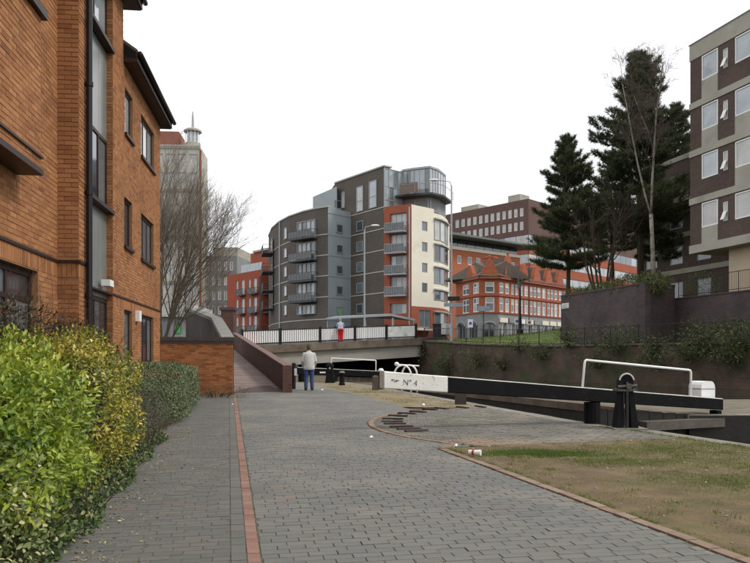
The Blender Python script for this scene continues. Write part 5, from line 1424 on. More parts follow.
def gable(f, c, w, z0, h, finial=True):
    q = MB(); q.prism([f.p(c - w / 2, z0, .06), f.p(c + w / 2, z0, .06), f.p(c + w * .42, z0 + h * .35, .06), f.p(c + w * .12, z0 + h * .92, .06), f.p(c, z0 + h, .06), f.p(c - w * .12, z0 + h * .92, .06), f.p(c - w * .42, z0 + h * .35, .06)],
                      [f.p(c - w / 2, z0, -.4), f.p(c + w / 2, z0, -.4), f.p(c + w * .42, z0 + h * .35, -.4), f.p(c + w * .12, z0 + h * .92, -.4), f.p(c, z0 + h, -.4), f.p(c - w * .12, z0 + h * .92, -.4), f.p(c - w * .42, z0 + h * .35, -.4)])
    g = q.build('gable', m_vr, vb, recalc=True)
    q = MB(); q.prism([f.p(c - w * .42, z0 + .1, -.41), f.p(c + w * .42, z0 + .1, -.41), f.p(c, z0 + h * .9, -.41)], [f.p(c - w * .42, z0 + .1, -3.2), f.p(c + w * .42, z0 + .1, -3.2), f.p(c, z0 + h * .9, -3.2)]); q.build('gable_roof', M_SLATE, g, recalc=True)
    if finial: q = MB(); p = f.p(c, z0 + h, -.15); q.lathe(p, [(.12, -.1), (.1, .15), (.17, .28), (.05, .5)], 8); q.build('finial', m_vr, g)
gable(fBv, LBv * .53, 1.9, ZE + .2, 1.9)
gable(fCv, LCv * .13, 1.9, ZE + .2, 2.5)
gable(fA, LA * .6, 1.7, ZE + .2, 1.5, finial=False)
for t in (.33, .50, .67, .84): gable(fCv, LCv * t, 1.8, ZE + .2, 2.0, finial=False)
for (f, s) in ((fA, LA * .25), (fCv, LCv * .24), (fCv, LCv * .7)):
    q = MB(); fbox(q, f, s - .4, s + .4, ZE, 13.0, -3.6, -2.9); fbox(q, f, s - .46, s + .46, 13.001, 13.2, -3.66, -2.84); q.build('chimney', m_vr, vb)

# orange office block with oversailing roof
ob = thing('orange_office', (16, 112, 2.45), 'orange office building with a thin oversailing flat roof behind the gabled building', 'building')
M_ORANGE = mat('orange_cladding', (.36, .115, .055), .7, var=.08, scale=.3)
OBF = Fr((PX(451, 108), 108), (PX(520, 118) - PX(451, 108), 10)); LO = OBF.s_at(520)
oops = [(OBF.s_at(u), OBF.s_at(u + 4.2), 15.7, 16.95) for u in (457.5, 468, 476.5, 485.5, 494, 503, 511)]
mb = MB(); wall_sheet(mb, OBF, 0, LO, 2.3, 17.75, oops, reveal=.2, thick=10); mb.build('wall', M_ORANGE, ob)
for o_ in oops: window(OBF, ob, *o_, o=-.08, fw=.12, fm=M_PVC, pm=M_GLASS_MID, depth=.1)
part('white_band', M_CREAM, ob, lambda q: fbox(q, OBF, -.1, LO + .1, 17.751, 18.2, -10, .15))
for i in range(8): part('clerestory_pane', M_GLASS, ob, lambda q: fbox(q, OBF, LO * i / 8 + .05, LO * (i + 1) / 8 - .05, 18.201, 19.4, -.8, -.6))
part('clerestory_core', M_BALC, ob, lambda q: fbox(q, OBF, .3, LO - .3, 18.201, 19.4, -9, -.82))
mb = MB(); mb.hexa([OBF.p(-2.0, 19.42, 2.2), OBF.p(LO + 3.5, 19.42, 2.2), OBF.p(LO + 2, 19.6, -10), OBF.p(-2, 19.7, -10), OBF.p(-2.0, 19.75, 2.2), OBF.p(LO + 3.5, 19.65, 2.2), OBF.p(LO + 2, 20.3, -10), OBF.p(-2, 20.4, -10)]); mb.build('oversailing_roof', mat('roof_zinc', (.13, .15, .14), .6, var=.1), ob, recalc=True)
# tall office block
tb = thing('tall_office', (30, 140, 2.45), 'long office block with brown top storeys and orange stripes rising behind the pines', 'building')
TA, TBp, TC = (PX(440, 146), 146), (PX(528.5, 130), 130), (PX(660, 172), 172)
m_topb = mat('brown_cladding', (.12, .072, .06), .8, var=.1, scale=.3)
tF1 = Fr(TA, (TBp[0] - TA[0], TBp[1] - TA[1])); L1_ = math.dist(TA, TBp); tF2 = Fr(TBp, (TC[0] - TBp[0], TC[1] - TBp[1])); L2_ = math.dist(TBp, TC)
tops = []
for i in range(12):
    u = 455.5 + i * 5.85; 
    for z in (27.05, 24.6): tops.append((tF1.s_at(u), tF1.s_at(u + 3.4), z, z + 1.5))
for f, L, o_ in ((tF1, L1_, tops), (tF2, L2_, [])):
    q = MB(); wall_sheet(q, f, 0, L, 23.6, 30.0, o_, reveal=.2, thick=.5); q.build('top_storeys', m_topb, tb)
    z = 23.59
    for k in range(6):
        q = MB(); fbox(q, f, 0, L, z - 1.75, z, -.5, -.05 - .01 * k); q.build('spandrel_core', m_topb, tb)
        n = int(L / 2.6)
        for i in range(n):
            q = MB(); fbox(q, f, L * i / n + .06, L * (i + 1) / n - .06, z - 1.7, z - .05, -.04, .05); q.build('strip_window', random.choice([M_GLASS_SKY, M_GLASS_SKY, M_GLASS_MID, M_CURTAIN]), tb)
        q = MB(); fbox(q, f, 0, L, z - 3.4, z - 1.752, -.5, .15); q.build('orange_stripe', M_RENDER, tb)
        z -= 3.41
for o_ in tops: window(tF1, tb, *o_, o=-.05, fw=.1, fm=M_PVC, pm=M_CURTAIN, depth=.1)
part('roof', M_FAR, tb, lambda q: q.prism([(TA[0], TA[1] + .6, 29.7), (TBp[0], TBp[1] + .8, 29.7), (TC[0] - .6, TC[1], 29.7), (TC[0] - 20, TC[1] + 14, 29.7)], [(TA[0], TA[1] + .6, 29.9), (TBp[0], TBp[1] + .8, 29.9), (TC[0] - .6, TC[1], 29.9), (TC[0] - 20, TC[1] + 14, 29.9)]))
for u0, u1, h in ((457, 474, 1.0), (504, 516, 1.3)): part('roof_plant', M_CONC_PALE, tb, lambda q: fbox(q, tF1, tF1.s_at(u0), tF1.s_at(u1), 29.91, 30.2 + h, -4, -1.2))
# filler terrace houses behind the purple wall are the far end of the street

# ================================================================== street furniture
def lamp(u, vtop, Y, zb, arm_dx, label, m=M_GREYMETAL):
    x = PX(u, Y); zt = PZ(vtop, Y)
    o = thing('street_lamp', (x, Y, zb), label, 'street lamp')
    q = MB(); q.tube([(x, Y, zb - .1), (x, Y, zb + 1.2)], .11, 10); q.tube([(x, Y, zb + 1.2), (x, Y, zt - .4)], [.075, .055], 8); q.build('pole', m, o)
    q = MB(); q.tube([(x, Y, zt - .45), (x + arm_dx * .12, Y, zt - .12), (x + arm_dx, Y, zt)], .035, 6); q.build('arm', m, o)
    q = MB(); q.ell((x + arm_dx * 1.25, Y, zt), (.36, .15, .09)); q.build('lantern', M_WHITEMETAL, o, smooth=True)
    return o, x, zt
lamp(364.5, 225.5, 60, 2.45, .7, 'pale street lamp with its lantern to the right, in front of the brown tower')
l2, l2x, l2z = lamp(451.5, 180, 52.5, 2.9, -1.0, 'tall grey street lamp at the bridge end carrying direction signs')
for (u0, u1, v0, v1, m, nm) in ((448, 460, 296.5, 300.8, M_BLACKMETAL, 'back_of_sign'), (444, 462.5, 303, 306.6, mat('sign_back_grey', (.26, .31, .36), .5), 'direction_sign')):
    q = MB(); q.box(PX(u0, 52.3), PX(u1, 52.3), 52.28, 52.33, PZ(v1, 52.3), PZ(v0, 52.3)); q.build(nm, m, l2)
# black heritage lamp
hx, hy = PX(520, 58), 58.0; hz = bank_z(hx, hy) - .1
hl = thing('lamp_post', (hx, hy, hz), 'black heritage lamp post on the grass bank before the gabled building', 'street lamp')
zt = PZ(278, 58)
q = MB(); q.lathe((hx, hy, hz), [(.26, 0), (.26, .5), (.16, .6), (.13, 1.5), (.10, 1.6), (.075, zt - hz - .7)], 12); q.build('post', M_BLACKMETAL, hl)
q = MB(); q.lathe((hx, hy, zt - .68), [(.10, 0), (.22, .45)], 6); q.build('lantern', M_GLASS_MID, hl)
q = MB(); q.lathe((hx, hy, zt - .22), [(.27, 0), (.2, .12), (.06, .25), (.03, .4)], 6); q.build('lantern_roof', M_BLACKMETAL, hl)
def sign(u, vt, vb_, w, Y, label, m, mark=None, board=(0, 1), mk_m=None):
    x = PX(u, Y); zb = bank_z(x, Y) - .1; z1 = PZ(vt, Y); z0 = PZ(vb_, Y)
    o = thing('street_sign', (x, Y, zb), label, 'sign')
    q = MB(); q.tube([(x, Y, zb), (x, Y, z1)], .04, 8); q.build('pole', M_BLACKMETAL, o)
    q = MB(); q.box(x - w / 2, x + w / 2, Y - .08, Y - .05, z0, z1); b = q.build('board', m, o)
    if mark == 'disc':
        q = MB(); c = ((z0 + z1) / 2); P = [(x + w * .3 * math.cos(a), Y - .085, c + w * .3 * math.sin(a)) for a in np.linspace(0, 2 * math.pi, 20, endpoint=False)]
        P2_ = [(p[0], Y - .081, p[2]) for p in P]; q.prism(P2_, P); q.build('disc', mk_m, b, recalc=True)
M_BLUE = mat('sign_blue', (.10, .10, .38), .5, var=.05); M_SIGNRED = mat('sign_red', (.45, .04, .05), .5, var=.05); M_SIGNW = mat('sign_white', (.75, .75, .78), .5, var=.05)
sign(470.3, 319.3, 327.5, .42, 60, 'white sign with a dark blue disc before the grey stone arches', M_SIGNW, 'disc', mk_m=M_BLUE)
sign(516.8, 318, 324.5, .42, 62, 'white sign with a blue disc beside the black heritage lamp post', M_SIGNW, 'disc', mk_m=M_BLUE)
sign(529.2, 320, 325, .36, 64, 'small red and white sign in front of the shops', M_SIGNW, 'disc', mk_m=M_SIGNRED)
sign(483.5, 306, 311.3, 1.05, 61, 'blank grey direction board in front of the corner building', mat('sign_back_grey', (.26, .31, .36)))
sign(529.0, 262, 263, .05, 70, 'thin grey pole rising before the long gabled facade', M_GREYMETAL)
# street bits right of the bridge: dark utility cabinet
ux, uy = PX(437.5, 58), 58.0
uc = thing('utility_cabinet', (ux, uy, 2.6), 'black cabinet on the pavement beyond the bridge railing', 'cabinet')
part('body', M_BLACKMETAL, uc, lambda q: q.box(ux - .35, ux + .3, uy, uy + .4, 2.4, 4.25)); part('top', M_BLACKMETAL, uc, lambda q: q.box(ux - .4, ux + .35, uy - .05, uy + .45, 4.252, 4.32))

# ================================================================== trees
def np_dirs(n): 
    v = RNG.normal(size=(n, 3)); return v / np.linalg.norm(v, axis=1)[:, None]
class Twigs:
    def __init__(s): s.b = MB()
def branch(mb, p, d, L, r, depth, cfg, rnd):
    """recursive bare branch; returns nothing, adds tapered tubes"""
    n = cfg['seg'](depth); P = [p]; rad = [r]; q = p.copy(); dd = d.copy()
    for i in range(n):
        dd = (dd + Vector((rnd.gauss(0, 1), rnd.gauss(0, 1), rnd.gauss(0, 1))) * cfg['wob'] + Vector((0, 0, 1)) * cfg['up'](depth)).normalized()
        q = q + dd * (L / n); P.append(q.copy()); rad.append(r * (1 - (1 - cfg['tip']) * (i + 1) / n))
    mb.tube(P, rad, 6 if depth == 0 else (4 if depth < 3 else 3), cap=False)
    if depth >= cfg['max']: return
    k = cfg['kids'](depth)
    for j in range(k):
        t = cfg['t0'](depth) + (1 - cfg['t0'](depth)) * (j + rnd.random()) / k
        t = min(t, .999); i = int(t * n); w = t * n - i
        base = P[i].lerp(P[i + 1], w); dloc = (P[i + 1] - P[i]).normalized()
        ax = dloc.orthogonal().normalized(); ax = (Matrix.Rotation(rnd.random() * 6.283, 3, dloc) @ ax)
        ang = R(rnd.uniform(*cfg['ang'](depth)))
        nd = (dloc * math.cos(ang) + ax * math.sin(ang)).normalized()
        rr = max((rad[i] + (rad[i + 1] - rad[i]) * w) * cfg['rr'], cfg['rmin'])
        branch(mb, base, nd, L * rnd.uniform(*cfg['lr']) * (1.12 - .45 * t), rr, depth + 1, cfg, rnd)
M_BARK = mat('grey_bark', (.085, .075, .055), .95, var=.3, scale=4, bump=.4, bscale=20)
M_TWIG = mat('twig_bark', (.15, .125, .092), .95, var=.25, scale=3)
# bare tree behind the garden wall
rnd = random.Random(5)
bt = thing('bare_tree', (-9.3, 31.5, .4), 'bare winter tree with fine upright twigs behind the orange wall', 'tree')
cfg = dict(seg=lambda d: 5 if d < 2 else 3, wob=.055, up=lambda d: .05 if d < 2 else .10, tip=.45, max=4, kids=lambda d: [10, 8, 5, 4][d], t0=lambda d: [.22, .2, .15, .15][d], ang=lambda d: [(20, 44), (18, 36), (18, 36), (18, 40)][d], rr=.52, rmin=.0042, lr=(.50, .72))
mb = MB(); mb.tube([(-9.3, 31.5, .3), (-9.28, 31.5, 1.4), (-9.22, 31.5, 2.4)], [.22, .17, .15], 10); mb.build('trunk', M_BARK, bt, smooth=True)
mb = MB()
for k, (az, tl_, L, r) in enumerate([(0.2, 4, 6.7, .085), (1.4, 20, 6.1, .07), (2.6, 16, 6.4, .075), (3.8, 20, 5.7, .065), (5.0, 20, 6.1, .07), (6.0, 24, 5.3, .062), (0.0, 42, 3.2, .055), (.5, 18, 5.4, .06), (3.2, 34, 4.6, .05)]):
    d = Vector((math.sin(R(tl_)) * math.cos(az), math.sin(R(tl_)) * math.sin(az), math.cos(R(tl_))))
    branch(mb, Vector((-9.24, 31.5, 1.6 + .1 * (k % 4))), d, L, r, 0, cfg, rnd)
mb.build('crown', M_TWIG, bt)

# pines
M_NEEDLE = mat('pine_needles', (.02, .035, .014), .8, var=.25, scale=.6, ramp=[(0, (.028, .040, .018)), (.5, (.062, .078, .034)), (.9, (.105, .118, .052)), (1, (.13, .105, .055))], transl=.25)
M_PBARK = mat('pine_bark', (.055, .042, .032), .95, var=.35, scale=5, bump=.5, bscale=15, stretch=(1, 1, .3))
def tuft_mesh(cen, axis, size, nper, wid):
    """needle tufts: thin triangles fanning round each axis"""
    N = len(cen); a = axis / np.linalg.norm(axis, axis=1)[:, None]
    C = np.repeat(cen, nper, 0); A = np.repeat(a, nper, 0); S = np.repeat(size, nper)
    D = A * .55 + np_dirs(N * nper) * .85; D[:, 2] += .12; D /= np.linalg.norm(D, axis=1)[:, None]
    W = np.cross(D, np_dirs(N * nper)); W /= np.linalg.norm(W, axis=1)[:, None]
    B = C + A * (RNG.random(N * nper)[:, None] - .5) * S[:, None] * .9
    L = S * RNG.uniform(.6, 1.1, N * nper)
    p0 = B - W * wid; p1 = B + W * wid; p2 = B + D * L[:, None]
    V = np.stack([p0, p1, p2], 1).reshape(-1, 3); Fc = np.arange(len(V)).reshape(-1, 3)
    tint = np.repeat(RNG.random(N), nper) * .6 + RNG.random(N * nper) * .4
    return V, Fc, tint
def pine(name, label, x, y, zb, ztop, prof, zlow, rtrunk, dens, lean=0.0, tuft=.34, nper=34, seed=1):
    """prof(t): half-width of the crown, t = 0 at its bottom, 1 at the tip"""
    rn = random.Random(seed)
    o = thing(name, (x, y, zb), label, 'tree', )
    H = ztop - zb
    P = [(x + lean * H * t + .08 * math.sin(t * 7), y + .05 * math.sin(t * 5), zb - .1 + H * t) for t in np.linspace(0, .985, 12)]
    q = MB(); q.tube(P, [rtrunk * (1 - .86 * t) for t in np.linspace(0, 1, 12)], 10); q.build('trunk', M_PBARK, o, smooth=True)
    lb_ = MB(); cen = []; ax = []; sz = []
    z = zlow
    while z < ztop - .3:
        t = (z - zlow) / (ztop - zlow); W = prof(t)
        k = rn.randint(5, 7) if t < .85 else 4
        a0 = rn.random() * 6.28
        for j in range(k):
            az = a0 + j * 6.283 / k + rn.uniform(-.35, .35); L = W * rn.uniform(.62, 1.12)
            if rn.random() < .06: L *= .4
            rise = rn.uniform(-.10, .18) + .55 * t
            d = Vector((math.cos(az), math.sin(az), rise)); d.normalize()
            tx = x + lean * (z - zb); b = Vector((tx, y, z)); pts = [b]
            n = 6
            for i in range(1, n + 1):
                u_ = i / n; pts.append(b + d * (L * u_) + Vector((0, 0, 1)) * (L * .20 * u_ * u_ - .13 * L * u_))
            lb_.tube(pts, [max(.012, rtrunk * .26 * (1 - .8 * i / n) * (1 - .5 * t)) for i in range(n + 1)], 4, cap=False)
            m_ = int(dens * L) + 3
            for i in range(m_):
                u_ = .22 + .78 * (i + rn.random()) / m_; i0 = min(int(u_ * n), n - 1); p = pts[i0].lerp(pts[i0 + 1], u_ * n - i0)
                spread = .34 * L * (1 - abs(u_ - .5)) * .8
                side = Vector((-d.y, d.x, 0)) * rn.uniform(-1, 1) * spread + Vector((0, 0, 1)) * rn.uniform(-.06, .26) * max(spread, .3)
                c = p + side; cen.append(c); aa = (d * .7 + side.normalized() * .6 + Vector((0, 0, .5))); ax.append(aa); sz.append(tuft * rn.uniform(.75, 1.2))
        z += (.70 - .27 * t) * rn.uniform(.7, 1.3)
    for i in range(14):
        cen.append(Vector((x + lean * H + rn.uniform(-.15, .15), y + rn.uniform(-.15, .15), ztop - rn.uniform(0, .9)))); ax.append(Vector((rn.uniform(-.4, .4), rn.uniform(-.4, .4), 1))); sz.append(tuft)
    lb_.build('branches', M_PBARK, o)
    V, Fc, ti = tuft_mesh(np.array([tuple(c) for c in cen]), np.array([tuple(a) for a in ax]), np.array(sz), nper, .019)
    np_mesh('crown', V, Fc, ti, M_NEEDLE, o)
    return o
def prof_a(t): 
    return max(.5, 3.95 * (1 - t) ** .62 * (.88 + .12 * math.sin(t * 21)) * (min(1, .74 + t * 2)))
pine('pine_tree', 'dark conical pine with bare lower trunk before the striped office', PX(567.5, 52), 52, 5.4, PZ(136, 52), prof_a, PZ(268, 52), .17, 13, tuft=.38, nper=32, seed=3)
def prof_b(t): return max(.55, 5.6 * (1 - t) ** .66 * (.86 + .14 * math.sin(t * 17)))
pine('pine_tree', 'tallest dense dark pine beside the birch', PX(640, 54), 54, 5.4, PZ(50, 54), prof_b, PZ(228, 54), .26, 13, tuft=.42, nper=32, seed=9)
def prof_c(t): return max(.5, 3.3 * (1 - t) ** .5)
pine('pine_tree', 'dark pine standing between the birch and the flats', PX(676, 60), 60, 4.6, PZ(104, 60), prof_c, PZ(262, 60), .22, 12, tuft=.38, nper=32, seed=14)
pine('pine_tree', 'loose dark pine behind the many stemmed bare tree', PX(612, 62), 62, 4.6, PZ(150, 62), lambda t: max(.5, 3.2 * (1 - t) ** .55), PZ(250, 62), .2, 8, tuft=.38, nper=28, seed=21)
# silver birch
rnd = random.Random(11)
M_BIRCH = mat('birch_bark', (.24, .215, .175), .85, var=.3, scale=3, blotch=((.10, .085, .07), 2.2, .52, .62), stretch=(1, 1, 3))
bi = thing('birch_tree', (PX(653, 46), 46, 5.4), 'slender silver birch with forked pale trunk and bare fine twigs', 'tree')
Yb = 46.0
def bp(u, v): return Vector((PX(u, Yb), Yb, PZ(v, Yb)))
stem = [bp(654, 292), bp(653, 262), bp(652, 235), bp(651, 214)]
q = MB(); q.tube(stem, [.17, .145, .13, .12], 10); q.build('trunk', M_BIRCH, bi, smooth=True)
l1 = [bp(651, 215), bp(645, 195), bp(638, 165), bp(631, 130), bp(626, 102), bp(622, 82)]
l2_ = [bp(651, 215), bp(652, 185), bp(654, 150), bp(656, 115), bp(660, 88), bp(663, 62)]
l3 = [bp(654, 150), bp(648, 132), bp(640, 112), bp(634, 96)]
mbl = MB()
for l_, r0 in ((l1, .075), (l2_, .09), (l3, .04)): mbl.tube(l_, [r0 * (1 - .7 * i / (len(l_) - 1)) for i in range(len(l_))], 8)
mbl.build('limbs', M_BIRCH, bi, smooth=True)
mb = MB(); cfgb = dict(seg=lambda d: 4, wob=.10, up=lambda d: .10 if d < 1 else -.01, tip=.35, max=3, kids=lambda d: [7, 6, 5][d], t0=lambda d: .2, ang=lambda d: (22, 52), rr=.55, rmin=.006, lr=(.42, .66))
for l_, k0 in ((l1, 3), (l2_, 2)):
    for i in range(k0, len(l_)):
        for j in range(4):
            b = l_[i - 1].lerp(l_[i], rnd.random()); az = rnd.random() * 6.28; tl_ = R(rnd.uniform(15, 48))
            branch(mb, b, Vector((math.sin(tl_) * math.cos(az), math.sin(tl_) * math.sin(az), math.cos(tl_))), rnd.uniform(1.3, 2.9), .022, 0, cfgb, rnd)
mb.build('crown', mat('birch_twig', (.10, .075, .06), .9, var=.2), bi)
# many-stemmed bare small tree between the pines
rnd = random.Random(3)
ms = thing('bare_tree', (PX(602, 50), 50, 5.4), 'many stemmed bare small tree between the two pines', 'tree')
mb = MB(); cfgm = dict(seg=lambda d: 5, wob=.06, up=lambda d: .05, tip=.4, max=3, kids=lambda d: [6, 5, 4][d], t0=lambda d: .3, ang=lambda d: (20, 45), rr=.55, rmin=.008, lr=(.45, .65))
mbt = MB()
for az, tl_, L in ((0, 4, 7), (1.2, 12, 6.5), (2.8, 14, 6.8), (4.0, 18, 5.5), (5.4, 15, 6.2), (3.3, 26, 5)):
    branch(mb, Vector((PX(602, 50) + .25 * math.cos(az), 50 + .25 * math.sin(az), 5.3)), Vector((math.sin(R(tl_)) * math.cos(az), math.sin(R(tl_)) * math.sin(az), math.cos(R(tl_)))), L, .09, 0, cfgm, rnd)
mb.build('crown', M_PBARK, ms)
mbt.tube([(PX(602, 50), 50, 5.0), (PX(602, 50), 50, 5.6)], [.3, .22], 8); mbt.build('trunk', M_PBARK, ms)

# ================================================================== leaf clouds
LEAF = np.array([(0, 0, 0), (.36, .30, .06), (.36, -.30, .06), (.72, .24, .07), (.72, -.24, .07), (1.0, 0, -.02), (.36, 0, -.03), (.72, 0, -.03)])
LEAF_F = np.array([(0, 2, 6, 6), (0, 6, 1, 1), (6, 2, 4, 7), (1, 6, 7, 3), (7, 4, 5, 5), (3, 7, 5, 5)])
LEAF_T = np.array([(0, 2, 6), (0, 6, 1), (6, 2, 4), (6, 4, 7), (1, 6, 7), (1, 7, 3), (7, 4, 5), (3, 7, 5)])
LEAF_S = np.array([(0, 0, 0), (.5, .26, .05), (.5, -.26, .05), (1.0, 0, 0)]); LEAF_ST = np.array([(0, 2, 3), (0, 3, 1)])
def leaf_frames(nrm, droop=.0, along=.45):
    """leaf direction leans out along the normal, random round it"""
    N = len(nrm); d = nrm * along + np_dirs(N); d[:, 2] -= droop; d /= np.linalg.norm(d, axis=1)[:, None]
    up = nrm * .7 + np.array([0, 0, .6]) + np_dirs(N) * .5
    s = np.cross(up, d); s /= np.linalg.norm(s, axis=1)[:, None] + 1e-9; w = np.cross(d, s)
    return d, s, w
def leaves(name, P, nrm, size, wid, m, parent, tint=None, simple=False, along=.45, droop=0.0, solo=0):
    N = len(P); d, s, w = leaf_frames(nrm, droop, along)
    T, TF = (LEAF_S, LEAF_ST) if simple else (LEAF, LEAF_T)
    sz = size * RNG.uniform(.65, 1.25, N); ti = RNG.random(N) if tint is None else np.clip(tint + RNG.normal(0, .12, N), 0, 1)
    if solo:
        order = np.argsort(np.linalg.norm(P - np.array([0, 0, EYE]), axis=1)); pick = order[RNG.permutation(min(len(order), solo * 6))[:solo]]
        vmesh = {}
        for i in pick:
            key = int(ti[i] * 7.99)
            if key not in vmesh:
                me = bpy.data.meshes.new('leaf'); V = T.copy(); V[:, 1] *= wid; me.from_pydata([tuple(v) for v in V], [], [tuple(f) for f in TF]); me.materials.append(m)
                me.attributes.new('tint', 'FLOAT', 'FACE').data.foreach_set('value', [(key + .5) / 8] * len(TF)); vmesh[key] = me
            o = link('leaf', vmesh[key], parent, world=False)
            k = sz[i]; M4 = Matrix(((d[i][0] * k, s[i][0] * k, w[i][0] * k, P[i][0]), (d[i][1] * k, s[i][1] * k, w[i][1] * k, P[i][1]), (d[i][2] * k, s[i][2] * k, w[i][2] * k, P[i][2]), (0, 0, 0, 1)))
            o.matrix_local = Matrix.Translation(-wpos(parent)) @ M4
        keep = np.ones(N, bool); keep[pick] = False
        P, d, s, w, sz, ti = P[keep], d[keep], s[keep], w[keep], sz[keep], ti[keep]; N = len(P)
    V = P[:, None, :] + (T[None, :, 0, None] * d[:, None, :] + T[None, :, 1, None] * wid * s[:, None, :] + T[None, :, 2, None] * w[:, None, :]) * sz[:, None, None]
    K = len(T); Fc = (TF[None] + (np.arange(N) * K)[:, None, None]).reshape(-1, 3)
    return stuff(np_mesh(name, V.reshape(-1, 3), Fc, np.repeat(ti, len(TF)), m, parent))
def shell(c, r, n, pw=3.2, lump=.14, depth=.22, rot=0.0, zmin=None, top_only=False, seed=0):
    """points on and just under a lumpy superellipsoid, with outward normals"""
    v = np_dirs(n)
    k = (np.abs(v) ** pw).sum(1) ** (-1 / pw); q = v * k[:, None]
    nn = np.sign(q) * np.abs(q) ** (pw - 1) / np.array(r); nn /= np.linalg.norm(nn, axis=1)[:, None]
    f = np.array([1 + lump * mathutils.noise.noise((p[0] * 2.6 + seed, p[1] * 2.6, p[2] * 2.6)) + lump * .6 * mathutils.noise.noise((p[0] * 6 + seed, p[1] * 6, p[2] * 6)) for p in q])
    f *= 1 - depth * RNG.random(n) ** 1.7
    p = q * f[:, None] * np.array(r)
    cs, sn = math.cos(rot), math.sin(rot); Rm = np.array([[cs, sn, 0], [-sn, cs, 0], [0, 0, 1]])
    p = p @ Rm; nn = nn @ Rm; p = p + np.array(c)
    if zmin is not None: keep = p[:, 2] > zmin; p, nn = p[keep], nn[keep]
    return p, nn
def stems(c, r, n, m, parent, h, name='stems', rad=.012, rot=0.0):
    q = MB()
    for i in range(n):
        a = random.random() * 6.28; rr = random.random() ** .5
        x, y = r[0] * rr * math.cos(a), r[1] * rr * math.sin(a); x, y = x * math.cos(rot) - y * math.sin(rot), x * math.sin(rot) + y * math.cos(rot)
        b = Vector((c[0] + x * .5, c[1] + y * .5, gz(c[1]) - .05)); t = Vector((c[0] + x * .9, c[1] + y * .9, c[2] + (h) * random.uniform(.2, .75)))
        q.tube([b, b.lerp(t, .5) + Vector((random.uniform(-.06, .06), random.uniform(-.06, .06), .05)), t], [rad, rad * .8, rad * .4], 5, cap=False)
    return stuff(q.build(name, m, parent))
PR = math.atan2(.185, 1.0)                                     # the hedges follow the walk
M_LAUREL = mat('laurel_leaf', (.2, .3, .03), .38, var=.15, scale=4, spec=.5, transl=.28, ramp=[(0, (.045, .10, .014)), (.35, (.135, .22, .022)), (.65, (.28, .36, .032)), (1, (.47, .50, .07))])
M_VARIEG = mat('variegated_leaf', (.3, .26, .03), .4, var=.15, scale=4, spec=.45, transl=.22, ramp=[(0, (.045, .085, .014)), (.3, (.11, .16, .018)), (.55, (.30, .28, .03)), (.85, (.52, .40, .06)), (1, (.66, .52, .16))])
M_CREAMLEAF = mat('cream_edged_leaf', (.3, .3, .15), .45, var=.15, scale=4, spec=.4, transl=.2, ramp=[(0, (.05, .085, .025)), (.4, (.13, .18, .05)), (.75, (.34, .36, .14)), (1, (.52, .50, .26))])
M_DARKLEAF = mat('dark_ivy_leaf', (.04, .08, .02), .5, var=.2, scale=4, spec=.4, transl=.2, ramp=[(0, (.028, .05, .014)), (.5, (.06, .10, .026)), (.85, (.12, .17, .045)), (1, (.32, .31, .12))])
M_GREYLEAF = mat('grey_green_leaf', (.09, .12, .05), .6, var=.2, scale=4, transl=.2, ramp=[(0, (.058, .08, .04)), (.5, (.125, .16, .075)), (1, (.25, .29, .15))])
M_REDLEAF = mat('bronze_leaf', (.1, .03, .02), .5, var=.2, scale=4, transl=.2, ramp=[(0, (.04, .04, .02)), (.55, (.085, .075, .035)), (.85, (.12, .09, .045)), (.98, (.16, .08, .045)), (1, (.32, .04, .035))])
M_STEM = mat('shrub_stem', (.06, .05, .035), .9, var=.25, scale=6)

# 1. bright laurel
c = (-3.36, 5.75, .86); lr_ = (.90, 1.32, .77)
la = thing('laurel_shrub', (c[0], c[1], gz(7)), 'big glossy yellow green laurel bush growing over the walk', 'shrub')
P, N_ = shell(c, lr_, 27000, depth=.42, rot=.185, zmin=.36, seed=1, lump=.3)
top = np.array([.56 + .55 * mathutils.noise.noise((p[0] * 3.5, p[1] * 3.5, p[2] * 3.5)) for p in P])
leaves('foliage', P, N_, .062, .7, M_LAUREL, la, tint=top, solo=300, along=.75)
stems(c, lr_, 40, M_STEM, la, .7, rad=.014)
# 2. variegated shrub beyond it
c = (-3.74, 8.5, .98); lr_ = (.84, 1.9, .86)
va = thing('variegated_shrub', (c[0], c[1], gz(9)), 'yellow variegated shrub between the laurel and the thin low bush', 'shrub')
P, N_ = shell(c, lr_, 26000, depth=.30, rot=.185, zmin=.2, seed=4, lump=.2)
tn = np.array([.46 + .75 * mathutils.noise.noise((p[0] * 3.2, p[1] * 3.2, p[2] * 3.2)) for p in P])
leaves('foliage', P, N_, .044, .9, M_VARIEG, va, tint=tn, along=.6); stems(c, lr_, 40, M_STEM, va, .7)
# 3. pale leaved low shrub at the foot of the laurel
c = (-2.92, 5.1, .48); lr_ = (.60, .85, .52)
pa = thing('cream_edged_shrub', (c[0], c[1], gz(6)), 'low shrub with cream edged leaves at the foot of the laurel', 'shrub')
P, N_ = shell(c, lr_, 3800, depth=.4, rot=.185, zmin=.06, seed=8, lump=.22); leaves('foliage', P, N_, .05, .85, M_CREAMLEAF, pa, along=.6); stems(c, lr_, 20, M_STEM, pa, .4)
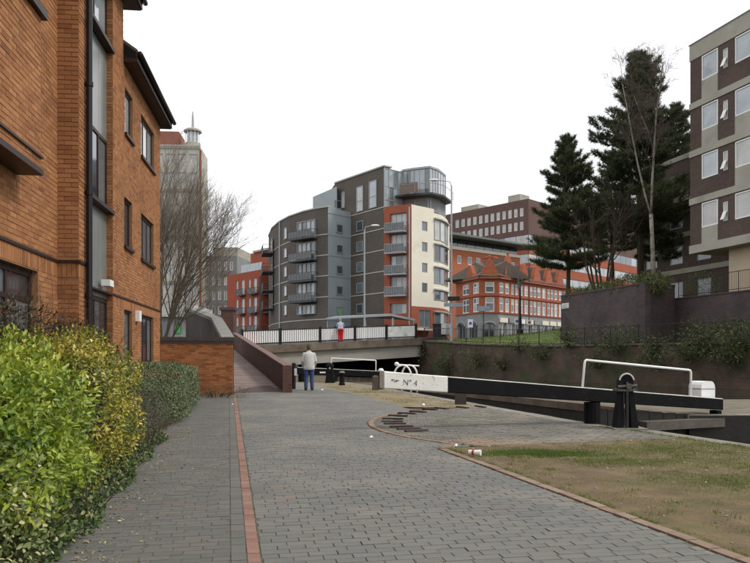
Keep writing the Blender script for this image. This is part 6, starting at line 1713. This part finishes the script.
# 4. dark ground ivy along the edge
iv = thing('ivy', (-3.2, 8.0, .1), 'dark ivy and weeds creeping along the paving edge under the shrubs', 'ground cover')
pts = []
for i in range(3600):
    Y = RNG.uniform(5.2, 12.8); o_ = abs(RNG.normal(0, .26)); pts.append((hedge_x(Y) + .03 - o_ + .06 * math.sin(Y * 3.1), Y, gz(Y) + RNG.uniform(.0, .05 + .55 * min(1, o_ * 1.9))))
P = np.array(pts); leaves('foliage', P, np.tile(np.array([.5, -.3, .8]), (len(P), 1)), .055, .95, M_DARKLEAF, iv, along=.4)
q = MB()
for i in range(60):
    Y = random.uniform(5.2, 12.5); x = hedge_x(Y) - random.uniform(0, .5); q.tube([(x, Y, gz(Y)), (x + random.uniform(-.1, .15), Y + random.uniform(-.1, .1), gz(Y) + random.uniform(.1, .4))], .006, 4, cap=False)
stuff(q.build('stems', M_STEM, iv))
# 5. thin twiggy low bush
c = (-4.05, 11.6, .52); lr_ = (.62, 1.25, .50)
tb_ = thing('twiggy_bush', (c[0], c[1], gz(11.6)), 'thin low twiggy bush with sparse dull leaves by the walk', 'shrub')
P, N_ = shell(c, lr_, 4200, depth=.5, rot=.185, zmin=.1, seed=12); leaves('foliage', P, N_, .034, .8, mat('dull_leaf', (.08, .07, .04), .7, ramp=[(0, (.045, .042, .028)), (.7, (.085, .082, .045)), (1, (.14, .15, .05))]), tb_, simple=True)
rnd = random.Random(4); q = MB(); cft = dict(seg=lambda d: 3, wob=.16, up=lambda d: .04, tip=.4, max=2, kids=lambda d: [5, 4][d], t0=lambda d: .2, ang=lambda d: (20, 60), rr=.6, rmin=.0025, lr=(.4, .7))
for i in range(70):
    a = rnd.random() * 6.28; r_ = rnd.random() ** .5; b = Vector((c[0] + .5 * r_ * math.cos(a), c[1] + 1.1 * r_ * math.sin(a), gz(11.6) - .02)); tl_ = R(rnd.uniform(5, 35)); az = rnd.random() * 6.28
    branch(q, b, Vector((math.sin(tl_) * math.cos(az), math.sin(tl_) * math.sin(az), math.cos(tl_))), rnd.uniform(.6, .95), .006, 0, cft, rnd)
stuff(q.build('twigs', mat('grey_twig', (.11, .095, .075), .9), tb_))
# 6. trimmed grey-green hedge farther on
c = (-5.55, 18.4, .83); lr_ = (.95, 2.55, .62)
hd = thing('clipped_hedge', (c[0], c[1], gz(18)), 'clipped grey green hedge in front of the orange wall', 'hedge')
P, N_ = shell(c, lr_, 34000, pw=5, depth=.22, rot=.15, zmin=.3, seed=17, lump=.09); leaves('foliage', P, N_, .06, .8, M_GREYLEAF, hd, simple=True); stems(c, lr_, 30, M_STEM, hd, .4)
c2 = (-5.0, 16.1, .62); P, N_ = shell(c2, (.85, 1.7, .45), 14000, pw=3, depth=.25, rot=.185, zmin=.26, seed=19, lump=.15); leaves('foliage', P, N_, .055, .8, M_GREYLEAF, hd, simple=True)
P, N_ = shell((-4.75, 14.5, .42), (.30, .35, .24), 500, depth=.3, zmin=.22, seed=23, lump=.2)
wd = thing('broad_leaf_weed', (-4.75, 14.5, .2), 'small clump of bluish green broad leaves at the hedge foot', 'plant'); leaves('foliage', P, N_, .075, 1.0, mat('blue_green_leaf', (.07, .14, .06), .5, transl=.2, ramp=[(0, (.04, .09, .04)), (1, (.12, .20, .09))]), wd)
stems((-4.75, 14.5, .42), (.2, .2, .2), 10, M_STEM, wd, .15)
# small growth at the foot of the garden wall
P, N_ = shell((-5.15, 23.6, .42), (.95, .45, .28), 1500, depth=.4, zmin=.33, seed=29, lump=.2); sc_ = thing('scrub', (-5.15, 23.6, .33), 'sparse brown scrub at the foot of the orange wall', 'plant'); leaves('foliage', P, N_, .05, .7, mat('brown_leaf', (.07, .06, .03), .8, ramp=[(0, (.045, .04, .025)), (1, (.11, .10, .045))]), sc_, simple=True); stems((-5.15, 23.6, .42), (.8, .4, .2), 24, M_STEM, sc_, .2)
# 7. bronze shrubs against the building
for k, (x, y, h, lab) in enumerate(((-4.5, 8.8, 2.30, 'bronze red leaved shrub under the ground floor window of the brick building'), (-4.7, 11.0, 2.15, 'thin dark shrub in front of the brick pier and drainpipe'))):
    sh = thing('bronze_shrub', (x, y, .1), lab, 'shrub')
    P, N_ = shell((x, y, h - .42), (.50, .95, .42), 1700, depth=.5, rot=.12, seed=31 + k, lump=.3); leaves('foliage', P, N_, .07, .55, M_REDLEAF, sh, along=.9)
    q = MB(); rnd = random.Random(8 + k)
    for i in range(45):
        a = rnd.random() * 6.28; r_ = rnd.random() ** .5; b = Vector((x + .3 * r_ * math.cos(a), y + .7 * r_ * math.sin(a), .05)); tl_ = R(rnd.uniform(2, 16)); az = rnd.random() * 6.28
        branch(q, b, Vector((math.sin(tl_) * math.cos(az), math.sin(tl_) * math.sin(az), math.cos(tl_))), h * rnd.uniform(.8, 1.04), .008, 1, dict(cft, max=2, kids=lambda d: 3, t0=lambda d: .6), rnd)
    stuff(q.build('stems', mat('bronze_stem', (.07, .04, .03), .9), sh))

# ---- far bank growth
M_WEED = mat('bank_leaf', (.05, .07, .025), .7, transl=.2, ramp=[(0, (.03, .045, .017)), (.5, (.062, .088, .032)), (.9, (.115, .14, .05)), (1, (.28, .20, .06))])
def far_bush(u, v, Y, rx, rz, n, label, name='bank_shrub', m=None, size=.13, ry=None, seed=0):
    x, z = PX(u, Y), PZ(v, Y); o = thing(name, (x, Y, z - rz), label, 'shrub')
    P, N_ = shell((x, Y, z), (rx, ry or rx * .5, rz), n, pw=2.2, depth=.75, lump=.5, seed=seed); leaves('foliage', P, N_, size * 1.35, .5, m or M_WEED, o, simple=True, along=.8)
    q = MB()
    for i in range(16):
        q.tube([(x + random.uniform(-.2, .2) * rx, Y + .1, z - rz), (x + random.uniform(-.8, .8) * rx, Y + random.uniform(-.3, .3) * rx, z + random.uniform(-.2, .7) * rz)], .012, 4, cap=False)
    stuff(q.build('stems', M_STEM, o))
def fwY(u):
    f, s = fr_seg(FW[::-1], u); return f.O[1] + f.d[1] * s
for k, (u, v, rx, rz, n, lab) in enumerate([
        (570, 338, .75, .55, 420, 'small leafy weed clump on the canal wall below the street plate'),
        (618, 340, 1.7, .75, 1300, 'arching green bush spilling over the canal wall before the purple corner'),
        (654, 346, .8, .55, 420, 'narrow weed clump on the canal wall under the purple wall joint'),
        (707, 338, 1.5, .85, 1500, 'large weedy bush on the canal wall below the terrace railing'),
        (745, 334, 1.3, .75, 1100, 'weedy bush at the right hand end of the canal railing'),
        (735, 352, 1.4, .5, 800, 'weeds hanging low on the canal wall beneath the large bush'),
        (690, 352, 1.5, .4, 700, 'thin trailing weeds on the canal wall above the white gear cover'),
        (480, 358, 1.5, .65, 900, 'ivy patch on the canal wall above the black beam'),
        (450, 364, 1.2, .8, 800, 'ivy growing up the canal wall beside the white ladder hoops'),
        (424, 352, .55, .85, 420, 'ivy strip at the corner where the canal wall meets the bridge'),
        (545, 352, 1.3, .5, 600, 'low straggling weeds on the canal wall above the middle of the beam'),
        (600, 360, 1.2, .45, 500, 'weeds rooted in the canal wall behind the white handrail'),
        (660, 362, 1.5, .4, 600, 'drooping ivy low on the canal wall behind the handrail end'),
        (505, 362, 1.0, .55, 500, 'dark ivy mass on the canal wall near the bridge'),
        (520, 345, 1.0, .4, 350, 'small weeds under the railing before the heritage lamp post')]):
    far_bush(u, v, fwY(u) - .1, rx, rz, n, lab, seed=50 + k, m=M_WEED)
M_HEDGETOP = mat('yellow_green_shrub', (.1, .12, .03), .6, transl=.2, ramp=[(0, (.04, .055, .016)), (.6, (.10, .115, .032)), (1, (.17, .18, .05))])
for k, (t, rx, rz, lab) in enumerate(((.12, 1.0, .38, 'low clipped planting at the far end of the purple planter'), (.4, 1.6, .52, 'yellow green low shrubs on the purple planter beneath the pines'), (.72, 1.6, .68, 'thicker yellow green shrubs on the purple planter beneath the birch'), (.95, 1.1, .62, 'rounded shrub at the corner of the purple planter'))):
    x, y = PA[0] + (PB[0] - PA[0]) * t + .75, PA[1] + (PB[1] - PA[1]) * t + .35; o = thing('planter_shrub', (x, y, 5.4), lab, 'shrub')
    P, N_ = shell((x, y, 5.75), (.8, rx, rz), int(1800 * rx), pw=2.5, depth=.4, lump=.3, rot=.28, seed=70 + k); leaves('foliage', P, N_, .17, .5, M_HEDGETOP, o, simple=True, along=.8)
    q = MB(); 
    for i in range(14): q.tube([(x, y, 5.2), (x + random.uniform(-.5, .5), y + random.uniform(-.8, .8), 5.8)], .012, 4, cap=False)
    stuff(q.build('stems', M_STEM, o))
x, y = PX(703, 41.0), 41.0; o = thing('terrace_bush', (x, y, 4.6), 'dark rounded bush behind the terrace railing below the flats', 'shrub')
P, N_ = shell((x, y, 5.6), (1.0, .7, .85), 2200, pw=2.4, depth=.4, lump=.25, seed=91); leaves('foliage', P, N_, .09, .5, M_DARKLEAF, o, simple=True)
stems((x, y, 5.4), (.5, .4, .5), 10, M_STEM, o, .4)

# ---- grass on the verge and the bank
M_GRASS = mat('grass_blade', (.10, .15, .03), .7, var=.2, scale=2, transl=.25, ramp=[(0, (.07, .12, .022)), (.5, (.13, .185, .035)), (.85, (.20, .22, .06)), (1, (.28, .24, .10))])
def blades(name, P, h, w, parent, m=M_GRASS, tint=None):
    N = len(P); az = RNG.uniform(0, 6.283, N); ln = RNG.uniform(.1, .9, N); H = h * RNG.uniform(.4, 1.2, N)
    side = np.stack([np.cos(az), np.sin(az), np.zeros(N)], 1) * (w / 2); tip = P + np.stack([-np.sin(az) * ln * H, np.cos(az) * ln * H, H], 1)
    V = np.stack([P - side, P + side, tip], 1).reshape(-1, 3)
    return stuff(np_mesh(name, V, np.arange(3 * N).reshape(-1, 3), RNG.random(N) if tint is None else tint, m, parent))
def vz(x, y): return gz(y) - .004 + .022 * vnoise(x, y, 1.3) + .012 * vnoise(x, y, 5)
pts = []; 
patch = [(*gp(545, 454), 1.0, .30), (*gp(690, 448), 1.5, .9), (*gp(735, 462), 1.3, .8), (*gp(640, 450), 1.6, .5), (*gp(520, 452), .6, .25), (*gp(735, 480), 1.0, .5), (*gp(620, 462), .8, .3)]
tries = 0
while len(pts) < 52000 and tries < 400000:
    tries += 1
    k = random.random()
    if k < .5: a = random.choice(patch); x, y = random.gauss(a[0], a[2] * .55), random.gauss(a[1], a[3] * .6)
    else: y = random.uniform(4.5, 14.8); x = random.uniform(kerb_x(y), bank_x(y))
    if not (kerb_x(y) + .06 < x < bank_x(y) - .38) or (y > 11.7 and x < 1.03 + (y - 11.75) / .288 + .05): continue
    if k >= .5 and vnoise(x + 9, y, .8) + .6 * vnoise(x, y + 4, 2.4) < .12: continue
    pts.append((x, y, vz(x, y) - .003))
blades('grass', np.array(pts), .021, .0075, verge)
pts = []; g0 = gp(543, 453.5)
while len(pts) < 9000:
    x, y = random.gauss(g0[0], .42), random.gauss(g0[1], .17)
    if vnoise(x * 1.5, y * 2, 2.2) > -.25 and x > kerb_x(y) + .2: pts.append((x, y, vz(x, y) - .003))
blades('grass', np.array(pts), .034, .008, verge, tint=RNG.random(len(pts)) * .5)
pts = []
while len(pts) < 2600:                                            # tufts along the coping and the apron edge
    y = random.uniform(8, 15); x = bank_x(y) - .36 - abs(random.gauss(0, .12)); pts.append((x, y, vz(x, y)))
blades('grass', np.array(pts), .04, .008, verge)
pts = []
for i in range(9000):
    i0 = random.choice((3, 3, 4, 4, 5)); t = random.random(); d = random.uniform(.5, 11)
    (x0, y0), (x1, y1) = FW[i0], FW[i0 + 1]; x = x0 + (x1 - x0) * t + .88 * d; y = y0 + (y1 - y0) * t + .47 * d
    pts.append((x, y, bz(i0, d) * (1 - t) + bz(i0 + 1, d) * t))
blades('grass', np.array(pts), .12, .03, bank_o)
pts = []
for i in range(3200):                                             # ragged growth over the kerb
    y = random.uniform(5.2, 11.6)
    if vnoise(y * 3.0, 1.0, 1.0) < -.15: continue
    x = kerb_x(y) + .05 + abs(random.gauss(0, .05)); pts.append((x, y, gz(y) - .004))
blades('grass', np.array(pts), .028, .007, verge)
pts = []
for i in range(170):
    y = random.uniform(6.0, 13.5); x = random.uniform(kerb_x(y) + .15, bank_x(y) - .4)
    if y > 11.7 and x < 1.03 + (y - 11.75) / .288 + .1: continue
    for j in range(random.randint(14, 44)):
        r_ = random.uniform(.03, .09); a, b = random.gauss(x, r_), random.gauss(y, r_); pts.append((a, b, vz(a, b) - .003))
blades('grass_clumps', np.array(pts), .05, .008, verge, tint=RNG.random(len(pts)) * .8 + .15)
# moss and grass in the joints along the red line
pts = []
for i in range(1500):
    Y = 5.2 + 15 * random.random() ** 1.5; x = red_x(Y) + .062 + random.gauss(0, .006); pts.append((x, Y, gz(Y) - .010))
blades('joint_moss', np.array(pts), .014, .007, path)
pts = []
for i in range(2600):
    y = random.uniform(19, 30); xr = bank_x(y) - .4; xl = max(right_x(y), xr - 3.2); x = random.uniform(xl + .1, xr)
    if vnoise(x, y, .9) > .0: pts.append((x, y, gz(y) - .006))
blades('grass', np.array(pts), .05, .012, bpy.data.objects['dirt_strip'])

# ---- fallen leaves and litter
M_FALLEN = mat('fallen_leaf', (.3, .25, .12), .8, var=.2, ramp=[(0, (.14, .10, .05)), (.5, (.33, .26, .11)), (.8, (.48, .42, .22)), (1, (.10, .14, .04))])
pts = []
for i in range(620):
    Y = 5.3 + 10 * random.random() ** 1.3; o_ = abs(random.gauss(0, .26)); pts.append((hedge_x(Y) + .05 + o_, Y, gz(Y) + .008))
for i in range(60):
    Y = random.uniform(5.5, 16); pts.append((random.uniform(hedge_x(Y), red_x(Y) + 1), Y, gz(Y) + .007))
P = np.array(pts); fl_ = leaves('fallen_leaves', P, np.tile(np.array([0, 0, 1.0]), (len(P), 1)) + np_dirs(len(P)) * .1, .042, .8, M_FALLEN, None, along=-.9); fl_.parent = path
cx_, cy_ = gp(475, 456)
cu = thing('paper_cup', (cx_, cy_, gz(cy_)), 'crumpled white and red paper cup lying on the worn verge', 'litter')
def cup(q, s0, s1, mi_r):
    ax = Vector((.90, -.35, -.02)).normalized(); c = Vector((cx_ - .09, cy_ + .035, gz(cy_) + .052))
    P = [c + ax * t for t in (s0, (s0 + s1) / 2, s1)]; q.tube(P, [.032 + .012 * s0 / .18, .033 + .012 * (s0 + s1) / .36, .034 + .013 * s1 / .18], 14)
q = MB(); cup(q, 0, .05, 0); q.build('cup_base', M_WHITEMETAL, cu, smooth=False)
q = MB(); cup(q, .051, .085, 0); q.build('red_band', mat('cup_red', (.5, .03, .03), .5), cu)
q = MB(); cup(q, .086, .185, 0); q.build('cup_rim', M_WHITEMETAL, cu)
def scrap(u, v, s, label):
    x, y = gp(u, v); z = gz(y); q = MB(); V = []; rnd = random.Random(int(u))
    for i in range(9):
        a = 6.283 * i / 9; r_ = s * rnd.uniform(.5, 1); V.append((x + r_ * math.cos(a), y + r_ * math.sin(a), z + rnd.uniform(.006, .03)))
    V.append((x, y, z + .05 * rnd.uniform(.6, 1.3))); q.add(V, [(i, (i + 1) % 9, 9) for i in range(9)]); q.add([(p[0], p[1], z + .004) for p in V[:9]], [tuple(range(9))])
    tag(q.build('paper_scrap', M_WHITEMETAL), label, 'litter', 'scraps of litter')
scrap(371.5, 438, .045, 'small white paper scrap lying on the wide paved path'); scrap(423.6, 405.5, .06, 'white scrap on the dirt beside the brick treads'); scrap(456, 446.5, .035, 'tiny white scrap at the verge corner near the paper cup')
scrap(241, 391.5, .16, 'crumpled white litter at the foot of the ramp'); scrap(322, 390.6, .07, 'white scrap on the ground beside the man'); scrap(232.5, 405, .04, 'tiny white scrap near the end of the red line')
# stones and twigs on the verge
q = MB()
for i in range(260):
    y = random.uniform(5.5, 13.5); x = random.uniform(kerb_x(y) + .1, bank_x(y) - .4)
    if y > 11.7 and x < 1.03 + (y - 11.75) / .288: continue
    s = random.uniform(.005, .016); q.ell((x, y, vz(x, y) + s * .3), (s * random.uniform(.8, 1.5), s, s * .6), 6, 4, tint=random.random())
stuff(q.build('pebbles', mat('pebble', (.3, .27, .22), .9, ramp=[(0, (.10, .085, .06)), (.7, (.32, .29, .24)), (1, (.55, .53, .48))]), verge))

# ================================================================== people
def capsule(q, pts, rads, n=12):
    q.tube([Vector(p) for p in pts], list(rads), n)
    for p, r_ in zip(pts, rads): q.ell(p, (r_, r_, r_), 10, 7)
def loft(q, secs, n=16):
    """secs: (cx, cy, z, rx, ry)"""
    V = [(cx + rx * math.cos(2 * math.pi * k / n), cy + ry * math.sin(2 * math.pi * k / n), z) for cx, cy, z, rx, ry in secs for k in range(n)]
    Fc = [(i * n + k, i * n + (k + 1) % n, (i + 1) * n + (k + 1) % n, (i + 1) * n + k) for i in range(len(secs) - 1) for k in range(n)]
    q.add(V, Fc + [tuple(range(n - 1, -1, -1)), tuple((len(secs) - 1) * n + k for k in range(n))])
def hand(q, w, d, up, s=1.0):
    """palm and five fingers from the wrist w, pointing along d; curled slightly"""
    w, d, up = Vector(w), Vector(d).normalized(), Vector(up).normalized(); side = d.cross(up).normalized(); up = side.cross(d)
    c = w + d * .05; q.obox(c, d, (.085 * s, .075 * s, .032 * s))
    for i, L in enumerate((.070, .080, .075, .058)):
        b = w + d * .085 + side * (.027 - .018 * i); m_ = b + d * L * .55 - up * .008; t = m_ + d * L * .35 - up * .028; capsule(q, [b, m_, t], [.0095, .009, .0075], 6)
    b = w + d * .025 + side * .036; capsule(q, [b, b + d * .035 + side * .028 - up * .008, b + d * .065 + side * .034 - up * .02], [.012, .011, .009], 6)
def person(name, label, loc, rz, pose, clothes, scale=1.0):
    """one continuous body: overlapping lofts fused by a voxel remesh; clothing colours go by body region"""
    root = thing(name, loc, label, 'person'); root.rotation_euler = (0, 0, rz)
    q = MB(); pose(q)
    me = q.mesh('body', [m for m, _ in clothes]); tmp = bpy.data.objects.new('tmp_body', me); col.objects.link(tmp)
    md = tmp.modifiers.new('fuse', 'REMESH'); md.mode = 'VOXEL'; md.voxel_size = .0095
    sm = tmp.modifiers.new('smooth', 'SMOOTH'); sm.factor = .5; sm.iterations = 2
    dg = bpy.context.evaluated_depsgraph_get(); dg.update(); body = bpy.data.meshes.new_from_object(tmp.evaluated_get(dg)); bpy.data.objects.remove(tmp)
    body.name = 'body'; body.materials.clear()
    for m, _ in clothes: body.materials.append(m)
    idx = []
    for p in body.polygons:
        c = p.center; k = 0
        for i, (_, test) in enumerate(clothes):
            if test(c): k = i; break
        idx.append(k)
    body.polygons.foreach_set('material_index', idx); body.polygons.foreach_set('use_smooth', [True] * len(idx))
    if scale != 1.0: body.transform(Matrix.Scale(scale, 4))
    o = link('body', body, root, world=False)
    return root
M_SKIN = mat('skin', (.46, .27, .19), .6, var=.08, scale=20); M_JEANS = mat('blue_jeans', (.045, .075, .17), .85, var=.3, scale=9, bump=.3, bscale=60)
M_JACKET = mat('pale_grey_jacket', (.50, .50, .47), .8, var=.12, scale=7, bump=.4, bscale=14); M_SHOE = mat('dark_shoe', (.02, .018, .017), .6); M_HAIR = mat('grey_brown_hair', (.07, .055, .045), .8, var=.3, scale=30)
def head(q, c, nod=0.0, s=1.0):
    x, y, z = c
    q.ell((x, y, z), (.076 * s, .096 * s, .115 * s), 16, 12); q.ell((x, y + .03, z - .055), (.055, .062, .065), 12, 8)
    q.ell((x, y + .105, z - .02), (.014, .022, .022), 8, 6); q.ell((x - .078, y, z - .01), (.014, .025, .034), 8, 6); q.ell((x + .078, y, z - .01), (.014, .025, .034), 8, 6)
    q.ell((x, y + .092, z - .062), (.025, .012, .008), 8, 6)
def man_pose(q):                                                    # facing +Y (away), looking down, hands held in front
    for sx in (-1, 1):
        f = sx * .10
        capsule(q, [(f, -.01, .90), (f * 1.05, .015, .50), (f * 1.15, -.02, .085)], [.112, .082, .066]); q.ell((f * 1.02, -.035, .84), (.115, .12, .13))
        loft(q, [(f * 1.2, .045, .0, .045, .125), (f * 1.2, .045, .04, .05, .13), (f * 1.2, .01, .085, .045, .085), (f * 1.2, -.02, .11, .046, .06)])
    loft(q, [(0, -.01, .76, .195, .145), (0, -.02, .86, .205, .155), (0, -.02, 1.0, .21, .15), (0, -.015, 1.15, .212, .145), (0, -.005, 1.28, .212, .135), (0, .0, 1.37, .20, .115), (0, .015, 1.43, .13, .09), (0, .03, 1.47, .07, .065)])
    capsule(q, [(0, .03, 1.44), (0, .05, 1.53)], [.058, .055]); head(q, (0, .075, 1.615))
    for sx in (-1, 1):
        capsule(q, [(sx * .185, .0, 1.355), (sx * .245, -.02, 1.10), (sx * .225, .12, .92), (sx * .195, .19, .88)], [.066, .056, .047, .034]); hand(q, (sx * .195, .20, .875), (-sx * .45, .8, -.15), (0, .1, 1))
zj = lambda c: c.z
man_cl = [(M_SHOE, lambda c: c.z < .085), (M_SKIN, lambda c: c.z > 1.47 or (c.y > .19 and .80 < c.z < .95)), (M_JACKET, lambda c: c.z > .775 or (abs(c.x) > .21 and c.z > .7)), (M_JEANS, lambda c: True)]
mx, my = gp(309, 390.3)
man = person('person', 'person in a pale jacket and blue jeans standing with back turned beside the ramp', (mx, my, gz(my)), R(8), man_pose, man_cl, 1.0)
q = MB(); q.ell((0, .06, 1.645), (.086, .10, .098), 16, 12); q.ell((0, .02, 1.60), (.074, .07, .09), 14, 10)
h = link('hair', q.mesh('hair', M_HAIR), man, world=False); h.data.polygons.foreach_set('use_smooth', [True] * len(h.data.polygons))
def lean_pose(q):                                                   # leaning forward, arms on the rail, head turned down
    for sx in (-1, 1):
        f = sx * .105
        capsule(q, [(f, -.02, .90), (f, .02, .5), (f * 1.05, -.02, .085)], [.125, .105, .09]); q.ell((f, -.05, .85), (.125, .135, .14))
        loft(q, [(f * 1.05, .045, .0, .045, .125), (f * 1.05, .045, .04, .05, .13), (f * 1.05, .01, .085, .045, .085), (f * 1.05, -.02, .11, .046, .06)])
    loft(q, [(0, -.02, .80, .17, .12), (0, -.01, .92, .19, .14), (0, .03, 1.05, .185, .135), (0, .10, 1.2, .195, .13), (0, .16, 1.31, .20, .125), (0, .20, 1.37, .15, .10), (0, .22, 1.41, .07, .065)])
    capsule(q, [(0, .21, 1.39), (0, .26, 1.46)], [.056, .053]); head(q, (0, .30, 1.53))
    for sx in (-1, 1):
        capsule(q, [(sx * .195, .15, 1.29), (sx * .25, .22, 1.07), (sx * .18, .42, 1.02), (sx * .15, .48, 1.02)], [.062, .050, .040, .032]); hand(q, (sx * .145, .49, 1.02), (-sx * .5, .8, -.1), (0, .1, 1))
M_SHIRT = mat('blue_grey_shirt', (.30, .36, .45), .8, var=.15, scale=9); M_REDTR = mat('red_trousers', (.50, .025, .03), .8, var=.15, scale=9)
sP = BR.s_at(340.5); pb_ = BR.p(sP, dk(sP), .0)
lean_cl = [(M_SHOE, lambda c: c.z < .09), (M_SKIN, lambda c: c.z > 1.42 or (c.y > .33 and c.z < 1.2 and c.z > .9)), (M_SHIRT, lambda c: c.z > .93 or (c.y > .2 and c.z > .85)), (M_REDTR, lambda c: True)]
lp = person('person', 'person in red trousers and blue shirt leaning at the bridge railing', pb_, math.atan2(-BR.n[1], -BR.n[0]) - math.pi / 2 - .5, lean_pose, lean_cl, 1.0)
q = MB(); q.ell((0, .285, 1.565), (.084, .096, .088), 16, 12); h = link('hair', q.mesh('hair', mat('fair_hair', (.34, .27, .19), .8)), lp, world=False); h.data.polygons.foreach_set('use_smooth', [True] * len(h.data.polygons))
